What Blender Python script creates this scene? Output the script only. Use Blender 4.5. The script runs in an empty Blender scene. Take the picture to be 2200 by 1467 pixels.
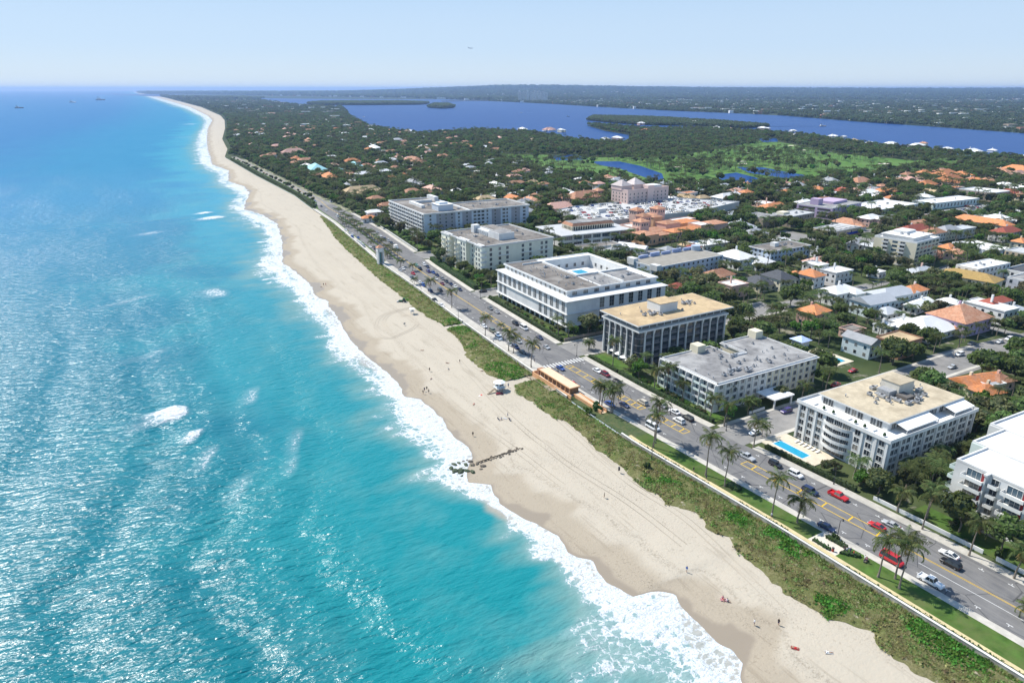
import bpy, math, random
import numpy as np
from mathutils import Vector, Matrix
random.seed(7); RNG = np.random.default_rng(7)
S = bpy.context.scene
COL = S.collection
R = math.radians

# ------------------------------------------------------------------ camera, sky, sun, exposure
CAM_H, YAW, F_PX, HORIZON = 110.0, R(30), 1480.0, 191.0
PITCH = math.atan((733.5 - HORIZON) / F_PX)
cd = bpy.data.cameras.new('camera'); cam = bpy.data.objects.new('camera', cd); COL.objects.link(cam)
cd.sensor_width = 36; cd.lens = 36 * F_PX / 2200
cd.clip_start = 1; cd.clip_end = 200000
cam.location = (0, 0, CAM_H); cam.rotation_euler = (math.pi / 2 - PITCH, 0, -YAW)
S.camera = cam
SUN_AZ, SUN_EL = R(-27), R(52)          # azimuth measured from +Y towards +X
wd = bpy.data.worlds.new('World'); S.world = wd; wd.use_nodes = True
wn = wd.node_tree.nodes
sky = wn.new('ShaderNodeTexSky'); sky.sky_type = 'NISHITA'; sky.sun_disc = False
sky.sun_elevation = SUN_EL; sky.sun_rotation = SUN_AZ
sky.altitude = 1500; sky.air_density = 1.0; sky.dust_density = 0.0; sky.ozone_density = 2.5
wn['Background'].inputs['Strength'].default_value = 0.08
# the hazy pale air of the photograph's sky: the Nishita sky blended with a gradient from a milky horizon to a blue zenith
wl = wd.node_tree.links.new; tc = wn.new('ShaderNodeTexCoord'); sx = wn.new('ShaderNodeSeparateXYZ'); rp = wn.new('ShaderNodeValToRGB'); mx = wn.new('ShaderNodeMix'); sc_w = wn.new('ShaderNodeVectorMath')
wl(tc.outputs['Generated'], sx.inputs[0]); wl(sx.outputs['Z'], rp.inputs[0]); rp.color_ramp.interpolation = 'EASE'
for i, (q, c) in enumerate(((0.0,(.53,.62,.70,1)),(.06,(.455,.585,.74,1)),(.22,(.29,.49,.745,1)),(1.0,(.105,.21,.45,1)))):
    e = rp.color_ramp.elements[i] if i < 2 else rp.color_ramp.elements.new(q); e.position = q; e.color = c
sc_w.operation = 'SCALE'; wl(rp.outputs[0], sc_w.inputs[0]); sc_w.inputs['Scale'].default_value = 1/0.08
mx.data_type = 'RGBA'; mx.inputs[0].default_value = .86; wl(sky.outputs[0], mx.inputs[6]); wl(sc_w.outputs[0], mx.inputs[7]); wl(mx.outputs[2], wn['Background'].inputs[0])
sl = bpy.data.lights.new('sun', 'SUN'); sl.energy = 5.0; sl.angle = R(0.53); sl.color = (1.0, 0.95, 0.87)
so = bpy.data.objects.new('sun', sl); COL.objects.link(so)
sd = Vector((math.sin(SUN_AZ) * math.cos(SUN_EL), math.cos(SUN_AZ) * math.cos(SUN_EL), math.sin(SUN_EL)))
so.rotation_euler = sd.to_track_quat('Z', 'Y').to_euler(); so.location = (-200, 200, 400)
vs = S.view_settings; vs.view_transform = 'Standard'; vs.look = 'None'; vs.gamma = 1; vs.use_curve_mapping = False
vs.exposure = 0.42
HAZE = 5.5e-5
S.cycles.max_bounces = 6; S.cycles.transparent_max_bounces = 8; S.cycles.volume_bounces = 0
S.cycles.use_denoising = True

# ------------------------------------------------------------------ helpers
def P(px, py, z=0.0):
    """the world point at height z that the photograph shows at pixel (px, py) of 2200 x 1467"""
    u = (px - 1100) / F_PX; v = (733.5 - py) / F_PX
    dy = math.cos(PITCH) + v * math.sin(PITCH); dz = -math.sin(PITCH) + v * math.cos(PITCH)
    t = (z - CAM_H) / dz; x, y = u * t, dy * t
    c, s = math.cos(YAW), math.sin(YAW)
    return Vector((c * x + s * y, -s * x + c * y, z))

def PP(pts, z=0.0): return [tuple(P(a, b, z))[:2] for a, b in pts]

def fn(pts):
    """X as a function of Y from a list of (Y, X)"""
    a = np.array(sorted(pts), float)
    return lambda y: np.interp(y, a[:, 0], a[:, 1])

def inside(poly, x, y):
    x = np.asarray(x, float); y = np.asarray(y, float); r = np.zeros(x.shape, bool)
    n = len(poly); j = n - 1
    for i in range(n):
        (xi, yi), (xj, yj) = poly[i], poly[j]
        c = ((yi > y) != (yj > y)) & (x < (xj - xi) * (y - yi) / ((yj - yi) or 1e-9) + xi)
        r ^= c; j = i
    return r

class MB:
    """collects faces and links them as one mesh"""
    def __init__(s): s.v = []; s.f = []; s.m = []; s.M = None
    def add(s, vs, fs, mi=0):
        b = len(s.v)
        if s.M is not None: vs = [tuple(s.M @ Vector(p)) for p in vs]
        s.v += vs; s.f += [tuple(b + i for i in q) for q in fs]; s.m += [mi] * len(fs)
    def box(s, x0, x1, y0, y1, z0, z1, mi=0):
        s.add([(x0,y0,z0),(x1,y0,z0),(x1,y1,z0),(x0,y1,z0),(x0,y0,z1),(x1,y0,z1),(x1,y1,z1),(x0,y1,z1)],
              [(0,3,2,1),(4,5,6,7),(0,1,5,4),(1,2,6,5),(2,3,7,6),(3,0,4,7)], mi)
    def poly(s, pts, mi=0): s.add([tuple(p) for p in pts], [tuple(range(len(pts)))], mi)
    def prism(s, pts, z0, z1, mi=0, cap=True, mt=None):
        n = len(pts)
        a = sum(pts[i][0]*pts[(i+1)%n][1]-pts[(i+1)%n][0]*pts[i][1] for i in range(n))
        if a < 0: pts = pts[::-1]
        s.add([(p[0],p[1],z0) for p in pts]+[(p[0],p[1],z1) for p in pts], [(i,(i+1)%n,n+(i+1)%n,n+i) for i in range(n)], mi)
        if cap: s.add([(p[0],p[1],z1) for p in pts], [tuple(range(n))], mi if mt is None else mt)
    def cyl(s, cx, cy, z0, z1, r, n=10, mi=0, r1=None):
        r1 = r if r1 is None else r1
        a = [2*math.pi*i/n for i in range(n)]
        s.add([(cx+r*math.cos(t),cy+r*math.sin(t),z0) for t in a]+[(cx+r1*math.cos(t),cy+r1*math.sin(t),z1) for t in a],
              [(i,(i+1)%n,n+(i+1)%n,n+i) for i in range(n)]+[tuple(range(n,2*n)),tuple(range(n-1,-1,-1))], mi)
    def tube(s, pts, rad, n=7, mi=0):
        pts = [Vector(p) for p in pts]; vs = []
        for i, p in enumerate(pts):
            d = (pts[min(i+1,len(pts)-1)] - pts[max(i-1,0)]).normalized()
            a = d.cross(Vector((0,0,1)) if abs(d.z) < .9 else Vector((1,0,0))).normalized(); b = d.cross(a)
            r = rad[i] if hasattr(rad,'__len__') else rad
            vs += [tuple(p + a*(r*math.cos(2*math.pi*k/n)) + b*(r*math.sin(2*math.pi*k/n))) for k in range(n)]
        fs = [(i*n+k, i*n+(k+1)%n, (i+1)*n+(k+1)%n, (i+1)*n+k) for i in range(len(pts)-1) for k in range(n)]
        fs += [tuple(range(n-1,-1,-1)), tuple(range((len(pts)-1)*n, len(pts)*n))]
        s.add(vs, fs, mi)
    def hip(s, x0, x1, y0, y1, z0, h, ov=.5, mi=0, gable=False):
        x0-=ov; x1+=ov; y0-=ov; y1+=ov
        lx, ly = x1-x0, y1-y0; xm, ym = (x0+x1)/2, (y0+y1)/2
        if lx >= ly:
            k = 0 if gable else min(ly/2, lx*.49); a, b = (x0+k,ym,z0+h), (x1-k,ym,z0+h)
            vs = [(x0,y0,z0),(x1,y0,z0),(x1,y1,z0),(x0,y1,z0),a,b]; fs = [(0,1,5,4),(2,3,4,5),(1,2,5),(3,0,4)]
        else:
            k = 0 if gable else min(lx/2, ly*.49); a, b = (xm,y0+k,z0+h), (xm,y1-k,z0+h)
            vs = [(x0,y0,z0),(x1,y0,z0),(x1,y1,z0),(x0,y1,z0),a,b]; fs = [(1,2,5,4),(3,0,4,5),(0,1,4),(2,3,5)]
        s.add(vs, fs + [(3,2,1,0)], mi)
    def mesh(s, name, mats, smooth=False):
        me = bpy.data.meshes.new(name); me.from_pydata(s.v, [], s.f)
        for m in (mats if isinstance(mats,(list,tuple)) else [mats]): me.materials.append(m)
        if any(s.m): me.polygons.foreach_set('material_index', s.m)
        if smooth: me.polygons.foreach_set('use_smooth', [True]*len(s.f))
        me.update(); return me
    def build(s, name, mats, parent=None, smooth=False): return link(name, s.mesh(name, mats, smooth), parent)

SUBPART = {}      # mesh name -> pieces that hang on every copy of it
def link(name, me, parent=None, loc=None, rz=0):
    o = bpy.data.objects.new(name, me); COL.objects.link(o)
    if parent is not None: o.parent = parent
    if me is not None and me.name in SUBPART:
        for nm_, m_ in SUBPART[me.name]: q_ = bpy.data.objects.new(nm_, m_); COL.objects.link(q_); q_.parent = o
    if loc is not None: o.location = loc
    if rz: o.rotation_euler = (0, 0, rz)
    return o

def tag(o, label=None, cat=None, group=None, kind=None):
    if label: o['label'] = label
    if cat: o['category'] = cat
    if group: o['group'] = group
    if kind: o['kind'] = kind
    return o

def thing(name, label, cat, loc=(0,0,0), rz=0, group=None):
    o = link(name, None, None, loc, rz); o.empty_display_size = .5
    return tag(o, label, cat, group)

def dup(o, loc=None, rz=None, label=None, group=None, parent=None, scale=None):
    c = o.copy(); COL.objects.link(c)
    if parent is not None: c.parent = parent
    if loc is not None: c.location = loc
    if rz is not None: c.rotation_euler = (0,0,rz)
    if scale is not None: c.scale = (scale,)*3 if not hasattr(scale,'__len__') else scale
    if label: c['label'] = label
    if group: c['group'] = group
    for ch in KIDS.get(o.name, ()): dup(ch, parent=c)
    return c
KIDS = {}
def kids(o, *ch): KIDS.setdefault(o.name, []).extend(ch); return o

def npmesh(name, v, f, mats, attrs=None, smooth=True):
    """mesh from numpy arrays; f is (n,4) or (n,3)"""
    me = bpy.data.meshes.new(name); n, k = f.shape
    me.vertices.add(len(v)); me.vertices.foreach_set('co', np.ascontiguousarray(v, np.float32).ravel())
    me.loops.add(n*k); me.loops.foreach_set('vertex_index', np.ascontiguousarray(f, np.int32).ravel())
    me.polygons.add(n); me.polygons.foreach_set('loop_start', np.arange(0, n*k, k, dtype=np.int32))
    me.polygons.foreach_set('use_smooth', np.full(n, smooth))
    for m in (mats if isinstance(mats,(list,tuple)) else [mats]): me.materials.append(m)
    for an, av in (attrs or {}).items():
        a = me.attributes.new(an, 'FLOAT', 'POINT'); a.data.foreach_set('value', np.ascontiguousarray(av, np.float32).ravel())
    me.update(calc_edges=True); me.validate(); return me

def gridfaces(r, c):
    i = np.arange(r*c).reshape(r, c)
    return np.stack([i[:-1,:-1], i[:-1,1:], i[1:,1:], i[1:,:-1]], -1).reshape(-1, 4)

def vnoise(x, y, seed=0):
    """smooth value noise in 0..1"""
    xi = np.floor(x).astype(np.int64); yi = np.floor(y).astype(np.int64); fx = x-xi; fy = y-yi
    fx = fx*fx*(3-2*fx); fy = fy*fy*(3-2*fy)
    def h(a, b):
        n = (a*374761393 + b*668265263 + seed*1274126177) & 0xffffffff
        n = ((n ^ (n >> 13)) * 1274126177) & 0xffffffff
        return ((n ^ (n >> 16)) & 0xffff) / 65535.0
    return (h(xi,yi)*(1-fx)+h(xi+1,yi)*fx)*(1-fy) + (h(xi,yi+1)*(1-fx)+h(xi+1,yi+1)*fx)*fy
def fbm(x, y, seed=0, o=4): return sum(vnoise(x*2**k, y*2**k, seed+k)*.5**k for k in range(o)) / (2-.5**(o-1))
def sstep(a, b, x): t = np.clip((x-a)/(b-a), 0, 1); return t*t*(3-2*t)

# ------------------------------------------------------------------ materials
def lin(c):
    if isinstance(c, str):
        c = [int(c[i:i+2],16)/255 for i in (0,2,4)]
        c = [x/12.92 if x <= .04045 else ((x+.055)/1.055)**2.4 for x in c]
    return tuple(c)[:3] + (1,)
class N:
    """short node-tree writer"""
    def __init__(s, name):
        s.m = bpy.data.materials.new(name); s.m.use_nodes = True; s.t = s.m.node_tree; s.t.nodes.clear()
        s.out = s.n('OutputMaterial'); s.b = s.n('BsdfPrincipled'); s.l(s.b.outputs[0], s.out.inputs[0])
    def n(s, typ, **kw):
        q = s.t.nodes.new('ShaderNode' + typ)
        for k, v in kw.items(): setattr(q, k, v)
        return q
    def l(s, a, b): s.t.links.new(a, b)
    def set(s, sock, v):
        if hasattr(v, 'is_output'): s.l(v, sock)
        else: sock.default_value = v
    def math(s, op, a, b=0.0, c=0.0, clamp=False):
        q = s.n('Math', operation=op); q.use_clamp = clamp
        for i, v in enumerate((a, b, c)): s.set(q.inputs[i], v)
        return q.outputs[0]
    def mix(s, f, a, b, mode='MIX'):
        q = s.n('Mix', data_type='RGBA', blend_type=mode); s.set(q.inputs[0], f); s.set(q.inputs[6], a); s.set(q.inputs[7], b)
        return q.outputs[2]
    def mr(s, v, a, b, c=0.0, d=1.0, smooth=False):
        q = s.n('MapRange'); q.interpolation_type = 'SMOOTHSTEP' if smooth else 'LINEAR'
        for i, x in enumerate((v, a, b, c, d)): s.set(q.inputs[i], x)
        return q.outputs[0]
    def noise(s, vec, scale, detail=3, rough=.5, dist=0.0):
        q = s.n('TexNoise'); q.inputs['Scale'].default_value = scale; q.inputs['Detail'].default_value = detail
        q.inputs['Roughness'].default_value = rough; q.inputs['Distortion'].default_value = dist; s.l(vec, q.inputs['Vector'])
        return q.outputs[0]
    def pos(s): return s.n('NewGeometry').outputs['Position']
    def objco(s): return s.n('TexCoord').outputs['Object']
    def map(s, vec, loc=(0,0,0), rot=(0,0,0), sc=(1,1,1)):
        q = s.n('Mapping'); s.l(vec, q.inputs[0]); q.inputs[1].default_value = loc; q.inputs[2].default_value = rot; q.inputs[3].default_value = sc
        return q.outputs[0]
    def attr(s, name): return s.n('Attribute', attribute_name=name).outputs['Fac']
    def bump(s, h, dist, strength=1.0, normal=None):
        q = s.n('Bump'); s.set(q.inputs['Strength'], strength); s.set(q.inputs['Distance'], dist); s.l(h, q.inputs['Height'])
        if normal is not None: s.l(normal, q.inputs['Normal'])
        return q.outputs[0]
    def bs(s, **kw):
        for k, v in kw.items(): s.set(s.b.inputs[k.replace('_', ' ')], v)
        return s.m

MC = {}
def M(name, col, rough=.8, var=.18, scale=.6, col2=None, spec=.3, metal=0.0, bumpd=0.0, detail=5, f2=(.45,.65)):
    """plain weathered surface: base colour broken up by noise in world space, optional patches of a second colour"""
    if name in MC: return MC[name]
    g = N(name); p = g.pos(); c = lin(col)
    n1 = g.noise(p, scale, detail, .6)
    a = tuple(x*(1-var) for x in c[:3])+(1,); b = tuple(min(1,x*(1+var)) for x in c[:3])+(1,)
    cc = g.mix(g.mr(n1,.3,.7), a, b)
    if col2 is not None: cc = g.mix(g.mr(g.noise(p, scale*.35, 6, .65), f2[0], f2[1]), cc, lin(col2))
    if 'paint' not in name:
        ov = .26 if 'tiles' in name else .09; oi = g.n('ObjectInfo'); hs = g.n('HueSaturation'); g.l(cc, hs.inputs['Color']); g.l(g.mr(oi.outputs['Random'],0,1,1-ov,1+ov), hs.inputs['Value']); cc = hs.outputs[0]
    kw = dict(Base_Color=cc, Roughness=rough, Specular_IOR_Level=spec, Metallic=metal)
    if bumpd: kw['Normal'] = g.bump(n1, bumpd)
    MC[name] = g.bs(**kw); return MC[name]
# ------------------------------------------------------------------ the coast as functions of Y (metres along the road)
SEA = -2.5
def lineY(px, z): return [(P(a,b,z)[1], P(a,b,z)[0]) for a, b in px]
WATER_PX = [(289,200),(337,210),(409,231),(446,249),(455.6,259),(446,277),(444,300),(446,322),(452,337),(455.6,354),(491,367),(491,390),(525,401),(536,416),(527,435),(525,450),(562,461),(596,482),(604,510),(607,540),(607,566),(637,585),(667,611),(679,637),(700,645),(760,738),(795,774),(819,788),(853,821.5),(862,836),(867,852.6),(905,857),(915,869),(950,898),(957.6,914.6),(974,936),(1008,960),(1015,984),(1000,1010),(1005,1036),(1052,1042),(1062,1062),(1075,1083),(1120,1110),(1200,1150),(1220,1185),(1242,1198),(1272,1203),(1285,1228),(1302,1250),(1360,1282),(1384,1272),(1420,1270),(1450,1278),(1463,1303),(1500,1335),(1540,1380),(1575,1395),(1595,1425),(1590,1450),(1600,1480)]
FOAM_PX = [(295,201),(400,234),(436,252),(442,262),(427,292),(422,322),(431,352),(469,375),(469,394),(502,409),(514,420),(497,448),(525,469),(570,499),(574,525),(562,559),(574,592),(637,634),(660,675),(690,700),(714,750),(748,781),(781,798),(824,855),(843,893),(857,917),(903,941),(938.6,972),(950,988),(915,1015),(929,1027),(941,1046),(986,1058),(1046,1084),(1065,1100),(1090,1115),(1120,1145),(1175,1200),(1225,1230),(1260,1275),(1285,1320),(1275,1360),(1300,1410),(1350,1440),(1400,1467)]
Xw0 = fn(lineY(WATER_PX, SEA) + [(-400,95),(30,95),(50000,2300)])
Xf0 = fn(lineY(FOAM_PX, SEA) + [(-400,76),(30,76),(50000,2270)])
DUNE_PX = [(693,469),(708,489),(724,513.6),(746.6,536),(785.5,571),(800,584),(823,604.5),(857,629.5),(895,661),(920,679.5),(954.5,695.5),(959,707),(979.5,718),(1000,745),(1005,764.5),(1054.5,805),(1109,824),(1117,846),(1153,865),(1192,896),(1229,909),(1269,945),(1290,967),(1333,994),(1361,1025),(1388,1047),(1419,1062),(1437,1083),(1500,1098),(1521,1119),(1525,1137),(1570,1151),(1588,1183),(1623,1204),(1652,1235),(1690,1267),(1729,1285),(1747,1302),(1778,1324),(1828,1331),(1881,1355),(1891,1387),(1923,1412),(1976,1443),(2011,1461)]
Xd = fn(lineY(DUNE_PX, -.8) + [(-100,125),(30,125)])
Xwall = fn([(-400,140),(40,140.5),(60,140),(100,139.2),(127,137.8),(154,136.2),(193,137),(222,139),(245,140),(296,142.5),(365,147),(438,150),(504,156.5),(603,165.5),(679,169),(782,176),(1000,176),(1300,182),(1478,214),(1785,250),(2270,330),(2872,420),(3383,480),(4975,600),(10735,860),(23014,1180),(50000,2400)])
K1 = fn([(-400,152),(46,152),(69,151.4),(109,149.5),(148,147.5),(181,146),(236,146),(301,148),(335,150),(430,154.5),(504,161),(603,170),(679,174),(725,184.5),(782,186),(1300,191.5)])
K2 = fn([(-400,171),(55,171),(82,170),(104,169),(157,165.5),(191,165),(226,165.6),(250,166),(328,170.3),(346,171.2),(413,177),(429,179),(545,190),(639,194),(782,195),(1300,201)])

# ------------------------------------------------------------------ ocean
def ymarks(lo, hi, a, k):
    y = [lo]
    while y[-1] < hi: y.append(y[-1] + max(a, abs(y[-1])*k))
    return np.array(y)
YO = np.concatenate([np.arange(-400, 20, 20), ymarks(20, 46000, .8, .0055)])
def ocean_mesh():
    d = np.concatenate([np.arange(0, 50, .7), np.arange(50, 150, 1.4), 150*np.power(1.09, np.arange(0, 60))])
    Y = YO[:, None]; D = d[None, :]
    ygap = np.maximum(np.gradient(YO), .8)[:, None]
    xw = Xw0(YO)[:, None] + (fbm(YO/4, YO*0, 3)-.5)[:, None]*np.clip(ygap, 0, 8)*1.2
    xf = np.minimum(Xf0(YO)[:, None] + (fbm(YO/6, YO*0+9, 5)-.5)[:, None]*6, xw-1.5)
    X = xw - D; Yb = np.broadcast_to(Y, X.shape)
    band = (X - xf)/(xw - xf)                      # 0 at the seaward edge of the surf, 1 at the water line
    ragg = (fbm(X/5, Yb/3, 11)-.5)*1.1
    foam = sstep(-.75, .45, band + ragg)
    milk = np.clip(sstep(-1.6, .1, band + (fbm(X/9, Yb/9, 21)-.5)*1.2), 0, 1)
    near = sstep(115, 60, Yb)                       # the big wash at the near end is thin and lacy at both edges
    foam *= 1 - .22*near*sstep(.85, 1, band) - .42*near*sstep(.55, .15, band)
    rows = fbm(D/4.2 + 1.6*fbm(X/14, Yb/10, 13), Yb/16, 17); foam *= np.clip(np.where(Yb > 230, .12, .50) + np.where(Yb > 230, 1.35, .78)*rows, 0, 1.08)
    foam = np.maximum(foam, np.where((D < .9), .95, 0))     # bright rim where the wash stops
    def pdist(px):      # distance to a line traced on the water
        q = np.array(PP(px, SEA)); dd = np.full(X.shape, 1e9); sel = (Yb > q[:,1].min()-4) & (Yb < q[:,1].max()+4); xs, ys = X[sel], Yb[sel]; best = np.full(xs.shape, 1e9)
        for a, b in zip(q[:-1], q[1:]):
            ab = b-a; t = np.clip(((xs-a[0])*ab[0]+(ys-a[1])*ab[1])/(ab@ab), 0, 1); best = np.minimum(best, np.hypot(xs-a[0]-ab[0]*t, ys-a[1]-ab[1]*t))
        dd[sel] = best; return dd
    sheet = inside(PP([(1464,1318),(1500,1335),(1540,1380),(1597,1425),(1592,1470),(1535,1445),(1490,1405),(1466,1360)],SEA),X,Yb) | inside(PP([(1030,1052),(1050,1040),(1070,1036),(1066,1050),(1045,1063)],SEA),X,Yb)
    lacy = inside(PP([(1255,1365),(1340,1368),(1400,1383),(1440,1398),(1452,1430),(1420,1452),(1330,1425),(1270,1400)],SEA),X,Yb)
    foam = np.where(sheet, np.minimum(foam,.62), foam); foam = np.where(lacy, .40+.12*fbm(X/2,Yb/2,19), foam); milk = np.where(lacy, 1.0, milk)
    for a in ([(1225,1207),(1242,1198),(1272,1203),(1285,1228),(1290,1246)],[(1290,1312),(1340,1292),(1368,1270),(1420,1271)],[(1448,1300),(1463,1340),(1455,1382)],[(1500,1402),(1540,1386),(1570,1395),(1593,1425),(1588,1457)],[(1022,1050),(1045,1063),(1062,1049),(1068,1036)],[(1085,1096),(1110,1094),(1128,1100)],[(905,858),(930,880),(955,905)],[(1200,1152),(1222,1170),(1232,1190)]):
        foam = np.maximum(foam, 1.15*np.exp(-(pdist(a)/.55)**2))
    lobes = (2.2 + 6.5*fbm(YO/9, YO*0+4, 77)**1.3)[:, None]; thin = np.maximum(sstep(1.15, .55, D/lobes)*sstep(900, 300, Yb), sheet*.9)
    # streaks of old foam and the white caps further out
    def cap(px, py, lx, ly, rot, s):
        c = P(px, py, SEA); q = R(rot)
        a = (X-c.x)*math.cos(q) + (Yb-c.y)*math.sin(q); b = -(X-c.x)*math.sin(q) + (Yb-c.y)*math.cos(q)
        a = a + (fbm(X/lx*1.5, Yb/ly*1.5, 31)-.5)*lx*.7
        return s*np.exp(-((a/lx)**2*np.where(a > 0, 3.5, .6) + (b/ly)**4))
    caps = [cap(375,888,7,6.5,12,1.25), cap(335,905,9,3.5,30,.55), cap(418,940,3.0,6,-30,.8), cap(445,458,10,5,20,1.1), cap(465,468,13,7,20,1.2),
            cap(470,628,8,12,10,.62), cap(412,267,30,14,0,.9), cap(440,236,60,30,0,.9), cap(395,229,90,40,0,.9), cap(330,500,16,7,30,.5),
            cap(300,640,26,4,30,.42), cap(450,985,3,9,-25,.5), cap(520,1050,4,10,-25,.42), cap(640,950,3,11,-20,.45), cap(545,850,4,9,-20,.5), cap(440,352,18,8,0,.6),
            cap(400,295,35,12,0,.5), cap(630,1000,3,8,-20,.4), cap(330,760,16,4,25,.35)]
    for c in caps: foam = np.maximum(foam, c)
    # swell, steepening toward the beach, and lumps in the surf
    ph = D/28 + (fbm(X/160, Yb/140, 41)-.5)*2.4
    amp = .40*sstep(3, 60, D)*sstep(560, 200, Yb)*(.35+fbm(X/50,Yb/60,45))
    Z = SEA + .02 + amp*(np.sin(2*math.pi*ph) + .35*np.sin(4*math.pi*ph + 1)) + .16*sstep(2, 60, D)*sstep(900, 300, Yb)*(fbm(X/7, Yb/4, 47)*2-1)
    Z += .55*np.clip(foam, 0, 1)*sstep(1, 10, D)*(fbm(X/3, Yb/3, 51)*1.3-.2)*sstep(1500, 500, Yb)
    Z += .9*np.clip(caps[0]+caps[2]+caps[4]+caps[3], 0, 1)
    v = np.stack([X, Yb, Z], -1).reshape(-1, 3)
    far = sstep(150, 2500, np.hypot(X, Yb))
    return npmesh('ocean', v, gridfaces(*X.shape)[:, ::-1], ocean_mat(), {'foam': np.clip(foam,0,1.3), 'milk': milk, 'thin': thin, 'offshore': np.broadcast_to(D, X.shape).copy(), 'far': far})

def ocean_mat():
    g = N('sea_water'); p = g.pos()
    off, foam, milk, far = g.attr('offshore'), g.attr('foam'), g.attr('milk'), g.attr('far')
    big = g.noise(p, .012, 5, .6); mid = g.noise(p, .045, 4, .6)
    deep = g.math('ADD', g.math('MULTIPLY', off, 1.0), g.math('MULTIPLY', g.math('SUBTRACT', big, .5), 260))
    sep = g.n('SeparateXYZ'); g.l(p, sep.inputs[0])
    alongf = g.mr(sep.outputs[1], 120, 1500, 0, 1)
    shallow = g.mix(g.mr(alongf, 0, .5), (.006,.195,.215,1), (.018,.245,.345,1))
    turq = g.mix(g.mr(alongf, 0, .55), (.000,.135,.165,1), (.000,.170,.310,1))
    blue = g.mix(g.mr(alongf, 0, .35), (.000,.115,.180,1), (.003,.125,.295,1))
    c = g.mix(g.mr(deep, 30, 110, smooth=True), shallow, turq)
    c = g.mix(g.mr(deep, 130, 480, smooth=True), c, blue)
    c = g.mix(g.math('MULTIPLY', g.mr(mid, .48, .72), g.mr(off, 90, 10, 0, .55)), c, (.11,.27,.265,1))
    c = g.mix(g.math('MULTIPLY', milk, g.mr(mid, .25, .6, .35, .9)), c, (.15,.27,.25,1))
    c = g.mix(g.math('MULTIPLY', g.attr('thin'), .85), c, (.345,.305,.245,1))
    # foam: lace that closes up where the foam is dense
    wv = g.n('VectorMath', operation='ADD'); nz = g.n('TexNoise'); nz.inputs['Scale'].default_value = .45; nz.inputs['Detail'].default_value = 4; g.l(p, nz.inputs['Vector'])
    sc = g.n('VectorMath', operation='SCALE'); g.l(nz.outputs['Color'], sc.inputs[0]); sc.inputs['Scale'].default_value = 3.2
    g.l(p, wv.inputs[0]); g.l(sc.outputs[0], wv.inputs[1]); q = wv.outputs[0]
    def vor(s):
        w = g.n('TexVoronoi', feature='DISTANCE_TO_EDGE'); w.inputs['Scale'].default_value = s; g.l(q, w.inputs['Vector']); return w.outputs['Distance']
    lace = g.math('ADD', g.math('MULTIPLY', g.mr(vor(.42), 0, .42), .50), g.math('MULTIPLY', g.mr(vor(1.25), 0, .45), .22))
    lace = g.math('ADD', lace, g.math('MULTIPLY', g.noise(q, .8, 6, .65), .46))
    fm = g.mr(g.math('SUBTRACT', g.math('MULTIPLY', foam, 1.02), g.math('MULTIPLY', lace, 1.28)), -.10, .20, smooth=True)
    veil = g.math('MULTIPLY', g.mr(foam, .1, .8), .30)
    fm = g.math('MAXIMUM', fm, veil)
    c = g.mix(fm, c, g.mix(g.mr(g.noise(q, 1.7, 8, .75), .38, .58), (.36,.41,.44,1), (.66,.675,.685,1)))
    rough = g.math('MAXIMUM', g.mr(far, 0, 1, .25, .42), g.math('MULTIPLY', fm, .8))
    # wind chop
    pw = g.map(p, rot=(0,0,R(30)), sc=(.38,1,1))
    h1 = g.noise(pw, .42, 2, .5, .3); h2 = g.noise(pw, 1.25, 3, .55, .4)
    gust = g.mr(g.noise(g.map(p, rot=(0,0,R(-8)), sc=(1,.22,1)), .028, 3, .55), .35, .65, .55, 1.2)
    h = g.math('ADD', g.math('MULTIPLY', h1, 1.0), g.math('MULTIPLY', h2, .40))
    nb = g.bump(h, g.math('MULTIPLY', gust, g.mr(off, 4, 75, .45, 1.35)), g.mr(far, 0, 1, 1, .32))
    nb = g.bump(g.noise(p, 2.2, 4, .6), g.math('MULTIPLY', fm, .25), 1.0, nb)
    return g.bs(Base_Color=c, Roughness=rough, IOR=g.mr(far,.02,.45,1.26,1.10), Specular_IOR_Level=1.0, Normal=nb)
tag(link('ocean', ocean_mesh()), kind='structure')

# ------------------------------------------------------------------ beach
def sand_z(X, Y):
    xw = Xw0(Y); t = np.clip((X-xw)/np.maximum(Xwall(Y)-xw, 5), 0, 1)
    return np.where(X < xw, SEA - .05*(xw-X), SEA + 1.55*sstep(0, .75, t)**.8 + .15*t)
def sand_mesh():
    YS = np.concatenate([np.arange(-400, 20, 20), ymarks(20, 24000, .9, .006)])
    t = np.concatenate([np.linspace(-.25, 0, 8)[:-1], np.linspace(0, .5, 46)[:-1], np.linspace(.5, 1, 22)])
    xw = Xw0(YS)[:, None]; xe = Xwall(YS)[:, None] + .2
    X = xw + (xe-xw)*t[None, :]; Y = np.broadcast_to(YS[:, None], X.shape)
    Z = sand_z(X, Y) + (fbm(X/6, Y/9, 61)-.5)*.25*sstep(5, 15, X-xw)
    # wet: swash lobes of different ages; damp: the flat tan band above them
    lob = .4 + np.minimum(5.5, 26*np.clip(fbm(YS/13, YS*0+3, 71)-.47,0,1)) + 1.2*vnoise(YS/3, YS*0, 5)
    lob = np.where((YS > 96) & (YS < 140), lob + 2.5*np.exp(-((YS-108)/9)**2), lob)
    lob = lob[:, None]
    wet = sstep(.9, -.8, (X-xw-lob)/1.0)
    damp = sstep(1, .0, (X-xw-lob-4-6*fbm(YS/25, YS*0+8, 81)[:, None]*sstep(300,100,YS)[:, None])/5)
    inl = (X-xw)/(xe-xw)
    return npmesh('beach', np.stack([X, Y, Z], -1).reshape(-1, 3), gridfaces(*X.shape), sand_mat(), {'wet': wet, 'damp': damp, 'inland': inl})
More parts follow.
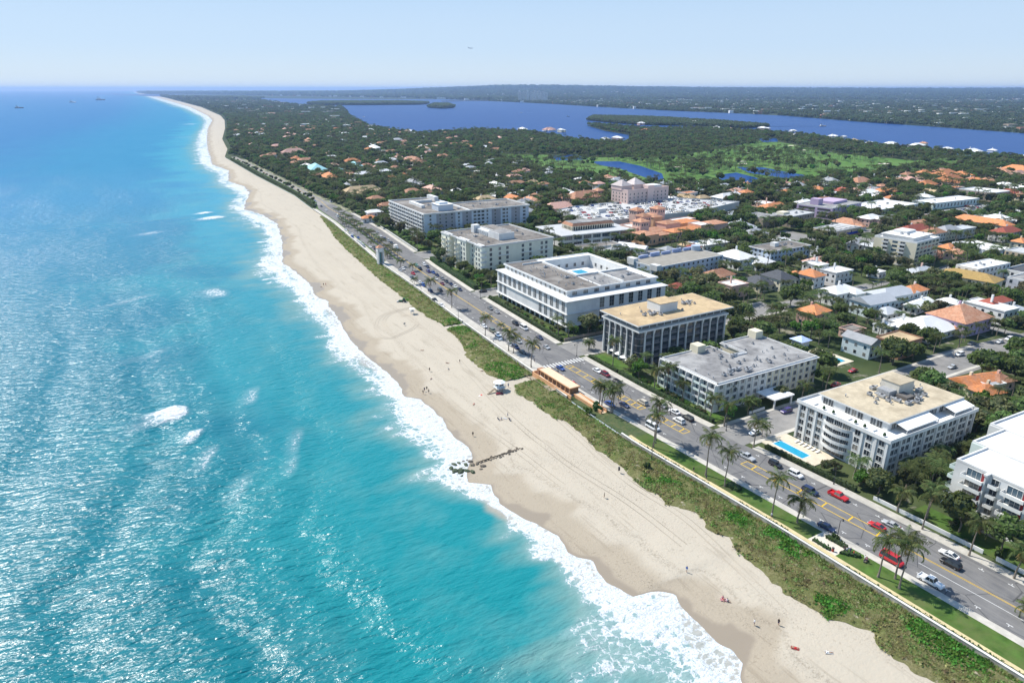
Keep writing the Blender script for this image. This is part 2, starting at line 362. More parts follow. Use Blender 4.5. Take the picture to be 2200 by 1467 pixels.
def sand_mat():
    g = N('beach_sand'); p = g.pos(); wet, damp, inl = g.attr('wet'), g.attr('damp'), g.attr('inland')
    c = g.mix(g.noise(p, .05, 5, .6), (.400,.362,.292,1), (.475,.432,.352,1))
    c = g.mix(g.mr(g.noise(p, 1.1, 6, .7), .35, .7), c, (.45,.395,.315,1))
    c = g.mix(g.math('MULTIPLY', damp, .8), c, (.335,.285,.215,1))
    c = g.mix(wet, c, (.270,.225,.168,1))
    # lines of seaweed and footprints that run along the beach
    st = g.noise(g.map(p, sc=(1,.07,1)), .55, 7, .72); mk = g.noise(p, .045, 3, .5)
    ln = g.math('MULTIPLY', g.mr(st, .55, .62), g.mr(mk, .42, .56))
    spk = g.math('MULTIPLY', g.mr(g.noise(p, 2.4, 3, .8), .58, .66), g.mr(g.noise(g.map(p, sc=(1,.15,1)), .18, 4, .6), .48, .60))
    wl_ = g.math('ABSOLUTE', g.math('SUBTRACT', inl, g.math('ADD', .16, g.math('MULTIPLY', g.noise(g.map(p,sc=(.0,1,0)),.013,3,.5), .30)))); wr = g.math('MULTIPLY', g.mr(wl_,.004,.035,.6,0), g.mr(g.noise(p,1.5,5,.8),.50,.58)); ft = g.math('MULTIPLY', g.mr(g.noise(p,1.0,2,.6),.60,.68), g.mr(g.noise(p,.06,3),.40,.58,0,.45)); spk = g.math('MAXIMUM', spk, g.math('MAXIMUM', wr, ft))
    mud = g.math('MULTIPLY', g.math('MAXIMUM', g.math('MULTIPLY', ln, .42), spk), g.math('SUBTRACT', 1.0, wet))
    c = g.mix(g.math('MULTIPLY', mud, .6), c, (.15,.115,.075,1))
    hb = g.math('ADD', g.noise(p, 1.3, 6, .7), g.math('MULTIPLY', mud, -.3))
    nb = g.bump(hb, g.math('MULTIPLY', g.math('SUBTRACT', 1.0, wet), .16))
    return g.bs(Base_Color=c, Roughness=g.mr(wet, 0, 1, .95, .38), Specular_IOR_Level=g.mr(wet, 0, 1, .1, .45), Normal=nb)
tag(link('beach', sand_mesh()), kind='structure')

# ------------------------------------------------------------------ land
def strip(name, fa, fb, y0, y1, z, mat, kind='structure', step=4.0, nx=2, thick=0.0, parent=None):
    ys = np.linspace(y0, y1, max(2, int((y1-y0)/step)+1))
    A = fa(ys) if callable(fa) else np.full_like(ys, fa); B = fb(ys) if callable(fb) else np.full_like(ys, fb)
    t = np.linspace(0, 1, nx)
    X = A[:, None] + (B-A)[:, None]*t; Y = np.broadcast_to(ys[:, None], X.shape)
    if thick:
        m = MB(); n = len(ys)
        lo = [(A[i], ys[i]) for i in range(n)]; hi = [(B[i], ys[i]) for i in range(n)]
        for i in range(n-1):
            q = [lo[i], hi[i], hi[i+1], lo[i+1]]
            m.add([(a,b,z) for a,b in q], [(0,1,2,3)])
            for (a, b) in ((lo[i+1],lo[i]), (hi[i],hi[i+1])):
                m.add([(a[0],a[1],z-thick),(b[0],b[1],z-thick),(b[0],b[1],z),(a[0],a[1],z)], [(0,1,2,3)])
        for q in ((lo[0],hi[0]), (hi[-1],lo[-1])):
            a, b = q; m.add([(a[0],a[1],z-thick),(b[0],b[1],z-thick),(b[0],b[1],z),(a[0],a[1],z)], [(0,1,2,3)])
        me = m.mesh(name, mat)
    else:
        me = npmesh(name, np.stack([X, Y, np.full_like(X, z)], -1).reshape(-1, 3), gridfaces(*X.shape), mat)
    o = link(name, me, parent)
    if kind: o['kind'] = kind
    return o
def flat(name, pts, z, mat, kind='structure', parent=None):
    m = MB(); m.prism(pts, z-.3, z); o = m.build(name, mat, parent)
    if kind: o['kind'] = kind
    return o
off = lambda f, d: (lambda y: f(y) + d)

def ground_mat():
    g = N('inland_ground'); p = g.pos(); rnd = g.noise(p, .02, 6, .65)
    c = g.mix(g.mr(rnd, .35, .65), (.035,.055,.022,1), (.085,.105,.045,1))
    c = g.mix(g.mr(g.noise(p, .09, 5, .7), .56, .68), c, (.26,.235,.19,1))
    ln = g.n('VectorMath', operation='LENGTH'); g.l(p, ln.inputs[0])
    c = g.mix(g.mr(ln.outputs['Value'], 900, 2500), c, g.mix(g.mr(g.noise(p, .006, 8, .75), .4, .62), (.022,.040,.022,1), (.070,.085,.050,1)))
    return g.bs(Base_Color=c, Roughness=.95, Specular_IOR_Level=.05)
def hill(x, y):
    r = np.hypot(x, y); a = np.degrees(np.arctan2(x, y)); return (3+66*sstep(16,30,a)+52*np.exp(-((a-32)/11)**2))*sstep(8000, 15000, r)*(.85+.3*fbm(x/2500, y/2500, 5))*sstep(200, 2500, x-Xwall(y))
def ground_mesh():
    YS = np.concatenate([np.arange(-400, 0, 40), ymarks(0, 48000, 8, .02)])
    d = np.concatenate([[0, 3, 8], np.geomspace(16, 48000, 46)])
    X = Xwall(YS)[:, None] + d[None, :]; Y = np.broadcast_to(YS[:, None], X.shape)
    r = np.hypot(X, Y)
    rise = hill(X, Y)
    return npmesh('ground', np.stack([X, Y, -.06 + rise], -1).reshape(-1, 3), gridfaces(*X.shape), ground_mat())
tag(link('ground', ground_mesh()), kind='structure')

def _asph():
    g = N('asphalt'); p = g.pos(); c = g.mix(g.mr(g.noise(p,.16,6,.7),.35,.65),(.125,.125,.128,1),(.180,.177,.172,1))
    c = g.mix(g.math('MULTIPLY', g.mr(g.noise(g.map(p,sc=(1,.03,1)),.75,5,.6),.45,.65),.55), c, (.215,.208,.198,1))
    c = g.mix(g.math('MULTIPLY', g.mr(g.noise(g.map(p,sc=(1,.12,1)),.9,4,.7),.60,.68),.7), c, (.080,.080,.082,1))
    v = g.n('TexVoronoi', feature='DISTANCE_TO_EDGE'); v.inputs['Scale'].default_value = .13; g.l(g.map(p,sc=(1,.5,1)), v.inputs['Vector'])
    c = g.mix(g.mr(v.outputs['Distance'],0,.012,.8,0), c, (.04,.04,.042,1))
    return g.bs(Base_Color=c, Roughness=.9, Specular_IOR_Level=.25)
asphalt = _asph()
asphalt2 = M('side_street_asphalt', (.20,.195,.185), .9, .15, .3, (.26,.25,.235))
concrete = M('pale_concrete', (.48,.455,.40), .9, .14, .5, (.38,.36,.32))
yellowpath = M('yellow_path_concrete', (.50,.42,.24), .9, .12, .6)
lawn = M('mown_lawn', (.060,.115,.024), .95, .3, .35, (.095,.120,.040), spec=.1, bumpd=.04)
strip('road', K1, K2, -60, 700, 0, asphalt, step=3); strip('road', K1, K2, 700, 1300, 0, asphalt2, step=6)
strip('beach_sidewalk', off(K1,-2.3), K1, -60, 196, .13, concrete, thick=.2, step=3)
strip('inland_sidewalk', K2, off(K2,3.0), -60, 133, .13, concrete, thick=.2, step=3)
strip('inland_sidewalk', K2, off(K2,3.0), 151, 227, .13, concrete, thick=.2, step=3)
strip('inland_sidewalk', K2, off(K2,3.0), 247, 329, .13, concrete, thick=.2, step=3)
strip('inland_sidewalk', K2, off(K2,3.0), 345, 430, .13, concrete, thick=.2, step=3)
strip('inland_sidewalk', K2, off(K2,3.0), 456, 640, .13, concrete, thick=.2, step=3)
strip('promenade', off(Xwall,.3), off(K1,0), 196, 440, .13, concrete, thick=.2, step=3)
strip('promenade', off(Xwall,.3), off(Xwall,3.5), 440, 680, .13, concrete, thick=.2, step=3)
strip('beach_lawn', off(Xwall,2.6), off(K1,-2.3), -60, 84, .10, lawn, thick=.2, step=3)
strip('beach_lawn', off(Xwall,2.6), off(K1,-2.3), 92, 118, .10, lawn, thick=.2, step=3)
strip('beach_lawn', off(Xwall,2.6), off(K1,-2.3), 122, 158, .10, lawn, thick=.2, step=3)
strip('planting_bed', off(Xwall,.4), off(K1,-2.3), 158, 192, .06, M('bed_groundcover',(.055,.085,.03),.95,.35,1.2,(.10,.11,.045)), thick=.2, step=3)
strip('parking_median', off(K1,7.2), off(K1,8.8), 436, 640, .12, lawn, thick=.2, step=3)
strip('garden_court', off(Xwall,2.6), off(K1,-2.3), 84, 92, .12, M('court_paving',(.56,.52,.44),.9,.1,.8), thick=.2)
strip('promenade_path', off(Xwall,1.3), off(Xwall,2.6), -60, 160, .11, yellowpath, thick=.2, step=3)
strip('promenade_verge', off(Xwall,.3), off(Xwall,1.3), -60, 160, .09, lawn, thick=.2, step=3)
strip('roadside_verge', off(K1,-1.6), K1, 470, 1290, .12, lawn, thick=.2, step=6)
strip('roadside_verge', K2, off(K2,5), 640, 1250, .12, M('dry_verge',(.30,.29,.2),.95,.2,.2,(.12,.16,.06)), thick=.2, step=6)

def side_street(y0, y1, x1, w0=0, name='side_street', ang=0.0):
    x0 = float(K2((y0+y1)/2)); m = MB(); L = x1-x0
    m.prism([(x0-.3,y0),(x1,y0+L*ang),(x1,y1+L*ang),(x0-.3,y1)], -.4, .005); tag(m.build(name, asphalt2), kind='structure')
    for s, yy in ((-1,y0),(1,y1)):
        m = MB(); a, b = (yy-1.6, yy) if s < 0 else (yy, yy+1.6)
        m.prism([(x0+3,a+3*ang),(x1,a+L*ang),(x1,b+L*ang),(x0+3,b+3*ang)], -.3, .12); tag(m.build('street_sidewalk', concrete), kind='structure')
side_street(136, 149, 330, ang=.0); side_street(229, 245, 300); side_street(331, 343, 290); side_street(433, 453, 300)

# sea wall
def wall_strip(name, fx, w, y0, y1, z0, z1, mat, parent, step=3.0):
    return strip(name, fx, off(fx, w), y0, y1, z1, mat, None, step, thick=z1-z0, parent=parent)
wallm = M('seawall_concrete', (.40,.385,.34), .9, .25, .7, (.22,.21,.18)); capm = M('seawall_coping', (.62,.60,.55), .85, .08, .8)
def seawall(y0, y1, label):
    t = thing('seawall', label, 'wall', (0,0,0))
    wall_strip('wall_face', off(Xwall,-.18), .42, y0, y1, -2.0, .62, wallm, t)
    n = int((y1-y0)/6); ys = np.linspace(y0, y1, n+1)
    for a, b in zip(ys[:-1], ys[1:]):
        m = MB(); xa, xb = float(Xwall(a+.02)), float(Xwall(b-.02))
        m.prism([(xa-.28,a+.02),(xa+.34,a+.02),(xb+.34,b-.02),(xb-.28,b-.02)], .622, .74); m.build('coping_stone', capm, t)
seawall(-60, 162, 'long grey seawall with white coping beside the lawn and yellow path')
seawall(196, 218, 'short grey seawall between the orange shelter and the wooden ramp')
seawall(222, 293, 'grey seawall beside the palms and parked cars, before the sand gap')
seawall(297, 680, 'far grey seawall edging the promenade past the clock tower')

# road paint
ypaint = M('yellow_road_paint', (.62,.40,.035), .8, .2, 1.5); wpaint = M('white_road_paint', (.68,.68,.66), .8, .15, 1.5)
def paint(name, quads, mat, z=.006):
    m = MB()
    for q in quads: m.poly([(a,b,z) for a,b in q])
    return tag(m.build(name, mat), kind='structure')
def xm(y): return float((K1(y)+K2(y))/2)
def line_q(x_off, y0, y1, w=.16, step=3.0, base=xm):
    q = []; n = max(1, int(abs(y1-y0)/step)); ys = np.linspace(y0, y1, n+1)
    for a, b in zip(ys[:-1], ys[1:]):
        q.append([(base(a)+x_off-w, a), (base(a)+x_off+w, a), (base(b)+x_off+w, b), (base(b)+x_off-w, b)])
    return q
def ladder(y0, y1, n, hw=1.55):
    q = line_q(-hw, y0, y1, .13) + line_q(hw, y0, y1, .13)
    for i in range(n):
        y = y0 + (y1-y0)*(i+.5)/n + .0
        q.append([(xm(y)-hw, y-.22), (xm(y)+hw, y-.22+.5), (xm(y)+hw, y+.22+.5), (xm(y)-hw, y+.22)])
    for y in (y0, y1): q.append([(xm(y)-hw, y-.13), (xm(y)+hw, y-.13), (xm(y)+hw, y+.13), (xm(y)-hw, y+.13)])
    paint('yellow_median_marking', q, ypaint)
for a, b, n in ((80,128,6),(152,168,4),(174,187,4),(191,222,6),(276,306,5)): ladder(a, b, n)
paint('yellow_centre_line', line_q(-.16, -60, 80, .07) + line_q(.16, -60, 80, .07) + line_q(-.12, 306, 1290, .09, 5) + line_q(.18, 306, 1290, .09, 5) + line_q(0, 246, 276, .2), ypaint)
paint('white_lane_line', line_q(-3.1, 20, 72, .07), wpaint)
tq = []
for k in range(62):
    y = 10 + k*6.6
    for s in (-1, 1):
        x = float(K1(y))+2.4 if s < 0 else float(K2(y))-2.4
        if 222 < y < 250 or 134 < y < 152: continue
        tq.append([(x-.09, y-.7), (x+.09, y-.7), (x+.09, y+.7), (x-.09, y+.7)])
        x2 = x - s*0.09 ; tq.append([(min(x2, x2+s*.8), y-.09), (max(x2, x2+s*.8), y-.09), (max(x2, x2+s*.8), y+.09), (min(x2, x2+s*.8), y+.09)])
paint('parking_bay_mark', tq, wpaint, .0062)
n = 13
for k in range(n):
    x = float(K1(226)) + .7 + k*(float(K2(226))-float(K1(226))-1.4)/(n-1)
    paint('crosswalk_stripe', [[(x-.30, 223.8), (x+.30, 223.8), (x+.30, 227.4), (x-.30, 227.4)]], wpaint, .0066)
# ------------------------------------------------------------------ golf course, ponds, lagoon, islands
grassm = M('golf_turf', (.085,.172,.036), .95, .3, .03, (.12,.195,.055), spec=.1)
lagm = N('lagoon_water')
def _lag():
    g = lagm; p = g.pos()
    h = g.noise(g.map(p, rot=(0,0,R(20)), sc=(.5,1,1)), .12, 3, .6)
    c = g.mix(g.noise(p, .009, 6), (.002,.032,.150,1), (.006,.050,.200,1))
    return g.bs(Base_Color=c, Roughness=.34, IOR=1.33, Specular_IOR_Level=.12, Normal=g.bump(h, 1.6, .6))
LAG = _lag()
GOLF = PP([(1058,331),(1180,333),(1260,338),(1420,338),(1560,318),(1640,300),(1700,310),(1800,330),(1960,345),(2060,338),(2105,342),(2040,362),(1900,368),(1760,390),(1640,400),(1560,398),(1450,400),(1300,390),(1150,366),(1085,347)])
PONDS = [PP([(1269,347),(1330,347),(1377,357),(1422,373),(1428,388.6),(1396,385),(1361,373),(1330,362),(1288,355)]),
         PP([(1536,377),(1582,371),(1625,382),(1650,396),(1560,394)]),
         PP([(1583,359),(1640,360),(1700,372),(1742,378),(1738,384),(1680,382),(1610,372)]),
         PP([(1180,334),(1240,333),(1262,343),(1195,345)]), PP([(1660,392),(1730,394),(1740,402),(1670,402)])]
_sh = lambda L: [(x, 191+(y-191)*1.12) for x, y in L]     # shore trees stand in front of the near water line
LAGOON = PP([(200,201)]+[(300,203),(420,203.5),(520,205.5),(700,208.5),(960,214),(1078,219),(1186,224),(1282,230),(1409,237),(1600,245),(1677,248.5),(1845,262),(1993,272),(2200,287),(2500,305)]+_sh([(2500,380),(2200,330),(2022,315.5),(1890,304),(1816,296),(1742,284),(1650,276),(1520,270),(1380,270),(1264,261),(1268,254),(1262,262),(1300,272),(1358,281),(1352,296),(1290,297),(1240,293),(1130,276),(1020,273),(960,277),(900,280),(835,272),(790,264),(755,247),(735,228),(650,224),(560,214),(430,209),(330,205.5)]))
LAG2 = PP([(1628,298),(1668,297),(1672,305),(1640,306)])
flat('golf_turf', GOLF, .0, grassm)
for i, q in enumerate(PONDS): flat('pond', q, .05+.004*i, LAG)
flat('lagoon', LAGOON, .12, LAG); flat('inlet', LAG2, .06, LAG)
bunkm = M('bunker_sand', (.62,.56,.46), .95, .05)
for (px, py, w) in ((1103,342,12),(1181,357,8),(1242,377,9),(1287,374,6),(1455,358.5,9),(1597,352,7),(1603,329,6),(1702,313,8),(1724,323,7),(1545,338,5),(1595,347,6),(1727,389.5,12),(1900,352,9)):
    c = P(px, py); a = [(c.x+w*1.3*(1+.2*math.sin(3*t))*math.cos(t), c.y+w*.8*math.sin(t)) for t in [i*math.pi/6 for i in range(12)]]
    tag(flat('sand_bunker', a, .07, bunkm), kind='structure')
ISL = [PP([(662,224.5),(690,222),(760,221),(860,221),(920,223.5),(900,225.5),(780,226.5),(700,226.5)]), PP([(922,232),(935,227),(962,227),(974,232),(950,234)]),
       PP([(455,209.5),(480,208),(520,208.5),(568,211.5),(540,213),(480,212)]), PP([(1263,259),(1275,252),(1400,255),(1550,264),(1650,273),(1600,276),(1500,271),(1377,269),(1300,263)])]
for q in ISL: flat('island', q, .35, MC.get('x') or M('island_scrub', (.05,.07,.03), .95, .3, .01))
# ------------------------------------------------------------------ building kit
whitew = M('white_stucco', (.66,.66,.64), .8, .06, .4, (.56,.56,.55)); creamw = M('cream_stucco', (.62,.57,.43), .8, .06, .4)
def _glass(name, a, b):      # some panes show dark rooms, some curtains and blinds behind
    g = N(name); oi = g.n('ObjectInfo'); ge = g.n('NewGeometry'); r = g.math('FRACT', g.math('ADD', oi.outputs['Random'], ge.outputs['Random Per Island']))
    c = g.mix(g.mr(r,0,.7), a, b); c = g.mix(g.mr(r,.74,.78), c, (.17,.165,.15,1)); return g.bs(Base_Color=c, Roughness=.10, Specular_IOR_Level=.65)
glass = _glass('dark_window_glass', (.012,.018,.026,1), (.045,.058,.070,1)); glassb = _glass('blue_window_glass', (.02,.045,.07,1), (.06,.10,.13,1))
frame = M('window_frame', (.55,.55,.53), .6, .05); darkframe = M('dark_frame', (.05,.05,.055), .6, .1)
shade = M('recess_shade', (.06,.06,.065), .9, .2)  # near-black colour standing in for the shade inside recesses and openings
greyroof = M('grey_gravel_roof', (.20,.197,.195), .95, .28, .35, (.34,.335,.325)); brownroof = M('brown_gravel_roof', (.145,.13,.115), .95, .3, .25, (.27,.25,.225))
tanroof = M('tan_stained_roof', (.45,.34,.20), .95, .18, .35, (.33,.245,.15)); sandroof = M('sandy_gravel_roof', (.45,.385,.275), .95, .16, .5, (.34,.285,.20))
whiteroof = M('white_membrane_roof', (.72,.72,.71), .85, .07, .2, (.60,.60,.58)); steel = M('galvanised_metal', (.40,.41,.42), .5, .2, 2, metal=.3)
terra = M('terracotta_tiles', (.40,.195,.115), .85, .35, 1.2, (.48,.28,.18)); orange = M('orange_tiles', (.52,.20,.075), .85, .35, 1.2, (.42,.20,.11))
redtile = M('red_brown_tiles', (.27,.075,.05), .85, .3, 1.2); pinkw = M('pink_stucco', (.60,.40,.33), .85, .08, .4); peachw = M('peach_stucco', (.60,.36,.22), .85, .1, .4)
darkroof = M('slate_grey_roof', (.075,.08,.09), .85, .2, .8); greymetal = M('pale_grey_metal_roof', (.42,.44,.46), .6, .08, .3)
lilacw = M('lilac_stucco', (.46,.36,.50), .85, .06, .4); stonew = M('brown_stone', (.36,.30,.24), .9, .14, .5); bluew = M('blue_grey_stucco', (.40,.47,.56), .85, .07, .4)
yelloww = M('pale_yellow_stucco', (.71,.71,.60), .85, .06, .4); mintw = M('pale_mint_stucco', (.56,.64,.60), .85, .06, .4); tanw = M('tan_stucco', (.50,.40,.27), .85, .1, .4)
awnw = M('white_awning', (.78,.77,.74), .8, .04); poolm = N('pool_water'); 
def _pool():
    g = poolm; return g.bs(Base_Color=(.02,.30,.46,1), Roughness=.08, IOR=1.33, Normal=g.bump(g.noise(g.pos(), 1.2, 3), .08))
poolw = _pool(); deckm = M('pale_pool_deck', (.60,.53,.41), .9, .1, .6)
_mc = {}
def cm(key, fnc):
    if key not in _mc: _mc[key] = fnc()
    return _mc[key]
def win(w, h, nx=2, ny=1, gm=None, fm=None):
    """framed window facing -Y, foot at the origin: glass set back inside a proud frame"""
    def mk():
        m = MB(); f = .09; pn = MB(); pn.poly([(-w/2,-.012,0),(w/2,-.012,0),(w/2,-.012,h),(-w/2,-.012,h)])
        for x0, x1, z0, z1 in ((-w/2-f,w/2+f,-f,0),(-w/2-f,w/2+f,h,h+f),(-w/2-f,-w/2,0,h),(w/2,w/2+f,0,h)): m.box(x0,x1,-.13,.02,z0,z1)
        for i in range(1,nx): m.box(-w/2+w*i/nx-.04,-w/2+w*i/nx+.04,-.07,0,0,h)
        for i in range(1,ny): m.box(-w/2,w/2,-.065,0,h*i/ny-.035,h*i/ny+.035)
        me = m.mesh('window', fm or frame); SUBPART[me.name] = [('pane', pn.mesh('pane', gm or glass))]; return me
    return cm(('win',w,h,nx,ny,gm.name if gm else 0,fm.name if fm else 0), mk)
def balcony(w, d, rail=whitew, rnd=False, hr=1.0):
    def mk():
        m = MB()
        if rnd:
            p = [(-w/2+w*i/8, -d*math.sin(math.pi*i/8)**.7) for i in range(9)]; m.prism(p, -.18, .0)
            for a, b in zip(p[:-1], p[1:]):
                nrm = Vector((b[0]-a[0], b[1]-a[1], 0)).normalized(); nx, ny = nrm.y*.1, -nrm.x*.1
                m.prism([a, b, (b[0]-nx,b[1]-ny), (a[0]-nx,a[1]-ny)], .0, hr)
        else:
            m.box(-w/2,w/2,-d,.01,-.18,0); m.box(-w/2,w/2,-d-.003,-d+.1,0.003,hr); m.box(-w/2-.003,-w/2+.1,-d+.1,0,0.003,hr); m.box(w/2-.1,w/2+.003,-d+.1,0,0.003,hr)
        return m.mesh('balcony', rail)
    return cm(('bal',w,d,rail.name,rnd,hr), mk)
def acmesh(k=0):
    def mk():
        m = MB(); w, d, h = ((1.3,1.3,1.05),(2.1,1.2,1.1),(.8,.8,.8))[k]
        m.box(-w/2,w/2,-d/2,d/2,.25,h); m.cyl(0,0,h,h+.18,min(w,d)*.36,10,1); 
        for sx in (-1,1):
            for sy in (-1,1): m.box(sx*w*.42-.06,sx*w*.42+.06,sy*d*.42-.06,sy*d*.42+.06,0,.25)
        if k == 1: m.box(w/2,w/2+1.4,-.25,.25,.5,.95)
        return m.mesh('air_conditioner', [steel, darkframe])
    return cm(('ac',k), mk)
def put(root, name, me, face, u, z, base=0.0):
    """hang mesh me on the sea face ('S', x = base, u along Y), near face ('N', y = base, u along X)"""
    if face == 'S': return link(name, me, root, (base, u, z), -math.pi/2)
    if face == 'N': return link(name, me, root, (u, base, z), 0)
    if face == 'F': return link(name, me, root, (u, base, z), math.pi)
def winstuff(root, items, mat=glass, fm=frame):
    """many small windows joined: (face, u, z, w, h, base)"""
    m = MB()
    for face, u, z, w, h, base in items:
        if face == 'S':
            m.box(base-.05,base+.02,u-w/2-.08,u+w/2+.08,z-.08,z+h+.08,1); m.poly([(base-.06,u-w/2,z),(base-.06,u-w/2,z+h),(base-.06,u+w/2,z+h),(base-.06,u+w/2,z)])
        else:
            m.box(u-w/2-.08,u+w/2+.08,base-.05,base+.02,z-.08,z+h+.08,1); m.poly([(u-w/2,base-.06,z),(u+w/2,base-.06,z),(u+w/2,base-.06,z+h),(u-w/2,base-.06,z+h)])
    o = m.build('window', [mat, fm], root); o['kind'] = 'stuff'; return o
def roof(root, x0, x1, y0, y1, z, rm, pm=None, par=.5, w=.35, name='roof'):
    m = MB(); m.box(x0+w,x1-w,y0+w,y1-w,z-.12,z+.03); m.build(name, rm, root)
    if par:
        m = MB()
        for a in ((x0,x1,y0,y0+w),(x0,x1,y1-w,y1),(x0,x0+w,y0+w,y1-w),(x1-w,x1,y0+w,y1-w)): m.box(*a, z-.15, z+par)
        m.build('parapet', pm or whitew, root)
def walls(root, x0, x1, y0, y1, z0, z1, mat, name='wall'):
    m = MB(); m.box(x0,x1,y0,y1,z0,z1); return m.build(name, mat, root)
def clutter(root, pts, z):
    for i, (x, y, k) in enumerate(pts): link('air_conditioner', acmesh(k), root, (x, y, z), random.choice((0,.5*math.pi,.1)))
def vents(root, n, x0, x1, y0, y1, z, seed=1):
    r = random.Random(seed); m = cm('vent', lambda: (lambda q: (q.cyl(0,0,0,.7,.16,8), q.cyl(0,0,.7,.85,.28,8), q.mesh('roof_vent', steel))[-1])(MB()))
    for i in range(n): link('roof_vent', m, root, (r.uniform(x0,x1), r.uniform(y0,y1), z))
def rail(root, pts, z, h=1.0, mat=whitew, step=2.0, name='railing'):
    m = MB()
    for a, b in zip(pts[:-1], pts[1:]):
        m.tube([(a[0],a[1],z+h),(b[0],b[1],z+h)], .06, 5); L = math.hypot(b[0]-a[0],b[1]-a[1]); n = max(1,int(L/step))
        m.tube([(a[0],a[1],z+h*.5),(b[0],b[1],z+h*.5)], .035, 4)
        for i in range(n+1): x, y = a[0]+(b[0]-a[0])*i/n, a[1]+(b[1]-a[1])*i/n; m.box(x-.04,x+.04,y-.04,y+.04,z,z+h)
    return m.build(name, mat, root)
FOOT = []          # (cx, cy, half x, half y, rz) of everything trees keep clear of
def foot(x, y, lx, ly, rz=0.0, pad=2.0): FOOT.append((x+(lx*math.cos(rz)-ly*math.sin(rz))/2, y+(lx*math.sin(rz)+ly*math.cos(rz))/2, lx/2+pad, ly/2+pad, rz))

# ---- tan-roofed white apartment block with wrap-around terrace
def block_e():
    t = thing('apartment_building', 'white apartment block with sandy flat roof set back above a wrap-around terrace, beside a pool', 'building', (185.5,99.9,0), -R(1)); foot(185.5,99.9,44.1,32)
    LX, LY, H = 44.1, 32.0, 12.9; fh = 2.5
    walls(t, 0,LX,0,LY,-.3,H-.3,whitew); 
    m = MB(); m.box(-.6,LX+.6,-.6,LY+.6,H-.3,H); m.build('terrace_slab', whitew, t)
    m = MB()
    for a in ((-.6,LX+.6,-.6,-.45),(-.6,LX+.6,LY+.45,LY+.6),(-.6,-.45,-.45,LY+.45),(LX+.45,LX+.6,-.45,LY+.45)): m.box(*a, H, H+.85)
    m.build('terrace_parapet', whitew, t)
    pil = lambda face, u, w=.7: put(t, 'pilaster', cm(('pil',w), lambda: (lambda q: (q.box(-w/2,w/2,-.35,.0,0,H-.3), q.mesh('pilaster', whitew))[-1])(MB())), face, u, 0)
    w16, w20, w15 = win(1.7,1.75,2), win(2.3,1.75,3), win(1.5,1.75,2)
    for u in (.5,4.1,8.6,25.2,28.6,31.6): pil('S', u)
    for f in range(5):
        z = f*fh + .45
        for u in (2.3,6.3,10.2,26.9,30.1,23.6): put(t, 'window', w16, 'S', u, z)
        if f:
            for u in (14.0,17.0,20.0): put(t, 'window', win(2.6,1.9,4), 'S', u, z)
        else: put(t, 'window', win(7.5,1.6,5), 'S', 17, z)
    for f in range(1,5): put(t, 'balcony', balcony(10.2,1.9,whitew,True,.9), 'S', 17, f*fh+.12)
    for u in (.5,5.4,11.2,17.3,23.2,29.0,34.8,40.2,43.6): pil('N', u)
    for f in range(5):
        for u in (2.0,3.9,7.0,9.3,13.0,15.4,19.2,21.4,25.0,27.3,30.8,33.0,36.6,38.6,41.9): put(t, 'window', w15, 'N', u, f*fh+.45)
    x0,x1,y0,y1 = 5.8,43.2,4.8,28.4
    walls(t, x0,x1,y0,y1,H,15.5,whitew,'penthouse_wall')
    m = MB(); m.box(x0-.7,x1+.7,y0-.8,y1+.8,15.5,15.92); m.build('penthouse_roof_slab', whitew, t); m = MB(); m.box(x0-.55,x1+.55,y0-.65,y1+.65,15.9,15.97); m.build('roof', sandroof, t)
    for u in (7.5,9.6,14.0,16.2,18.4,24.6,26.6): put(t, 'glazed_door', win(1.7,2.2,2), 'S', u, H+.05, x0)
    for u in (8.5,11,14,17,20,27.5,29.5,33,36.5,40): put(t, 'glazed_door', win(1.9,2.2,2), 'N', u, H+.05, y0)
    for ax, bx in ((8.2,24.4),(32.8,43.6)):
        m = MB(); m.poly([(ax,y0-.3,15.45),(ax,.3,14.5),(bx,.3,14.5),(bx,y0-.3,15.45)]); m.poly([(ax,y0-.3,15.37),(bx,y0-.3,15.37),(bx,.3,14.42),(ax,.3,14.42)])
        m.poly([(ax,.3,14.5),(ax,.3,14.2),(bx,.3,14.2),(bx,.3,14.5)]); m.build('awning', awnw, t)
        for u in (ax+.2,(ax+bx)/2,bx-.2): walls(t, u-.08,u+.08,.3,.46,H,14.4,frame,'awning_post')
    walls(t, 25.2,33,14.8,21.2,15.95,20.0,M('plant_room_wall',(.60,.56,.48),.85,.06),'plant_room'); m = MB(); m.box(25,33.2,14.6,21.4,20,20.2); m.build('plant_room_roof', sandroof, t)
    walls(t, 21.6,25.2,15.6,20,15.95,18.0,steel,'cooling_tower'); walls(t, 24,28,11,14.8,15.95,17.2,M('plant_box',(.12,.11,.10)),'duct_box')
    clutter(t, [(20,17,1),(19,14,0),(21.5,12.5,1),(18.2,20,0),(22.5,9.6,1),(26,9,0),(28.4,10,1),(30.5,12,0),(33.4,11,0),(35,14,1),(36,17,0),(17,16.5,2),(23.5,22.6,1),(14,15,2)], 15.97)
    vents(t, 10, 10,40,8,26,15.97,3)
    for u in (3.,9.5,12.6,20.5,24.): 
        m = MB(); m.cyl(1.7,u,H,H+.5,.4,8); m.cyl(1.7,u,H+.5,H+1.3,.55,7,1,.25); m.build('planter', [whitew, M('planter_leaf',(.03,.06,.02))], t)
    for u in (6.5,15,27.5): walls(t, 1.6,3.6,u,u+1.2,H,H+.45,awnw,'terrace_sofa')
block_e()
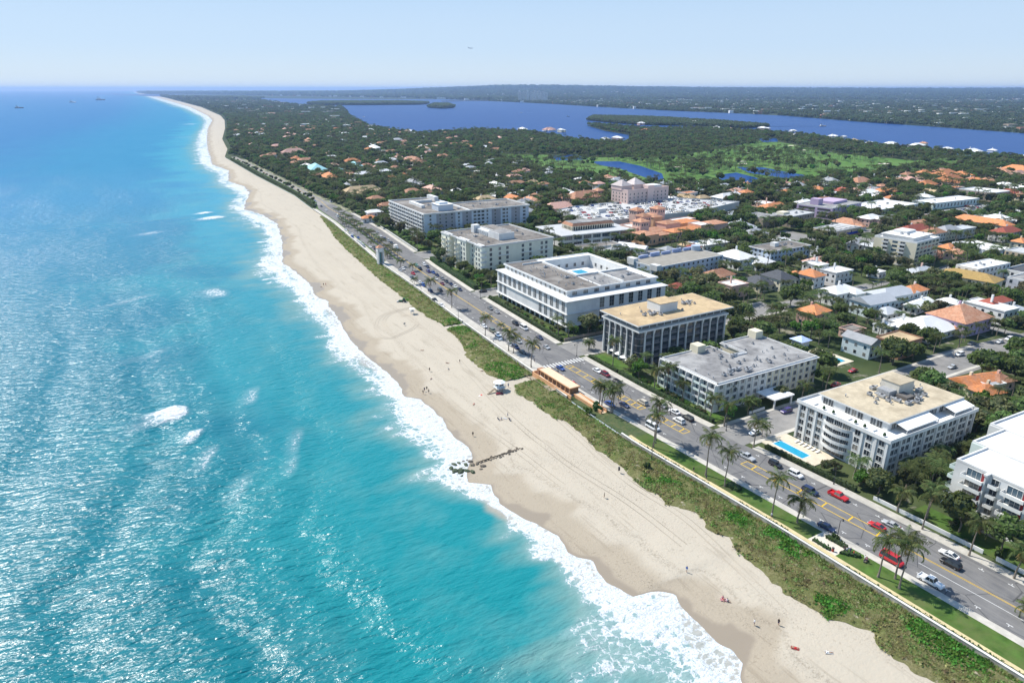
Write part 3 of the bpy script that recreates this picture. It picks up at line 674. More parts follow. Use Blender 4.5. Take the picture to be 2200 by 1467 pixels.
def pool_e():
    t = thing('swimming_pool', 'long blue swimming pool on a pale deck beside the block with the wrap-around terrace', 'pool', (175,112.5,0)); foot(171.5,112,15,24,0,1)
    m = MB(); m.box(-1.8,10.2,3,22,-.3,.16); m.build('deck', deckm, t)
    m = MB(); m.box(.3,4.6,7.6,19.6,.0,.20); m.build('basin_edge', whitew, t); m = MB(); m.box(.6,4.3,7.9,19.3,.05,.215); m.build('pool_water', poolw, t)
    for k in range(6):
        q = MB(); q.box(0,1.9,0,.65,.3,.38); q.box(1.4,1.9,0,.65,.38,.75); q.box(0.1,.2,.05,.15,0,.3); q.box(1.6,1.7,.05,.6,0,.3)
        o = q.build('sun_lounger', awnw); o.location = (182.2,120.2+k*1.6,.16); tag(o, 'white sun lounger on the pale deck of the long blue pool', 'sun lounger', 'sun loungers by the long blue pool'); o['label'] = 'white sun lounger by the long blue pool, '+('nearest of six','second nearest of six','third from the near end','third from the far end','second farthest of six','farthest of six')[k]
pool_e()

# ---- grey-roofed hotel
def hotel():
    t = thing('hotel', 'low white hotel with stained grey flat roof, deep notch and many rooftop machines', 'hotel', (176.2,158.5,0)); foot(176.2,158.5,54,30)
    H = 10.9; fh = 2.72; rm = greyroof
    for a in ((0,26,0,29.6),(26,33,0,16.7),(33,54,0,30.4)): walls(t, *a, -.3, H-.2, creamw if a[0] else M('hotel_wall',(.58,.57,.53),.85,.08))
    for i, (a, b) in enumerate((((0,26.4),(0,29.6)),((26.4,32.6),(0,16.7)),((32.6,54),(0,30.4)))):
        m = MB(); m.box(a[0]-(.7 if i==0 else 0),a[1]+(.7 if i==2 else 0),b[0]-.7,b[1]+.5,H-.2,H+.1); m.build('eave_slab', whitew, t)
        m = MB(); m.box(a[0]+.2,a[1]-.2 if i==2 else a[1],b[0]+.2,b[1]-.2,H+.02,H+.16); m.build('roof', rm, t)
    m = MB()
    for a in ((0,.3,0,29.6),(0,54,0,.3),(53.7,54,0.3,30.4),(33,54,30.1,30.4),(0,26,29.3,29.6),(25.7,26,16.7,29.3),(33,33.3,16.7,30.1),(26,33,16.4,16.7)): m.box(*a, H+.1, H+.62)
    m.build('parapet', whitew, t)
    # the brown stain of the sea end
    w = win(1.5,1.6,2); wd2 = win(1.9,2.0,2,1,glassb)
    for f in range(4):
        z = f*fh+.35
        for k in range(8):
            u = 1.9+k*3.7; put(t, 'window', wd2, 'S', u, z); put(t, 'balcony', balcony(3.3,1.1,mintw if (k+f)%3 else whitew,False,.75), 'S', u, f*fh+.22)
        for k in range(15):
            u = 2.0+k*3.6
            put(t, 'window', w, 'N', u, z+.35)
    for k in range(16): put(t, 'pilaster', cm('hpil', lambda: (lambda q: (q.box(-.16,.16,-.18,0,0,H-.2), q.mesh('pilaster', whitew))[-1])(MB())), 'N', .25+k*3.57, 0)
    for k in range(9): put(t, 'pilaster', cm('hpil2', lambda: (lambda q: (q.box(-.14,.14,-1.3,0,0,H-.2), q.mesh('pilaster', whitew))[-1])(MB())), 'S', .15+k*3.66, 0)
    for x, y in ((15.5,26),(49,26.5)): walls(t, x,x+4.2,y,y+4.4,H+.16,H+3.2,creamw,'stair_house')
    walls(t, 26.4,32.6,16.9,18.4,H-1.2,H+.55,steel,'air_handler')
    r = random.Random(4)
    clutter(t, [(r.uniform(16,51),r.uniform(3,27),r.choice((0,1,2,2))) for _ in range(24)] + [(8+2.6*i,5+r.uniform(-2,2),r.choice((0,1,2))) for i in range(5)], H+.16)
    vents(t, 16, 2,52,2,15,H+.16,5)
    # entrance porch
    m = MB(); m.box(20,30.6,-9.4,-.8,3.6,4.05); m.build('porch_roof', whiteroof, t)
    for x in (20.6,29.6):
        for y in (-9,-1.6): walls(t, x,x+.5,y,y+.5,0,3.6,whitew,'porch_column')
hotel()
PB = P(1777,770); PC = P(1721,748)
def hpool():
    t = thing('swimming_pool', 'small turquoise pool behind the low grey-roofed hotel', 'pool', (PB.x-4,PB.y-2,0)); foot(PB.x-12,PB.y-14,22,24,0,0)
    m = MB(); m.box(-1,11,-6,12,-.3,.14); m.build('deck', deckm, t); m = MB(); m.box(1,8,-4,7,.05,.2); m.build('pool_water', poolw, t)
    t = thing('pavilion', 'small pavilion with blue and white striped pyramid roof by the hotel pool', 'pavilion', (PC.x,PC.y,0)); foot(PC.x-4,PC.y-4,11,11)
    m = MB(); m.hip(0,6,0,6,2.8,1.9,.6); m.build('roof', M('blue_white_canvas',(.42,.52,.80),.8,.3,1.0), t); walls(t,.3,5.7,.3,5.7,0,2.8,whitew)
hpool()

# ---- dark glass block with white fins
def block_c():
    t = thing('apartment_building', 'dark-glazed apartment block with white vertical fins and flat tan roof', 'building', (179.8,206.3,0), 0); foot(179.8,206.3,50,24)
    LX, LY, H = 49.7, 23.5, 15.4; r = 2.6; fh = 3.05
    arc = [(r-r*math.cos(a), r-r*math.sin(a)) for a in [i*math.pi/12 for i in range(7)]]
    foots = arc + [(LX,0),(LX,LY),(0,LY)]
    m = MB(); m.prism(foots, 0, H, 0); m.build('curtain_wall', glass, t)
    for f in range(0,6):
        q = [(x-.12 if x < LX/2 else x+.12, y-.12 if y < LY/2 else y+.12) for x, y in foots]; z = f*fh
        m = MB(); m.prism(q, z-.12, z+.16); m.build('floor_edge', M('grey_floor_edge',(.22,.22,.23),.8,.1), t)
    def fin(w, d): return cm(('fin',w,d), lambda: (lambda q: (q.add([(-w*.7,-d,0),(w*.7,-d,0),(w*.7,0,0),(-w*.7,0,0),(-w*.38,-d*.6,H-2),(w*.38,-d*.6,H-2),(w*.38,0,H-2),(-w*.38,0,H-2),(-w*.9,-d,H),(w*.9,-d,H),(w*.9,0,H),(-w*.9,0,H)],
        [(0,1,5,4),(1,2,6,5),(2,3,7,6),(3,0,4,7),(4,5,9,8),(5,6,10,9),(6,7,11,10),(7,4,8,11),(8,9,10,11)]), q.mesh('fin', whitew))[-1])(MB()))
    for k in range(11): put(t, 'fin', fin(.5,.9), 'N', 3.1+k*4.62, 0)
    for k in range(6): put(t, 'fin', fin(.5,.9), 'S', 3.4+k*3.9, 0)
    pn = cm('cpane', lambda: (lambda q: (q.box(-1.35,1.35,-.05,0,0,1.2), q.mesh('spandrel_panel', M('spandrel',(.10,.11,.13),.5,.4,.3)))[-1])(MB()))
    for f in range(5):
        for k in range(10): put(t, 'spandrel_panel', pn, 'N', 5.4+k*4.62, f*fh+.2)
    m = MB(); m.prism([(-.9,-.9),(LX+.9,-.9),(LX+.9,LY+.9),(-.9,LY+.9)], H, H+.75); m.build('cornice_slab', whitew, t)
    walls(t, 1.2,LX-1,1.2,LY-1,H+.75,18.1,glassb,'penthouse_glazing')
    for k in range(12): walls(t, 2+k*4.1,2.3+k*4.1,.95,1.19,H+.75,18.1,whitew,'penthouse_mullion')
    for k in range(6): walls(t, .95,1.19,2+k*3.8,2.3+k*3.8,H+.75,18.1,whitew,'penthouse_mullion')
    m = MB(); m.box(-1.5,53.2,-.9,25.2,18.1,18.55); m.build('roof_slab', whitew, t); m = MB(); m.box(-1.2,52.9,-.6,24.9,18.5,18.62); m.build('roof', tanroof, t)
    walls(t, 18,28,8.2,16.6,18.6,22.6,whitew,'plant_room'); m = MB(); m.box(17.8,28.2,8,16.8,22.6,22.8); m.build('plant_room_roof', tanroof, t)
    clutter(t, [(10,9,0),(12,10.5,2),(13.2,8,1),(14.6,11,0),(15.4,8.8,1),(16.6,6,0),(12,13.4,2),(36.5,13.2,1),(38.6,12,0),(40,14,1),(41,11,2),(38,15.5,2),(29.5,6.5,2)], 18.62); vents(t, 8, 2,50,2,22,18.62,6)
    for k in range(6):
        c = P(1318+k*11, 752+k*7.6, 2); u = thing('parasol', 'round white parasol on the terrace at the sea side of the dark-glazed block', 'parasol', (c.x, c.y, 0), 0, 'white terrace parasols'); u['label'] = 'round white parasol by the dark-glazed block, '+('farthest of six','second farthest of six','third from the far end','third from the near end','second nearest of six','nearest of six')[k]
        m = MB(); m.cyl(0,0,0,2.3,.05,6); m.build('pole', steel, u); m = MB(); m.cyl(0,0,2.1,2.9,1.8,12,0,.15); m.build('canopy', awnw, u)
    foot(169,206,10,24,0,0)
block_c()

# ---- white four-storey block round a courtyard
def block_w():
    t = thing('apartment_building', 'long white block round a roof courtyard, with paired tall windows on two tiers', 'building', (178.6,257.4,0), -R(1)); foot(178.6,257.4,60.4,70.5)
    LX, LY, H = 60.4, 70.5, 15.6
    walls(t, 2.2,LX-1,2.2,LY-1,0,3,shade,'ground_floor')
    for k in range(15): walls(t, .4,1.1,.6+k*4.9,1.3+k*4.9,0,3,whitew,'pillar')
    for k in range(12): walls(t, 1.5+k*5,2.2+k*5,.4,1.1,0,3,whitew,'pillar')
    for x0,x1,y0,y1 in ((0,25.2,0,LY),(56.6,LX,0,LY),(25.2,56.6,0,29.2),(25.2,56.6,62.6,LY)): walls(t, x0,x1,y0,y1,3,H-.3,whitew)
    for z in (3.0,9.1): m = MB(); m.box(-.7,LX+.3,-.7,LY+.3,z-.15,z+.2); m.build('floor_edge', whitew, t)
    m = MB()
    for a in ((-1,25.2,-1,LY+.5),(56.6,LX+1,-1,LY+.5),(25.2,56.6,-1,29.2),(25.2,56.6,62.6,LY+.5)): m.box(*a, H-.3, H)
    m.build('terrace_slab', whitew, t)
    wt = win(.95,4.6,1,4)
    for k in range(13):
        for d in (-.72,.72): put(t, 'window', wt, 'S', 3+k*5.3+d, 10)
        if k < 5 or k > 10:
            for d in (-.72,.72): put(t, 'window', wt, 'S', 3+k*5.3+d, 3.9)
    slot = win(2.7,5.2,2,3)
    for k in range(7): put(t, 'window', slot, 'N', 20.5+k*5.9, 9.7); put(t, 'window', slot, 'N', 20.5+k*5.9, 3.6)
    o = (4.6,7.0); x0,x1,y0,y1 = 4.6,60.0,7.0,LY-.6
    for a in ((x0,25.2,y0,y1),(56.6,x1,y0,y1),(25.2,56.6,y0,29.2),(25.2,56.6,62.6,y1)): walls(t, *a, H, 17.8, whitew, 'penthouse_wall')
    for k in range(14): put(t, 'window', win(1.5,1.5,2), 'S', 9+k*4.4, H+.35, x0)
    for k in range(8): put(t, 'window', win(2.7,1.8,3), 'N', 9+k*6.5, H+.15, y0)
    for a, rm in (((x0-.6,25.2,y0-.7,y1+.6),brownroof),((56.6,x1+.6,y0-.7,y1+.6),whiteroof),((25.2,56.6,y0-.7,29.2),greyroof),((25.2,56.6,62.6,y1+.6),whiteroof)):
        m = MB(); m.box(*a, 17.8, 18.15); m.build('roof_slab', whitew, t)
        m = MB(); m.box(a[0]+.7,a[1]-.7,a[2]+.7,a[3]-.7,18.1,18.22); m.build('roof', rm, t)
    m = MB()
    for a in ((x0-.6,x1+.6,y0-.7,y0-.3),(x0-.6,x0-.2,y0-.3,y1+.6),(x1+.2,x1+.6,y0-.3,y1+.6),(x0-.2,x1+.2,y1+.2,y1+.6)): m.box(*a, 18.15, 18.6)
    for a in ((24.2,25.2,28.2,63.6),(56.6,57.6,28.2,63.6),(25.2,56.6,28.2,29.2),(25.2,56.6,62.6,63.6),(38,39,y0,28.2),(12,24.2,63,63.4)): m.box(*a, 18.15, 19.1)
    m.build('parapet', whitew, t)
    for k in range(5): put(t, 'window', win(1.6,2.0,2), 'F', 30+k*5.5, 13.6, 29.2); link('window', win(1.6,2.0,2), t, (56.6,34+k*5.5,13.6), -math.pi/2); 
    for k in range(5): put(t, 'window', win(1.6,2.0,2), 'N', 30+k*5.5, 13.6, 62.6)
    m = MB(); m.box(25.2,56.6,29.2,62.6,9,12.2); m.build('courtyard_deck', M('court_deck',(.55,.55,.54)), t); walls(t, 36,52,44,58,12.2,13.3,whiteroof,'courtyard_platform'); m = MB(); m.box(39,46,47,55,13.3,13.36); m.build('pool_water', poolw, t)
    clutter(t, [(14,16,0),(18,28,1),(12,40,2),(20,52,1),(44,15,0),(50,18,1),(30,20,2)], 18.22); vents(t, 40, 8,24,10,66,18.22,7); vents(t, 20, 28,55,9,27,18.22,8)
block_w()

# ---- pale yellow block with scalloped balconies
def block_y():
    t = thing('apartment_building', 'pale yellow apartment block with stacks of scalloped cream balconies and white penthouse', 'building', (191.5,368,0), R(2)); foot(191.5,368,53,56)
    LX, LY, H = 53, 55, 19.1; fh = 3.05
    walls(t, 2,LX,0,LY,0,H,yelloww)
    for a, b in ((0,8),(20,32),(43,54.5)): walls(t, -.6,2,a,b,0,H,yelloww,'bay_wall'); m = MB(); m.box(-1,2.5,a-.4,b+.4,H,H+.8); m.build('parapet', whitew, t)
    for f in range(6):
        for u in (31,43,50): put(t, 'balcony', balcony(6.5,2.3,M('cream_balcony',(.70,.67,.56),.85,.05),True,1.0), 'S', u, f*fh+.4, -.6)
        put(t, 'balcony', balcony(4.4,2.0,whitew,True,1.0), 'N', .8, f*fh+.4)
        for u in (3,6.5,22.5,26,47): put(t, 'window', win(1.5,1.8,2,1,glassb), 'S', u, f*fh+.9, -.6)
        for u in (12,16,37): put(t, 'window', win(1.5,1.8,2), 'S', u, f*fh+.9, 2)
        for u in (6,12.5,18,29.5,35.2,44,47.5): put(t, 'window', win(1.7,1.9,2), 'N', u, f*fh+.8)
    for z in (fh*4+.3,): 
        for u in (15.2,32.4,45.7): m = MB(); m.box(u-4.5,u+4.5,-.9,0,z,z+.25); m.build('cornice', whitew, t)
    roof(t, 0,LX+.4,-.4,LY+.4,H,brownroof,whitew,.8,.6)
    walls(t, 19.5,31,12.5,26,H,H+4.2,whitew,'penthouse_wall'); walls(t, 19.5,23.5,26,44,H,H+3.2,whitew,'penthouse_wall'); walls(t, 17.5,22,42,46,H,H+5.2,whitew,'stair_house'); walls(t,27,37,26,50,H,H+2.6,whitew,'penthouse_wall')
    m = MB(); m.box(20,30.5,13,25.5,H+4.2,H+4.3); m.build('penthouse_roof', greyroof, t); m = MB(); m.box(27.4,36.6,26.3,49.6,H+2.6,H+2.7); m.build('penthouse_roof', brownroof, t)
    for k in range(6): walls(t, 19.3,19.5,27+k*2.8,28.6+k*2.8,H+.4,H+2.6,M('louvre_grey',(.35,.38,.4)),'louvre')
    clutter(t, [(10,10,0),(12,30,1),(9,44,2),(42,20,0),(45,32,1)], H+.03); vents(t, 14, 4,18,4,50,H+.03,9)
block_y()

# ---- long white L-shaped slab
def block_l():
    t = thing('apartment_building', 'long seven-storey L-shaped slab with white sea balconies and blue-shaded end walls', 'building', (205,489,0), -R(1)); foot(205,489,93,77)
    H = 19.8; fh = 2.83; lw = M('blue_shade_stucco',(.54,.59,.65),.85,.05,.3); gw = M('grey_panel',(.34,.335,.36),.85,.08,.3)  # the blue of the shaded near side is put into the wall colour
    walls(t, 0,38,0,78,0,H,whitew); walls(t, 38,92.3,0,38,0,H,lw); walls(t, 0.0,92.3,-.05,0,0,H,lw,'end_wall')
    for a, b in ((10,26),(32,40),(58,66),(76,84)): walls(t, a,b,-.18,-.05,0,H,gw,'grey_wall_panel')
    for f in range(7):
        for k in range(8): put(t, 'balcony', balcony(8.6,1.7,whitew,False,1.0), 'S', 5+k*9.6, f*fh+.35)
        for k in range(16): put(t, 'window', win(3.0,1.9,3,1,glassb), 'S', 3+k*4.8, f*fh+.45)
        for i, u in enumerate((5,13,18,23,29,36,43,46.5,50,54,61,69,72,80,88)): put(t, 'window', win(2.4 if i in (6,7,8,11,14) else 1.4,1.6,2), 'N', u, f*fh+.7, -.18 if i in (1,2,3,5,10,13) else -.05)
    roof(t, -.9,38.4,-.9,78.6,H,brownroof,whitew,.9,.7); roof(t, 38.4,93,-.9,38.8,H+.06,brownroof,whitew,.9,.7)
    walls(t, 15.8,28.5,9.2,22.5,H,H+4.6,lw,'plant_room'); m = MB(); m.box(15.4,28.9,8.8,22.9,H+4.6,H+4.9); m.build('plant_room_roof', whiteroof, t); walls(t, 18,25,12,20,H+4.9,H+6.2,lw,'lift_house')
    walls(t, 10,13,30,58,H+.03,H+2.2,whitew,'screen_wall'); walls(t, 13,30,56,58,H+.03,H+2,whitew,'screen_wall'); walls(t, 34,37.6,60,77,H,H+3.4,whitew,'stair_house')
    clutter(t, [(34,12,1),(40,20,0),(50,18,1),(60,25,0),(70,15,1),(82,20,0),(20,40,1),(25,66,0)], H+.03); vents(t, 24, 40,90,4,34,H+.03,10)
block_l()

# ---- bank with the arcaded rooftop storey
def bank():
    t = thing('bank_building', 'white bank with an arcaded rooftop storey under a terracotta mansard', 'building', (280,412,0), -R(4)); foot(280,412,64,42)
    H = 9.4; walls(t, 2,61,2,40,0,H-.6,whitew); m = MB(); m.box(0,63,0,42,H-.6,H); m.build('roof_slab', whitew, t); m = MB(); m.box(.6,62.4,.6,41.4,H,H+.08); m.build('roof', M('pale_grey_roof',(.46,.47,.47),.9,.1,.2), t)
    for k in range(7): put(t, 'window', win(6.6,2.6,4,1,glassb), 'N', 6.5+k*8.2, 5.4, 2); put(t, 'window', win(6.6,2.8,4), 'N', 6.5+k*8.2, .8, 2)
    for k in range(4): put(t, 'window', win(6,2.6,4,1,glassb), 'S', 7+k*9, 5.4, 2)
    x0,x1,y0,y1 = 16,54,13,29
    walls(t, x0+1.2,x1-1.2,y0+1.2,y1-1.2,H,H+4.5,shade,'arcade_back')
    col = cm('arch', lambda: (lambda q: (q.box(-.28,.28,-.35,.1,0,2.3), q.add([(-.28,-.35,2.3),(.28,-.35,2.3),(1.0,-.35,3.3),(-1.0,-.35,3.3),(-.28,.1,2.3),(.28,.1,2.3),(1.0,.1,3.3),(-1.0,.1,3.3)],[(0,1,2,3),(5,4,7,6),(1,5,6,2),(4,0,3,7)]), q.mesh('arch_column', creamw))[-1])(MB()))
    for k in range(18): put(t, 'arch_column', col, 'N', x0+1+k*2.12, H, y0+.4)
    for k in range(8): put(t, 'arch_column', col, 'S', y0+.8+k*2.06, H, x0+.4)
    m = MB(); z = H+3.3; m.add([(x0,y0,z),(x1,y0,z),(x1,y1,z),(x0,y1,z),(x0+1.8,y0+1.8,z+2),(x1-1.8,y0+1.8,z+2),(x1-1.8,y1-1.8,z+2),(x0+1.8,y1-1.8,z+2)], [(0,1,5,4),(1,2,6,5),(2,3,7,6),(3,0,4,7),(3,2,1,0)]); m.build('mansard', terra, t)
    m = MB(); m.box(x0+1.8,x1-1.8,y0+1.8,y1-1.8,z+1.8,z+2.08); m.build('upper_roof', greyroof, t)
    t2 = thing('shop_building', 'low white annex with a flat brown roof in front of the arcaded bank', 'building', (276,388,0), -R(4)); foot(276,388,40,14); walls(t2,0,38,0,12,0,4.6,whitew); roof(t2,0,38,0,12,4.6,brownroof); winstuff(t2, [('N',3+k*4.5,1,3,2.2,0) for k in range(8)])
bank()

# ---- near white block cut by the frame
def block_n():
    t = thing('apartment_building', 'white apartment block with white membrane roof, angular balconies and red doors', 'building', (186.4,20,0), -R(2)); foot(186.4,0,60,83)
    H = 14.5; fh = 2.9; bl = M('balcony_white',(.70,.70,.67),.85,.05); red = M('red_door',(.20,.022,.024),.6,.1)
    walls(t, 0,14,-30,63,-.3,H,whitew); walls(t, 14,30,-30,67,-.3,H,mintw); walls(t, 30,60,-30,71,-.3,H,whitew)
    for a in ((0,14.3,-30,63),(14.3,30.3,-30,67),(30.3,60,-30,71)): roof(t, *a, H, whiteroof, whitew, .55, .5)
    for k in range(7):
        y = 57.5 - k*10.2
        for f in range(5):
            z = f*fh
            put(t, 'balcony', balcony(5.6,2.1,bl,False,.85), 'S', y, z+.05); put(t, 'glazed_door', win(3.6,2.25,3,1,glassb), 'S', y+.4, z+.1); 
            m = cm('reddoor', lambda: (lambda q: (q.box(-.5,.5,-.1,.0,0,2.3), q.mesh('red_door_panel', red))[-1])(MB())); put(t, 'red_door_panel', m, 'S', y-2.1, z+.1)
            put(t, 'side_balcony', balcony(2.2,1.3,bl,False,.85), 'S', y-5.0, z+.05); put(t, 'window', win(1.8,1.7,2), 'S', y-5.0, z+.6)
        walls(t, -1.6,-.002,y-3.3,y-2.95,-.3,H,whitew,'fin_wall'); m = MB(); m.box(-1.9,.3,y-3.6,y-2.7,H,H+.5); m.build('fin_cap', whitew, t)
    for f in range(5): link('corner_balcony', balcony(3.2,1.4,mintw,False,.85), t, (1.6,63,f*fh+.1), math.pi)
    clutter(t, [(12,20,0),(20,30,1),(22,44,2),(26,16,0)], H+.03); vents(t, 14, 3,40,5,58,H+.03,11)
block_n()

# ---- other buildings behind: roof corners A (far sea), B (near sea), C (near inland)
def bldg(label, B, LX, LY, h, rz, wall, rm, fl, nx, ny, par=.5, name='apartment_building', over=0.0, ww=1.5, gm=glass):
    t = thing(name, label, 'building', (B[0],B[1],0), rz); foot(B[0],B[1],LX,LY,rz)
    walls(t, 0,LX,0,LY,-.3,h-.15,wall); roof(t, -over,LX+over,-over,LY+over,h,rm,whitew,par,.4)
    it = []; fh = h/fl
    for f in range(fl):
        it += [('N',LX*(k+.5)/nx,f*fh+fh*.3,ww,fh*.5,0) for k in range(nx)] + [('S',LY*(k+.5)/ny,f*fh+fh*.3,ww,fh*.5,0) for k in range(ny)]
    winstuff(t, it, gm); return t
t = bldg('blue-grey three-storey block with flat brown roof and white eave behind the hip-roofed white houses', (372,302), 39, 18, 9, 0, bluew, brownroof, 3, 11, 5, .4, over=.6)
walls(t, 14,18,9,13,9,11.6,whitew,'stair_house'); clutter(t, [(20,10,1),(23,9,0),(26,10.5,1),(29,8,0)], 9.05)
t = bldg('cream six-storey block with white penthouse and a glazed stair wall standing over the trees', (447,250), 31, 28, 16, R(6), creamw, whiteroof, 6, 6, 1, .9, ww=3.4, gm=glassb)
walls(t, 3,26,4,24,16,18.6,whitew,'penthouse_wall'); m = MB(); m.box(2,27,3,25,18.6,18.9); m.build('penthouse_roof', whiteroof, t); walls(t, 12,24,13,22,18.9,20.4,whitew,'plant_room'); clutter(t, [(8,10,0),(9,15,1),(24,8,2)], 18.9)
for f in range(6):
    for u in (9,20): put(t, 'balcony', balcony(4.2,1.6,whitew,False,.9), 'S', u, f*2.66+.4); put(t, 'window', win(3.0,1.8,2), 'S', u, f*2.66+.5)
t = bldg('lilac office building with open parking bands and a square lilac stair tower', (554,390), 54, 34, 10, R(9), lilacw, greyroof, 3, 8, 1, .6, name='office_building')
walls(t, 8,16,18,26,10,15.5,lilacw,'stair_tower'); walls(t, 24,50,12,30,10,12.2,lilacw,'upper_storey')
for f in range(3):
    for a, b in ((2,14),(17,32)): walls(t, -.12,.0,a,b,f*3.2+1.1,f*3.2+2.7,shade,'parking_opening_shade')
t = bldg('brown stone civic building with two storeys and pale flat roofs by the lilac offices', (493,384), 34, 19, 9, R(6), stonew, M('pale_grey_roof',(.46,.47,.47)), 2, 9, 4, .5, name='civic_building'); walls(t, -19,.0,14,34,0,8,stonew,'wing_wall'); roof(t, -19,0,14,34,8,greyroof); foot(474,396,22,24)
walls(t, 3,12,10,17,9,11,creamw,'roof_house'); clutter(t, [(18,8,1),(22,10,0),(26,7,1)], 9.05)
t = bldg('long low white shop range with pale roof beyond the palm row', (606,379), 66, 34, 6, R(3), whitew, whiteroof, 1, 14, 6, .5, name='shop_building'); clutter(t, [(20,12,1),(40,16,0),(44,18,1),(10,20,2)], 6.05)
t = bldg('second white shop range behind the car park, farther inland', (686,376), 74, 22, 6, -R(3), mintw, whiteroof, 1, 14, 4, .5, name='shop_building'); clutter(t, [(20,12,1),(50,10,0)], 6.05)
bldg('brown stone hall with a bright white roof at the far end of the car park', (789,373), 30, 36, 9, 0, stonew, whiteroof, 2, 7, 8, .8, name='civic_building')
t = bldg('tan shop building with a blue awning and striped grey roof', (482,334), 36, 19, 6, R(4), tanw, greyroof, 1, 4, 2, .4, name='shop_building'); m = MB(); m.add([(16,-.05,3.4),(36,-.05,3.4),(36,-1.8,2.2),(16,-1.8,2.2)], [(0,3,2,1),(0,1,2,3)]); m.build('awning', M('blue_awning',(.02,.06,.45)), t)
for k in range(5): walls(t, 4+k*6.5,6.5+k*6.5,3,17,6.05,6.5,whiteroof,'skylight_strip')
t = bldg('white flat-roofed block behind the yellow-tiled shop terrace', (435,205), 34, 13, 10, -R(2), whitew, whiteroof, 3, 8, 3, .5, name='shop_building'); clutter(t, [(8,6,0),(14,5,1),(16,8,0),(24,6,2)], 10.05)
t = bldg('low white range with small white awnings near the right side', (518,240), 22, 30, 5, -R(14), bluew, whiteroof, 1, 4, 1, .4, name='shop_building')
for k in range(5): m = MB(); m.poly([(-.05,3+k*5.4,3.4),(-.05,6.6+k*5.4,3.4),(-1.6,6.6+k*5.4,2.3),(-1.6,3+k*5.4,2.3)]); m.build('awning', awnw, t)
t = thing('shop_building', 'cream shop terrace with a long yellow-tiled roof', 'building', (424,190,0), R(8)); foot(424,190,16,30); walls(t,0,14,0,30,0,7,creamw); m = MB(); m.hip(0,14,0,30,7,3.2,.8); m.build('roof', M('yellow_tiles',(.46,.31,.11),.85,.25,1), t)
for k in range(6): put(t, 'window', win(1.6,2.2,2), 'S', 3+k*4.6, 4)
put(t, 'balcony', balcony(22,1.6,whitew,False,1), 'S', 14, 3.6)
t = bldg('grey-white two-storey block with flat roof at the right edge, nearer than the yellow tiles', (442,178), 30, 14, 7.5, 0, M('grey_stucco',(.45,.46,.5)), greyroof, 2, 7, 3, .5)
t = bldg('white flat-roofed shops with dark roof well at the right edge', (462,193), 40, 11, 7, 0, whitew, darkroof, 2, 9, 3, .8, name='shop_building')
t = bldg('brown corner house with a turret storey at the right edge', (508,212), 16, 14, 9.5, 0, tanw, M('pale_grey_roof',(.46,.47,.47)), 3, 4, 4, .6, name='corner_building')
# long blue building with curved parapets
t = bldg('long low blue-white building with a stepped curved parapet behind the courtyard block', (277,306), 60, 24, 9, R(4), bluew, M('olive_gravel_roof',(.30,.28,.24),.95,.15,.3), 3, 14, 4, .4, name='apartment_building')
for k in range(5): walls(t, 8+k*10,16+k*10,23.2,24.4,8.9,10.8+.5*(k%2),M('blue_parapet',(.32,.38,.56)),'stepped_parapet')
m = MB(); m.cyl(57,21,9,12.2,3,14); m.build('round_turret', bluew, t); walls(t, -.8,3,19,25,7,11,whitew,'corner_pier'); walls(t, -.8,3,-1,5,7,10.5,whitew,'corner_pier')
palepink = M('pale_pink_stucco',(.66,.50,.45),.85,.06,.4)
# pink tower block
t = thing('apartment_building', 'pink block with two pale pyramid-roofed towers behind the rooftop car park', 'building', (431,524,0), R(3)); foot(431,524,54,24,R(3))
walls(t,0,54,0,24,0,17.5,palepink); walls(t,-.4,13,9,24.4,17.5,21.5,palepink,'tower'); walls(t,15,29,8,22,17.5,22,palepink,'tower'); walls(t,25,33,-1,9,0,21.5,palepink,'stair_tower'); roof(t,0,54,0,24,17.5,greyroof,palepink,1.4,.6)
m = MB(); m.hip(-.4,13,9,24.4,21.5,5,.6); m.build('pyramid_roof', M('pale_pink_tiles',(.52,.46,.44)), t); m = MB(); m.hip(15,29,8,22,22,6,.6); m.build('pyramid_roof', MC['pale_pink_tiles'], t); walls(t,38,50,6,18,17.5,20,whitew,'plant_room')
winstuff(t, [('N',3+k*5.2,7+f*3.3,1.2,1.7,0) for k in range(10) for f in range(3) if not 24<3+k*5.2<34]+[('S',3+k*4.5,7+f*3.3,1.2,1.7,0) for k in range(5) for f in range(3)])
# rooftop parking deck
DK = [(351,526),(378,536),(427,536),(497,527),(533,478),(456,456),(422,460),(346,458)]
t = thing('parking_structure', 'flat concrete parking deck full of cars in front of the pink block', 'parking deck', (346,456,0)); m = MB(); m.prism([(a-346,b-456) for a,b in DK],0,5.7); m.build('deck', M('deck_concrete',(.50,.50,.49),.9,.08,.2), t)
for a, b in zip(DK, DK[1:]+DK[:1]):
    m = MB(); d = Vector((b[0]-a[0],b[1]-a[1],0)); L = d.length; n = Vector((d.y,-d.x,0)).normalized()*.15; m.prism([(a[0]-346-n.x,a[1]-456-n.y),(b[0]-346-n.x,b[1]-456-n.y),(b[0]-346+n.x,b[1]-456+n.y),(a[0]-346+n.x,a[1]-456+n.y)],5.7,6.6); m.build('barrier', whitew, t)
walls(t,30,38,40,48,5.7,9.2,whitew,'stair_house'); FOOT.append((440,492,98,38,-.1))
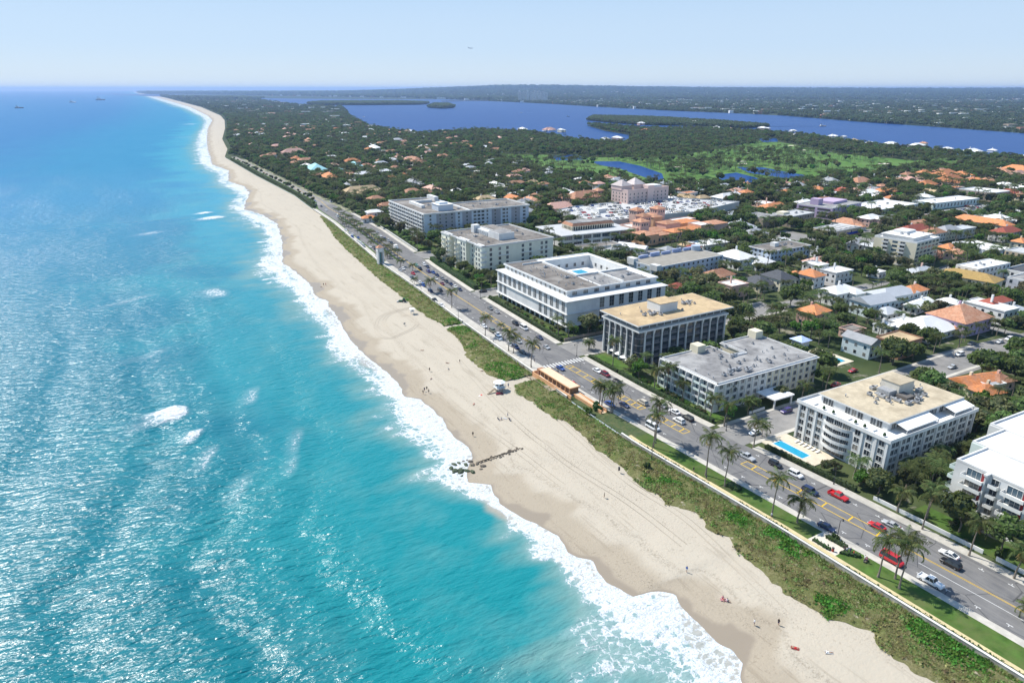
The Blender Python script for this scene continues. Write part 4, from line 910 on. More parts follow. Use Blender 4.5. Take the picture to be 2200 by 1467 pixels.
# terracotta-roofed Mediterranean shopping court
t = thing('shopping_court', 'pink stucco shopping court with clustered terracotta roofs and square towers', 'building', (338,388,0), R(4)); foot(338,388,96,76,R(4))
for x0,x1,y0,y1,z,h in ((0,14,0,16,8,2),(14,30,2,12,6,1.6),(30,60,0,12,7,2),(60,72,0,14,9,0),(72,94,2,16,8,2),(6,16,16,34,10,0),(16,40,14,30,6,1.8),(40,56,18,30,9.5,2),(56,80,20,34,8,1.8),(20,36,36,48,7,2),(60,92,34,44,6.5,0),(0,22,38,52,6,2),(48,58,40,56,11,2)):
    walls(t,x0,x1,y0,y1,0,z,pinkw if (x0+y0)%4 else peachw)
    if h: m = MB(); m.hip(x0,x1,y0,y1,z,h,.6); m.build('roof', terra if (x0+y1)%3 else orange, t)
    else: roof(t,x0,x1,y0,y1,z,whiteroof,pinkw,.6)
for x,y,z in ((8,14,15),(30,34,14),(58,46,16),(46,58,14)): walls(t,x,x+9,y,y+9,0,z,pinkw,'tower'); m = MB(); m.hip(x,x+9,y,y+9,z,2.4,.7); m.build('tower_roof', terra, t); winstuff(t,[('N',x+2+k*2.5,z-3.2,1.2,1.8,y) for k in range(3)]+[('S',y+2+k*2.5,z-3.2,1.2,1.8,x) for k in range(3)])
winstuff(t, [('N',2+k*3.7,1.6,1.6,2.2,0 if k<3 else (2 if k<8 else 0)) for k in range(16)]+[('N',33+k*4,4.4,1.4,1.6,0) for k in range(7)])
# inland streets and yards
STREET_POLYS = []
def yard(name, pts, z=.016): STREET_POLYS.append(pts); flat(name, pts, z, asphalt2)
yard('inland_street', [(300,231),(520,236),(520,243),(300,240)]); yard('inland_street', [(290,333),(560,340),(560,347),(290,341)], .02); yard('inland_street', [(440,90),(447,90),(447,200),(440,200)], .024); yard('inland_street', [(524,150),(532,150),(545,420),(537,420)], .028); yard('inland_street', [(360,66),(366,66),(366,300),(360,300)], .032)
yard('service_yard', [(300,346),(345,346),(345,380),(300,380)], .036); yard('service_yard', [(452,345),(480,345),(480,378),(452,378)], .04); yard('service_yard', [(470,284),(516,284),(516,330),(470,330)], .044)
# surface car park
LOT = [(655,369),(640,341),(757,346),(763,373)]
flat('car_park', LOT, .012, asphalt2); FOOT.append((704,357,62,16,.05))
LOT2 = PP([(1990,765),(2080,742),(2200,715),(2200,760),(2085,800),(2030,815)]); flat('back_street', LOT2, .012, asphalt2)
# ------------------------------------------------------------------ houses
ORD = ['','second','third','fourth','fifth','sixth','seventh','eighth','ninth','tenth','eleventh','twelfth','thirteenth','fourteenth','fifteenth','sixteenth','seventeenth','eighteenth','nineteenth','twentieth']
def ordinal(i, n, a='left', b='right'):
    """place in a row: counts from whichever end is nearer"""
    if n == 1: return 'the only one'
    j, e = (i, a) if i <= (n-1)/2 else (n-1-i, b)
    if j >= len(ORD): return None
    return (e + 'most') if j == 0 and a == 'left' else ('one at the ' + e + ' end' if j == 0 else ORD[j] + ' from the ' + e)
RC = {'w':whiteroof,'o':orange,'t':terra,'r':redtile,'g':greymetal,'d':darkroof,'p':M('pink_tiles',(.50,.30,.24),.85,.25,1),'n':tanroof,'a':M('aqua_roof',(.32,.58,.60),.8,.06,.3),'b':brownroof,'m':M('mid_grey_roof',(.30,.31,.32),.85,.12,.5)}
RN = {'w':'white','o':'orange','t':'terracotta','r':'dark red','g':'pale grey','d':'slate-grey','p':'pink','n':'tan','a':'aqua','b':'brown','m':'grey'}
WC = {'w':whitew,'p':pinkw,'c':creamw,'l':lilacw,'u':M('house_blue_white',(.50,.58,.60),.85,.06),'b':M('brick_brown',(.30,.17,.11),.85,.15,1),'t':tanw,'y':yelloww}
HOUSES = []
def house(px, py, wpx, kind, rc, wc='w', label=None, fl=1, asp=.62, rz=None, zone=None, flip=None):
    r = random.Random(int(px*7+py*13)); h = 3.2*fl + .6
    c = P(px, py, h+1); dist = math.sqrt(c.x**2+c.y**2+100**2); L = min(max(wpx*dist/F_PX, 8), 75); Wd = max(7, L*asp)
    if L > 34 and label is None: Wd = min(Wd, 22)
    if flip is None: flip = r.random() < .4
    lx, ly = (Wd, L) if flip else (L, Wd)
    ang = R(r.uniform(-7,7)) if rz is None else R(rz)
    ox, oy = c.x - (lx*math.cos(ang)-ly*math.sin(ang))/2, c.y - (lx*math.sin(ang)+ly*math.cos(ang))/2
    t = thing('house', label or '', 'house', (ox,oy,0), ang); foot(ox,oy,lx,ly,ang,1.2)
    wm, rm = WC[wc], RC[rc]
    walls(t,0,lx,0,ly,-.3,h,wm)
    if kind in ('h','G'):
        m = MB(); m.hip(0,lx,0,ly,h,min(lx,ly)*(.24 if rc in 'wg' else .30),.7,0,kind=='G'); rf_ = m.build('roof', rm, t)
        if kind == 'G':
            m = MB(); hh = min(lx,ly)*.22
            if lx >= ly: m.add([(.05,0.2,h),(.05,ly-.2,h),(.05,ly/2,h+hh),(lx-.05,.2,h),(lx-.05,ly-.2,h),(lx-.05,ly/2,h+hh)],[(0,2,1),(3,4,5)])
            else: m.add([(.2,.05,h),(lx-.2,.05,h),(lx/2,.05,h+hh),(.2,ly-.05,h),(lx-.2,ly-.05,h),(lx/2,ly-.05,h+hh)],[(0,1,2),(3,5,4)])
            m.build('gable_wall', wm, t)
    else: roof(t,-.3,lx+.3,-.3,ly+.3,h+.05,rm,wm,.5,.35); rf_ = t
    if kind == 'h' and label is None and L > 16:     # a wing at right angles
        wx = r.uniform(0,.55)*lx; a = (wx,wx+.4*lx,-.35*ly,.3*ly); walls(t,*a,-.3,h-.3,wm,'wing_wall'); m = MB(); m.hip(*a,h-.3,min(.4*lx,.65*ly)*.28,.6); m.build('wing_roof', rm, t)
    if r.random() < .6: q = r.uniform(.3,.7); walls(rf_,lx*q,lx*q+.9,ly*.55,ly*.55+.9,h,h+min(lx,ly)*.3+1.0,wm,'chimney')
    if dist < 900:
        it = [('N',lx*(k+.5)/max(2,int(lx/3.6)),f*3.2+1.0,1.3,1.5,0) for f in range(fl) for k in range(max(2,int(lx/3.6)))] + [('S',ly*(k+.5)/max(2,int(ly/3.6)),f*3.2+1.0,1.3,1.5,0) for f in range(fl) for k in range(max(2,int(ly/3.6)))]
        winstuff(t, it)
    HOUSES.append((t, px, py, rc, kind, zone, label)); return t
z7 = lambda x, y: (1550+x/3.26, 450+y/3.26); z8 = lambda x, y: (1500+x/3.143, 350+y/3.143); zm = lambda x, y: (1100+x/3.667, 370+y/3.667)
def H7(x,y,w,*a,**k): return house(*z7(x,y), w/3.26, *a, **k)
def H8(x,y,w,*a,**k): return house(*z8(x,y), w/3.143, *a, **k)
def HM(x,y,w,*a,**k): return house(*zm(x,y), w/3.667, *a, **k)
H7(100,312,205,'h','w','w','white hip-roofed house with a flat top next to the long blue-white building',2,.8,2)
H7(250,352,180,'h','w','w','lower white hip-roofed house between the flat-topped white one and the palms',1,.8,2)
H7(400,455,170,'h','d','c','slate-grey hip-roofed house left of the bright orange roof',2,.8,-3); H7(255,495,180,'h','d','c','slate-grey hip-roofed house behind a tree, nearer the pink house',1,.8,-3)
H7(85,505,150,'f','w','p','pink house with a white flat roof beside the slate-grey roofs',2,.8,0)
H7(625,440,140,'h','o','w','bright orange hip-roofed house with white walls in the middle of the gardens',2,.8,3); H7(520,440,75,'h','o','w','small domed orange pavilion roof beside the bright orange house',1,.95,3)
H7(650,690,160,'h','o','p','small orange hip-roofed house alone among trees behind the grey-roofed hotel',2,.85,5)
H7(1200,565,290,'h','g','u','pale grey metal hip-roofed house, largest of the grey-roofed group',2,.5,-4); H7(1065,618,235,'G','g','u','pale grey gable-roofed house in front of the large grey hip roof',2,.6,-4,flip=False); H7(1160,695,140,'h','g','w','small pale grey hip roof nearest in the grey-roofed group',1,.8,-4)
H7(1385,643,225,'G','w','w','long white gable roof with palm shadows across it',1,.35,8,flip=False); H7(1610,630,110,'h','w','w','small white hip roof right of the long white gable roof',1,.8,0)
H7(1430,800,330,'h','w','w','broad bright white low hip roof beside the brown brick house',1,.72,0,flip=False); H7(1275,765,150,'f','w','w','white flat-roofed wing behind the broad white roof',1,.6,0); H7(1150,795,80,'f','w','w','tiny white flat-roofed shed behind the brown house',1,.8,0)
H7(660,368,120,'f','w','w','white house with stepped flat roofs and a tall chimney beside the blue-grey block',2,.8,0); H7(810,412,165,'f','w','w','white house with flat roofs in front of the large dark trees',2,.7,0)
H7(985,890,190,'G','m','u','blue-white two-storey house with a grey gable roof behind the palms',2,.45,0,flip=True); H7(1110,925,150,'G','g','u','blue-white cottage with a grey gable roof beside the brown house',1,.7,0,flip=False)
H7(1250,885,220,'f','n','b','brown brick house with a flat tan roof beside the broad white roof',2,.7,0); H7(920,820,130,'f','b','p','low house with a brown flat roof half hidden by trees',1,.7,0)
H7(1670,725,270,'h','t','l','lilac house with a pink-terracotta hip roof and white chimney',2,.85,-2); H7(1660,790,190,'h','t','l','low terracotta porch roof in front of the lilac house',1,.4,-2,flip=False)
H7(1890,655,230,'f','w','w','ornate white house with white terrace roofs near the right edge',2,.6,-3); H7(1925,625,190,'h','r','w','dark red tiled upper roof behind the ornate white house',2,.4,-3,flip=False)
H7(1800,1170,300,'G','o','c','long orange-tiled ranch house behind the terrace block',1,.3,-12,flip=False); H7(1855,1245,150,'h','o','c','orange hip roof attached in front of the long ranch house',1,.8,-12); H7(1950,1165,90,'h','t','p','small terracotta hip roof behind the orange ranch house',1,.8,-12); H7(1880,1190,120,'f','m','w','grey flat-roofed middle part of the orange ranch house group',1,.8,-12)
H7(940,225,120,'G','m','w','grey gable-roofed house in front of the blue awning shop',2,.6,20); H7(1050,240,120,'h','g','w','pale grey-roofed house left of the cream six-storey block',2,.7,0); H7(2060,690,140,'h','g','w','pale grey roof at the right edge beside the ornate white house',1,.8,0); H7(680,280,70,'f','m','w','small grey flat roof right of the blue-grey block',1,.8,0); H7(1090,420,1,'f','w','w','small white flat-roofed hut between the dark trees',1,.8,0)
H8(60,530,200,'f','w','w','white flat-roofed house left of the blue-grey block among palms',1,.7,0); H8(190,222,170,'h','w','w','white hip roof beyond the parking deck',1,.6,0); H8(510,288,190,'h','o','p','long orange roof behind the brown stone civic building',1,.45,0,flip=False); H8(480,268,200,'f','w','p','white flat roof behind the long orange roof',1,.5,0)
for x,y,w,rc in ((980,183,110,'r'),(1070,182,85,'p'),(1150,192,130,'w'),(1250,186,120,'o'),(920,200,80,'w'),(1320,180,80,'t')): H8(x,y,w,'h',rc,'p',zone='in the roof row beyond the white shop ranges')
H8(1090,118,140,'h','t','c','terracotta hip-roofed house alone beyond the row of palms',2,.6,0)
for x,y,w,rc in ((1410,72,70,'t'),(1410,110,120,'p'),(1520,65,100,'o'),(1665,72,170,'o'),(1700,112,170,'o'),(1540,137,120,'o'),(1640,50,90,'t'),(1870,112,90,'o'),(1950,110,80,'t'),(1780,70,80,'o'),(1480,95,60,'p')): H8(x,y,w,'h',rc,'p',fl=2,zone='in the orange-roofed village at the far right')
for x,y,w,rc in ((2150,42,140,'o'),(2040,50,90,'t'),(2160,70,110,'p'),(2180,165,90,'w'),(2110,195,110,'r'),(2170,215,80,'t')): H8(x,y,w,'h',rc,'c',fl=2,zone='at the far right edge beyond the stone hall')
H8(1460,437,230,'h','r','w','dark red tiled house behind the cream six-storey block',2,.4,0,flip=False); H8(1590,455,110,'h','t','w','terracotta end roof of the dark red tiled house',2,.8,0); H8(1920,388,290,'h','o','c','long bright orange roof beside the car park',2,.3,0,flip=True); H8(1960,360,130,'f','m','w','grey flat roof behind the long bright orange roof',2,.7,0)
H8(2080,450,170,'h','r','w','dark red roof at the right edge below the long orange roof',2,.5,0); H8(2180,520,80,'h','o','c','orange-roofed house with tan walls cut by the right edge',2,.8,0); H8(1690,560,100,'h','o','w','orange hip roof by the white awning range, farther one',1,.8,0); H8(1740,592,90,'h','t','p','terracotta hip roof nearest the white awning range',2,.8,0); H8(1600,590,70,'h','t','p','terracotta porch at the foot of the cream block',1,.8,0); H8(1680,440,140,'h','m','c','grey hip-roofed house right of the dark red tiled house',2,.6,0); H8(2110,492,60,'f','w','c','small white awning roof below the dark red roof',1,.6,0); H8(2060,372,110,'f','m','w','grey flat roof at the right edge above the orange roof',2,.6,0); H8(1780,430,150,'f','g','w','white two-storey house left of the long orange roof',2,.5,0)
HM(560,183,290,'h','t','p','wide pink villa with an orange-tiled roof left of the pink towers',2,.5,5,flip=False); HM(680,135,65,'h','t','p','square pink turret with a tiled cap beside the wide villa',3,.95,5); HM(365,265,260,'h','p','p','pink flat-gabled house behind the white slab end',1,.5,0,flip=False)
HM(1730,178,210,'h','w','w','white hip roof right of the pink towers',1,.5,0); HM(1370,185,170,'h','n','t','brown roof right of the pink towers, nearest',1,.5,0); HM(1500,192,110,'h','n','t','tan roof between the brown and white roofs past the pink towers',1,.6,0); HM(1845,150,90,'h','o','p','orange house beyond the parking deck end',2,.7,0); HM(2160,140,60,'h','o','y','yellow house with orange roof by the golf palms',2,.7,0); HM(1000,580,120,'G','w','w','long white gable roof in front of the shopping court',1,.35,30,flip=True); HM(905,560,120,'G','w','w','second white gable roof left of the palms before the shopping court',1,.4,30,flip=True)
HM(800,612,160,'h','m','c','grey hip-roofed house behind the courtyard block',1,.8,0); HM(1225,592,90,'h','m','c','small grey-green hip roof between trees behind the blue-white building',2,.8,0); HM(1600,542,200,'h','w','w','white low roofs among palms in front of the civic building',1,.4,0); HM(1365,558,100,'h','n','c','tan hip roof among trees behind the blue-white building',1,.7,0); HM(1300,882,95,'h','r','w','red hip-roofed cottage right of the courtyard block',2,.8,0); HM(1430,575,70,'h','r','w','dark red small roof with a white gable behind the blue-white building',2,.8,0)
for zone, off_, sc, L in (('between the beach road and the golf course',(250,150),3.143,[(1490,405,80,'o'),(1600,390,60,'t'),(1760,390,70,'p'),(1430,335,50,'w'),(1515,420,35,'w'),(1300,480,130,'t'),(1160,437,80,'p'),(1225,435,80,'t'),(920,457,80,'w'),(980,480,70,'p'),(880,370,60,'p'),(1040,372,60,'t'),(1050,300,70,'p'),(1180,310,80,'w'),(1215,598,100,'o'),(1310,607,80,'t'),(1200,622,55,'t'),(1290,645,110,'w'),(1350,660,170,'a'),(1510,665,50,'a'),(1610,642,130,'a'),(1590,612,100,'o'),(1440,715,140,'o'),(1580,700,120,'t'),(1200,552,150,'p'),(1615,487,70,'p'),(1710,532,60,'o'),(1740,520,110,'w'),(1940,487,80,'p'),(2070,527,80,'n'),(1840,580,60,'o'),(1895,578,70,'t'),(1960,562,90,'w'),(2010,610,170,'t'),(2090,580,60,'w'),(1560,775,90,'m'),(1640,790,60,'m'),(1660,817,280,'n'),(1600,742,70,'w'),(1860,717,60,'o'),(1940,702,45,'o'),(2010,752,140,'m'),(2130,795,120,'p'),(1705,990,90,'o'),(1740,950,100,'w'),(740,257,70,'p'),(1970,410,60,'w'),(870,287,50,'w'),(960,272,60,'w'),(1000,332,60,'p'),(1100,352,50,'t'),(1140,402,60,'p'),(1300,412,60,'p'),(1090,270,50,'w'),(940,330,45,'t'),(1250,345,45,'w'),(830,430,60,'w'),(1360,545,50,'t'),(1440,560,60,'p'),(1790,470,60,'w'),(1080,510,60,'p'),(1690,640,70,'t'),(1760,655,80,'p'),(1900,640,60,'w')]),
        ('among the trees left of the pink towers',(900,150),3.143,[(460,462,32,'r'),(540,460,70,'p'),(290,470,50,'t'),(330,515,90,'o'),(480,497,60,'t'),(770,480,100,'n'),(30,527,70,'p'),(55,580,60,'w'),(20,612,60,'o'),(90,657,60,'t'),(205,692,60,'w'),(400,682,60,'w'),(520,710,60,'w'),(520,772,150,'w'),(530,842,130,'w'),(985,807,90,'w'),(770,752,80,'n'),(335,722,50,'n'),(200,850,60,'p'),(640,830,70,'w'),(700,815,50,'w')]),
        ('along the lagoon shore',(900,150),3.143,[(880,402,110,'p'),(960,402,60,'w'),(700,397,90,'w'),(1260,462,80,'w'),(1340,455,90,'w'),(1530,408,90,'o'),(1120,527,130,'w'),(1500,357,60,'w'),(1580,355,50,'w'),(1660,355,60,'w'),(1730,362,70,'w'),(1860,350,70,'w'),(2010,387,70,'w'),(2090,400,80,'t'),(1470,428,40,'w'),(165,410,60,'w')]),
        ('along the lagoon shore',(1550,150),3.385,[(300,420,80,'w'),(350,467,100,'w'),(470,470,60,'t'),(540,470,70,'w'),(520,440,60,'w'),(730,492,70,'w'),(810,477,80,'w'),(890,482,50,'w'),(960,512,90,'n'),(1080,532,110,'w'),(1230,532,110,'w'),(1420,545,130,'w'),(1470,530,60,'t'),(1570,570,50,'w'),(1640,567,80,'w'),(1820,587,150,'w'),(1970,580,70,'w'),(50,425,80,'p'),(2180,620,60,'w'),(620,495,40,'w'),(710,515,50,'w'),(820,500,45,'w')])):
    for x, y, w, rc in L: house(off_[0]+x/sc, off_[1]+y/sc, w/sc*(.72 if 'lagoon' in zone else 1), 'h', rc, random.Random(x).choice('wwpc'), zone=zone, fl=1+(x%3==0))
# infill: the smaller houses of the town, wherever there is room
def room(x, y, rad):
    for cx, cy, hx, hy, rz in FOOT:
        c, s = math.cos(rz), math.sin(rz); dx, dy = x-cx, y-cy
        if abs(dx*c+dy*s) < hx+rad and abs(-dx*s+dy*c) < hy+rad: return False
    return not any(inside(q,[x+a],[y+b])[0] for q in STREET_POLYS+[GOLF,LAGOON,LAG2,LOT,LOT2] for a in (-rad,rad) for b in (-rad,rad))
def px_of(x, y, z):
    dd = x*math.sin(YAW)+y*math.cos(YAW); u = x*math.cos(YAW)-y*math.sin(YAW); zz = z-CAM_H; dep = dd*math.cos(PITCH)-zz*math.sin(PITCH); return 1100+F_PX*u/dep, 733.5-F_PX*(dd*math.sin(PITCH)+zz*math.cos(PITCH))/dep
ri = random.Random(5); made = 0
for k in range(2600):
    if made >= 88: break
    x_, y_ = ri.uniform(300, 980), ri.uniform(110, 640)
    if k > 1500: x_, y_ = ri.uniform(260, 700), ri.uniform(520, 1200)
    if x_ < 330 and y_ < 260 or not room(x_, y_, 11): continue
    a, b = px_of(x_, y_, 5)
    if not (560 < a < 2230 and b > 205): continue
    dist = math.hypot(x_, y_); rc = ri.choice('wwwwwggmttpon' if y_ < 560 else 'ttppowwmng'); w = ri.uniform(12, 21)*F_PX/dist
    z_ = 'in the town right of the cream six-storey block' if a > 2010 else 'in the town below the lilac offices' if a > 1620 and y_ < 560 else 'between the shopping court and the blue-grey block' if y_ < 480 else 'in the woods beyond the white slab' if a < 1300 else 'by the near edge of the golf course'
    house(a, b, w, ri.choice('hhhfG'), rc, ri.choice('wwwcpuy'), zone=z_, fl=ri.choice((1,1,2))); made += 1
# beyond those, the villas of the island that show only as a roof
mv = [MB() for _ in range(4)]; rv = random.Random(15); nv = 0
for k in range(4000):
    if nv >= 170: break
    y_ = 620+1900*rv.random()**1.4; x_ = float(K2(y_) if y_ < 1300 else Xwall(y_))+rv.uniform(22, 520)
    if not room(x_, y_, 10): continue
    a, b = px_of(x_, y_, 5)
    if not (400 < a < 2200 and b > 200): continue
    nv += 1; q = mv[rv.choice((0,0,0,1,2,2,3))]; q.M = Matrix.Translation((x_,y_,0)) @ Matrix.Rotation(rv.uniform(-.2,.2),4,'Z'); L, W = rv.uniform(11,23), rv.uniform(8,13); h = rv.uniform(5,8); q.box(0,L,0,W,0,h,1); q.hip(0,L,0,W,h,W*.28,.6); foot(x_,y_,L,W,0,.5)
for q, mt in zip(mv,(terra,whiteroof,RC['p'],greymetal)): q.M = None; tag(q.build('island_villas',[mt,whitew]),kind='stuff')
grp = {}
for q in HOUSES:
    if q[6] is None: grp.setdefault((q[3], q[5]), []).append(q)
for (rc, zone), L in grp.items():
    L.sort(key=lambda q: q[1]); n = len(L)
    for i, q in enumerate(L):
        o = ordinal(i, n); q[0]['group'] = RN[rc] + '-roofed houses ' + zone
        q[0]['label'] = RN[rc] + '-roofed house, ' + o + ', ' + zone if n > 1 else RN[rc] + '-roofed house ' + zone
# ------------------------------------------------------------------ vegetation models
def leafmat(name, a, b, c=None, rough=.75):
    g = N(name); geo = g.n('NewGeometry'); oi = g.n('ObjectInfo')
    k = g.mr(geo.outputs['Random Per Island'], 0, 1); col = g.mix(k, lin(a), lin(b))
    if c is not None: col = g.mix(g.mr(g.noise(geo.outputs['Position'], .055, 4, .6), .42, .66), col, lin(c))
    hs = g.n('HueSaturation'); g.set(hs.inputs['Hue'], g.mr(oi.outputs['Random'], 0, 1, .465, .53)); g.set(hs.inputs['Value'], g.mr(oi.outputs['Random'], 0, 1, .72, 1.75)); g.l(col, hs.inputs['Color'])
    g.bs(Base_Color=hs.outputs[0], Roughness=rough, Specular_IOR_Level=.25); tr = g.n('BsdfTranslucent'); g.l(g.mix(1.0, hs.outputs[0], (1.25,1.35,.9,1), 'MULTIPLY'), tr.inputs[0]); ms = g.n('MixShader'); ms.inputs[0].default_value = .38; g.l(g.b.outputs[0], ms.inputs[1]); g.l(tr.outputs[0], ms.inputs[2]); g.l(ms.outputs[0], g.out.inputs[0]); return g.m
leafA = leafmat('broad_leaves', (.044,.076,.021), (.115,.165,.044), (.098,.125,.045)); leafB = leafmat('dusky_leaves', (.058,.074,.034), (.130,.142,.062), (.140,.122,.070))
leafC = leafmat('bright_leaves', (.045,.105,.018), (.10,.20,.036)); palmL = leafmat('palm_leaflets', (.036,.060,.018), (.105,.125,.040)); palmD = leafmat('dry_frond', (.14,.095,.04), (.24,.17,.08))
leafF = leafmat('far_leaves', (.034,.060,.025), (.088,.120,.048), (.098,.105,.056))
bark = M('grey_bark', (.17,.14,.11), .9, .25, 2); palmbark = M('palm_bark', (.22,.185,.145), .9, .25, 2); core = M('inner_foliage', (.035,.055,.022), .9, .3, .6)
def cards(rng, pts, nrm, size, flat_=.55):
    """leaf clumps: one bent quad at each point"""
    n = len(pts); d = nrm + rng.normal(0, flat_, (n,3)); d /= np.linalg.norm(d,axis=1)[:,None]+1e-9
    a = np.cross(d, rng.normal(0,1,(n,3))); a /= np.linalg.norm(a,axis=1)[:,None]+1e-9; b = np.cross(d, a)
    s = size*rng.uniform(.6,1.35,(n,1)); w = s*rng.uniform(.5,.8,(n,1))
    v = np.stack([pts-a*s*.5-b*w*.2, pts-b*w*.55+d*s*.10, pts+a*s*.5-b*w*.1, pts+b*w*.55+d*s*.10],1).reshape(-1,3)
    return v, np.arange(n*4).reshape(-1,4)
def crown_np(seed, n, rad, h, lobes, size, zc, flat_=.55):
    rng = np.random.default_rng(seed); c = []; 
    for i in range(lobes):
        t = rng.uniform(0,2*math.pi); q = rad*.62*math.sqrt(rng.uniform(0,1)); c.append((q*math.cos(t), q*math.sin(t), zc+rng.uniform(-.28,.36)*h*(1-q/rad*.6), rad*rng.uniform(.34,.55), h*rng.uniform(.22,.36)))
    c = np.array(c); k = rng.integers(0,lobes,n); d = rng.normal(0,1,(n,3)); d[:,2] = np.abs(d[:,2])*1.0-.35*rng.uniform(0,1,n); d /= np.linalg.norm(d,axis=1)[:,None]
    r = rng.uniform(.72,1.06,(n,1)); p = c[k,:3] + d*r*np.stack([c[k,3],c[k,3],c[k,4]],1)
    return c, cards(rng, p, d, size, flat_)
def crown_mesh(name, seed, n, rad, h, lobes, size, zc, mat, flat_=.55, incore=True):
    c, (v, f) = crown_np(seed, n, rad, h, lobes, size, zc, flat_)
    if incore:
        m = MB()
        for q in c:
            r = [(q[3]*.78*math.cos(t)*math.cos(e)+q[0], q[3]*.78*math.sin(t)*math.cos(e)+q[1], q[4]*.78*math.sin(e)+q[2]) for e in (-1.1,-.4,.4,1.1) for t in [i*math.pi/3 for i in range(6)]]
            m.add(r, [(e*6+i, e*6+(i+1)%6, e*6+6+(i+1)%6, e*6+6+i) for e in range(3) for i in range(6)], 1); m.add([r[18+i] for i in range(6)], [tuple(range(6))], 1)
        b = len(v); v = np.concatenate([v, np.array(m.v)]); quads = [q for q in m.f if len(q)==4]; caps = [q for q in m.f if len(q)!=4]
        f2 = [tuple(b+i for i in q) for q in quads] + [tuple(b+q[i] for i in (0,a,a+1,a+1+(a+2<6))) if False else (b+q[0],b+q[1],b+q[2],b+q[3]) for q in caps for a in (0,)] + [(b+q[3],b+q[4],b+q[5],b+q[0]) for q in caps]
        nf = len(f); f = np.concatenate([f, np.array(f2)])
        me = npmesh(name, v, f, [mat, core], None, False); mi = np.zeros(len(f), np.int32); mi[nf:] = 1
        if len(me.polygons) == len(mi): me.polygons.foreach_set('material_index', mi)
        return me
    return npmesh(name, v, f, mat, None, False)
def trunk_mesh(name, seed, h, r, limbs=4, spread=2.2):
    rr = random.Random(seed); m = MB(); m.tube([(0,0,-.3),(rr.uniform(-.2,.2),rr.uniform(-.2,.2),h*.5),(rr.uniform(-.3,.3),rr.uniform(-.3,.3),h)], [r,r*.8,r*.6], 7)
    for i in range(limbs):
        t = 2*math.pi*i/limbs+rr.uniform(-.4,.4); m.tube([(0,0,h*.75),(spread*.5*math.cos(t),spread*.5*math.sin(t),h*1.15),(spread*math.cos(t),spread*math.sin(t),h*1.6)], [r*.5,r*.35,r*.15], 5)
    return m.mesh(name, bark)
def frond_np(seed, L=3.3, droop=1.0, k=13, up=.55):
    """one feather frond along +X: arching rib with hanging leaflets"""
    rng = np.random.default_rng(seed); t = np.linspace(0,1,k+1); ang = up - droop*1.75*t**1.25
    dx = np.cos(ang)*L/k; dz = np.sin(ang)*L/k; x = np.concatenate([[0],np.cumsum(dx[:-1])]); z = np.concatenate([[0],np.cumsum(dz[:-1])])
    V = []; F = []
    for i in range(1,k+1):
        ll = (.98*math.sin(math.pi*(.12+.83*t[i]))+.12)*rng.uniform(.8,1.15); w = .12
        for s in (-1,1):
            y1 = s*ll*.80; zz = -ll*.52*rng.uniform(.6,1.3); b = len(V)
            V += [(x[i]-w,0,z[i]),(x[i]+w,0,z[i]),(x[i]+w*.6+ll*.34,y1,z[i]+zz),(x[i]-w*.2+ll*.34,y1,z[i]+zz)]; F.append((b,b+1,b+2,b+3))
    for i in range(k):
        b = len(V); V += [(x[i],-.05,z[i]+.02),(x[i],.05,z[i]+.02),(x[i+1],.035,z[i+1]+.02),(x[i+1],-.035,z[i+1]+.02)]; F.append((b,b+1,b+2,b+3))
    return np.array(V), np.array(F)
def rotz(v, a):
    c, s = math.cos(a), math.sin(a); o = v.copy(); o[:,0] = c*v[:,0]-s*v[:,1]; o[:,1] = s*v[:,0]+c*v[:,1]; return o
FR = [npmesh('frond', *frond_np(i, 4.2+.25*i, .7+.20*i, 14, .95-.30*i), palmL, None, False) for i in range(4)] ; FRD = npmesh('frond', *frond_np(9, 3.2, 1.5, 11, -.5), palmD, None, False)
def palm_crown(name, seed, n=18, L=3.0, k=8, mat=None):
    rng = np.random.default_rng(seed); V = []; F = []; b = 0
    for i in range(n):
        v, f = frond_np(seed*50+i, L*rng.uniform(.85,1.15), rng.uniform(.55,1.35), k, rng.uniform(-.1,1.05)); v[:,1] *= 1.15; v = rotz(v, i*2.4+rng.uniform(-.2,.2)); V.append(v); F.append(f+b); b += len(v)
    return npmesh(name, np.concatenate(V), np.concatenate(F), mat or palmL, None, False)
def palm_trunk(name, seed, h, lean):
    m = MB(); n = 7; m.tube([(lean*(i/n)**1.8, .15*math.sin(i), -.3+(h+.3)*i/n) for i in range(n+1)], [.24-.10*min(1,i/n*1.6)+(.10 if i==0 else 0) for i in range(n+1)], 7)
    return m.mesh(name, palmbark)

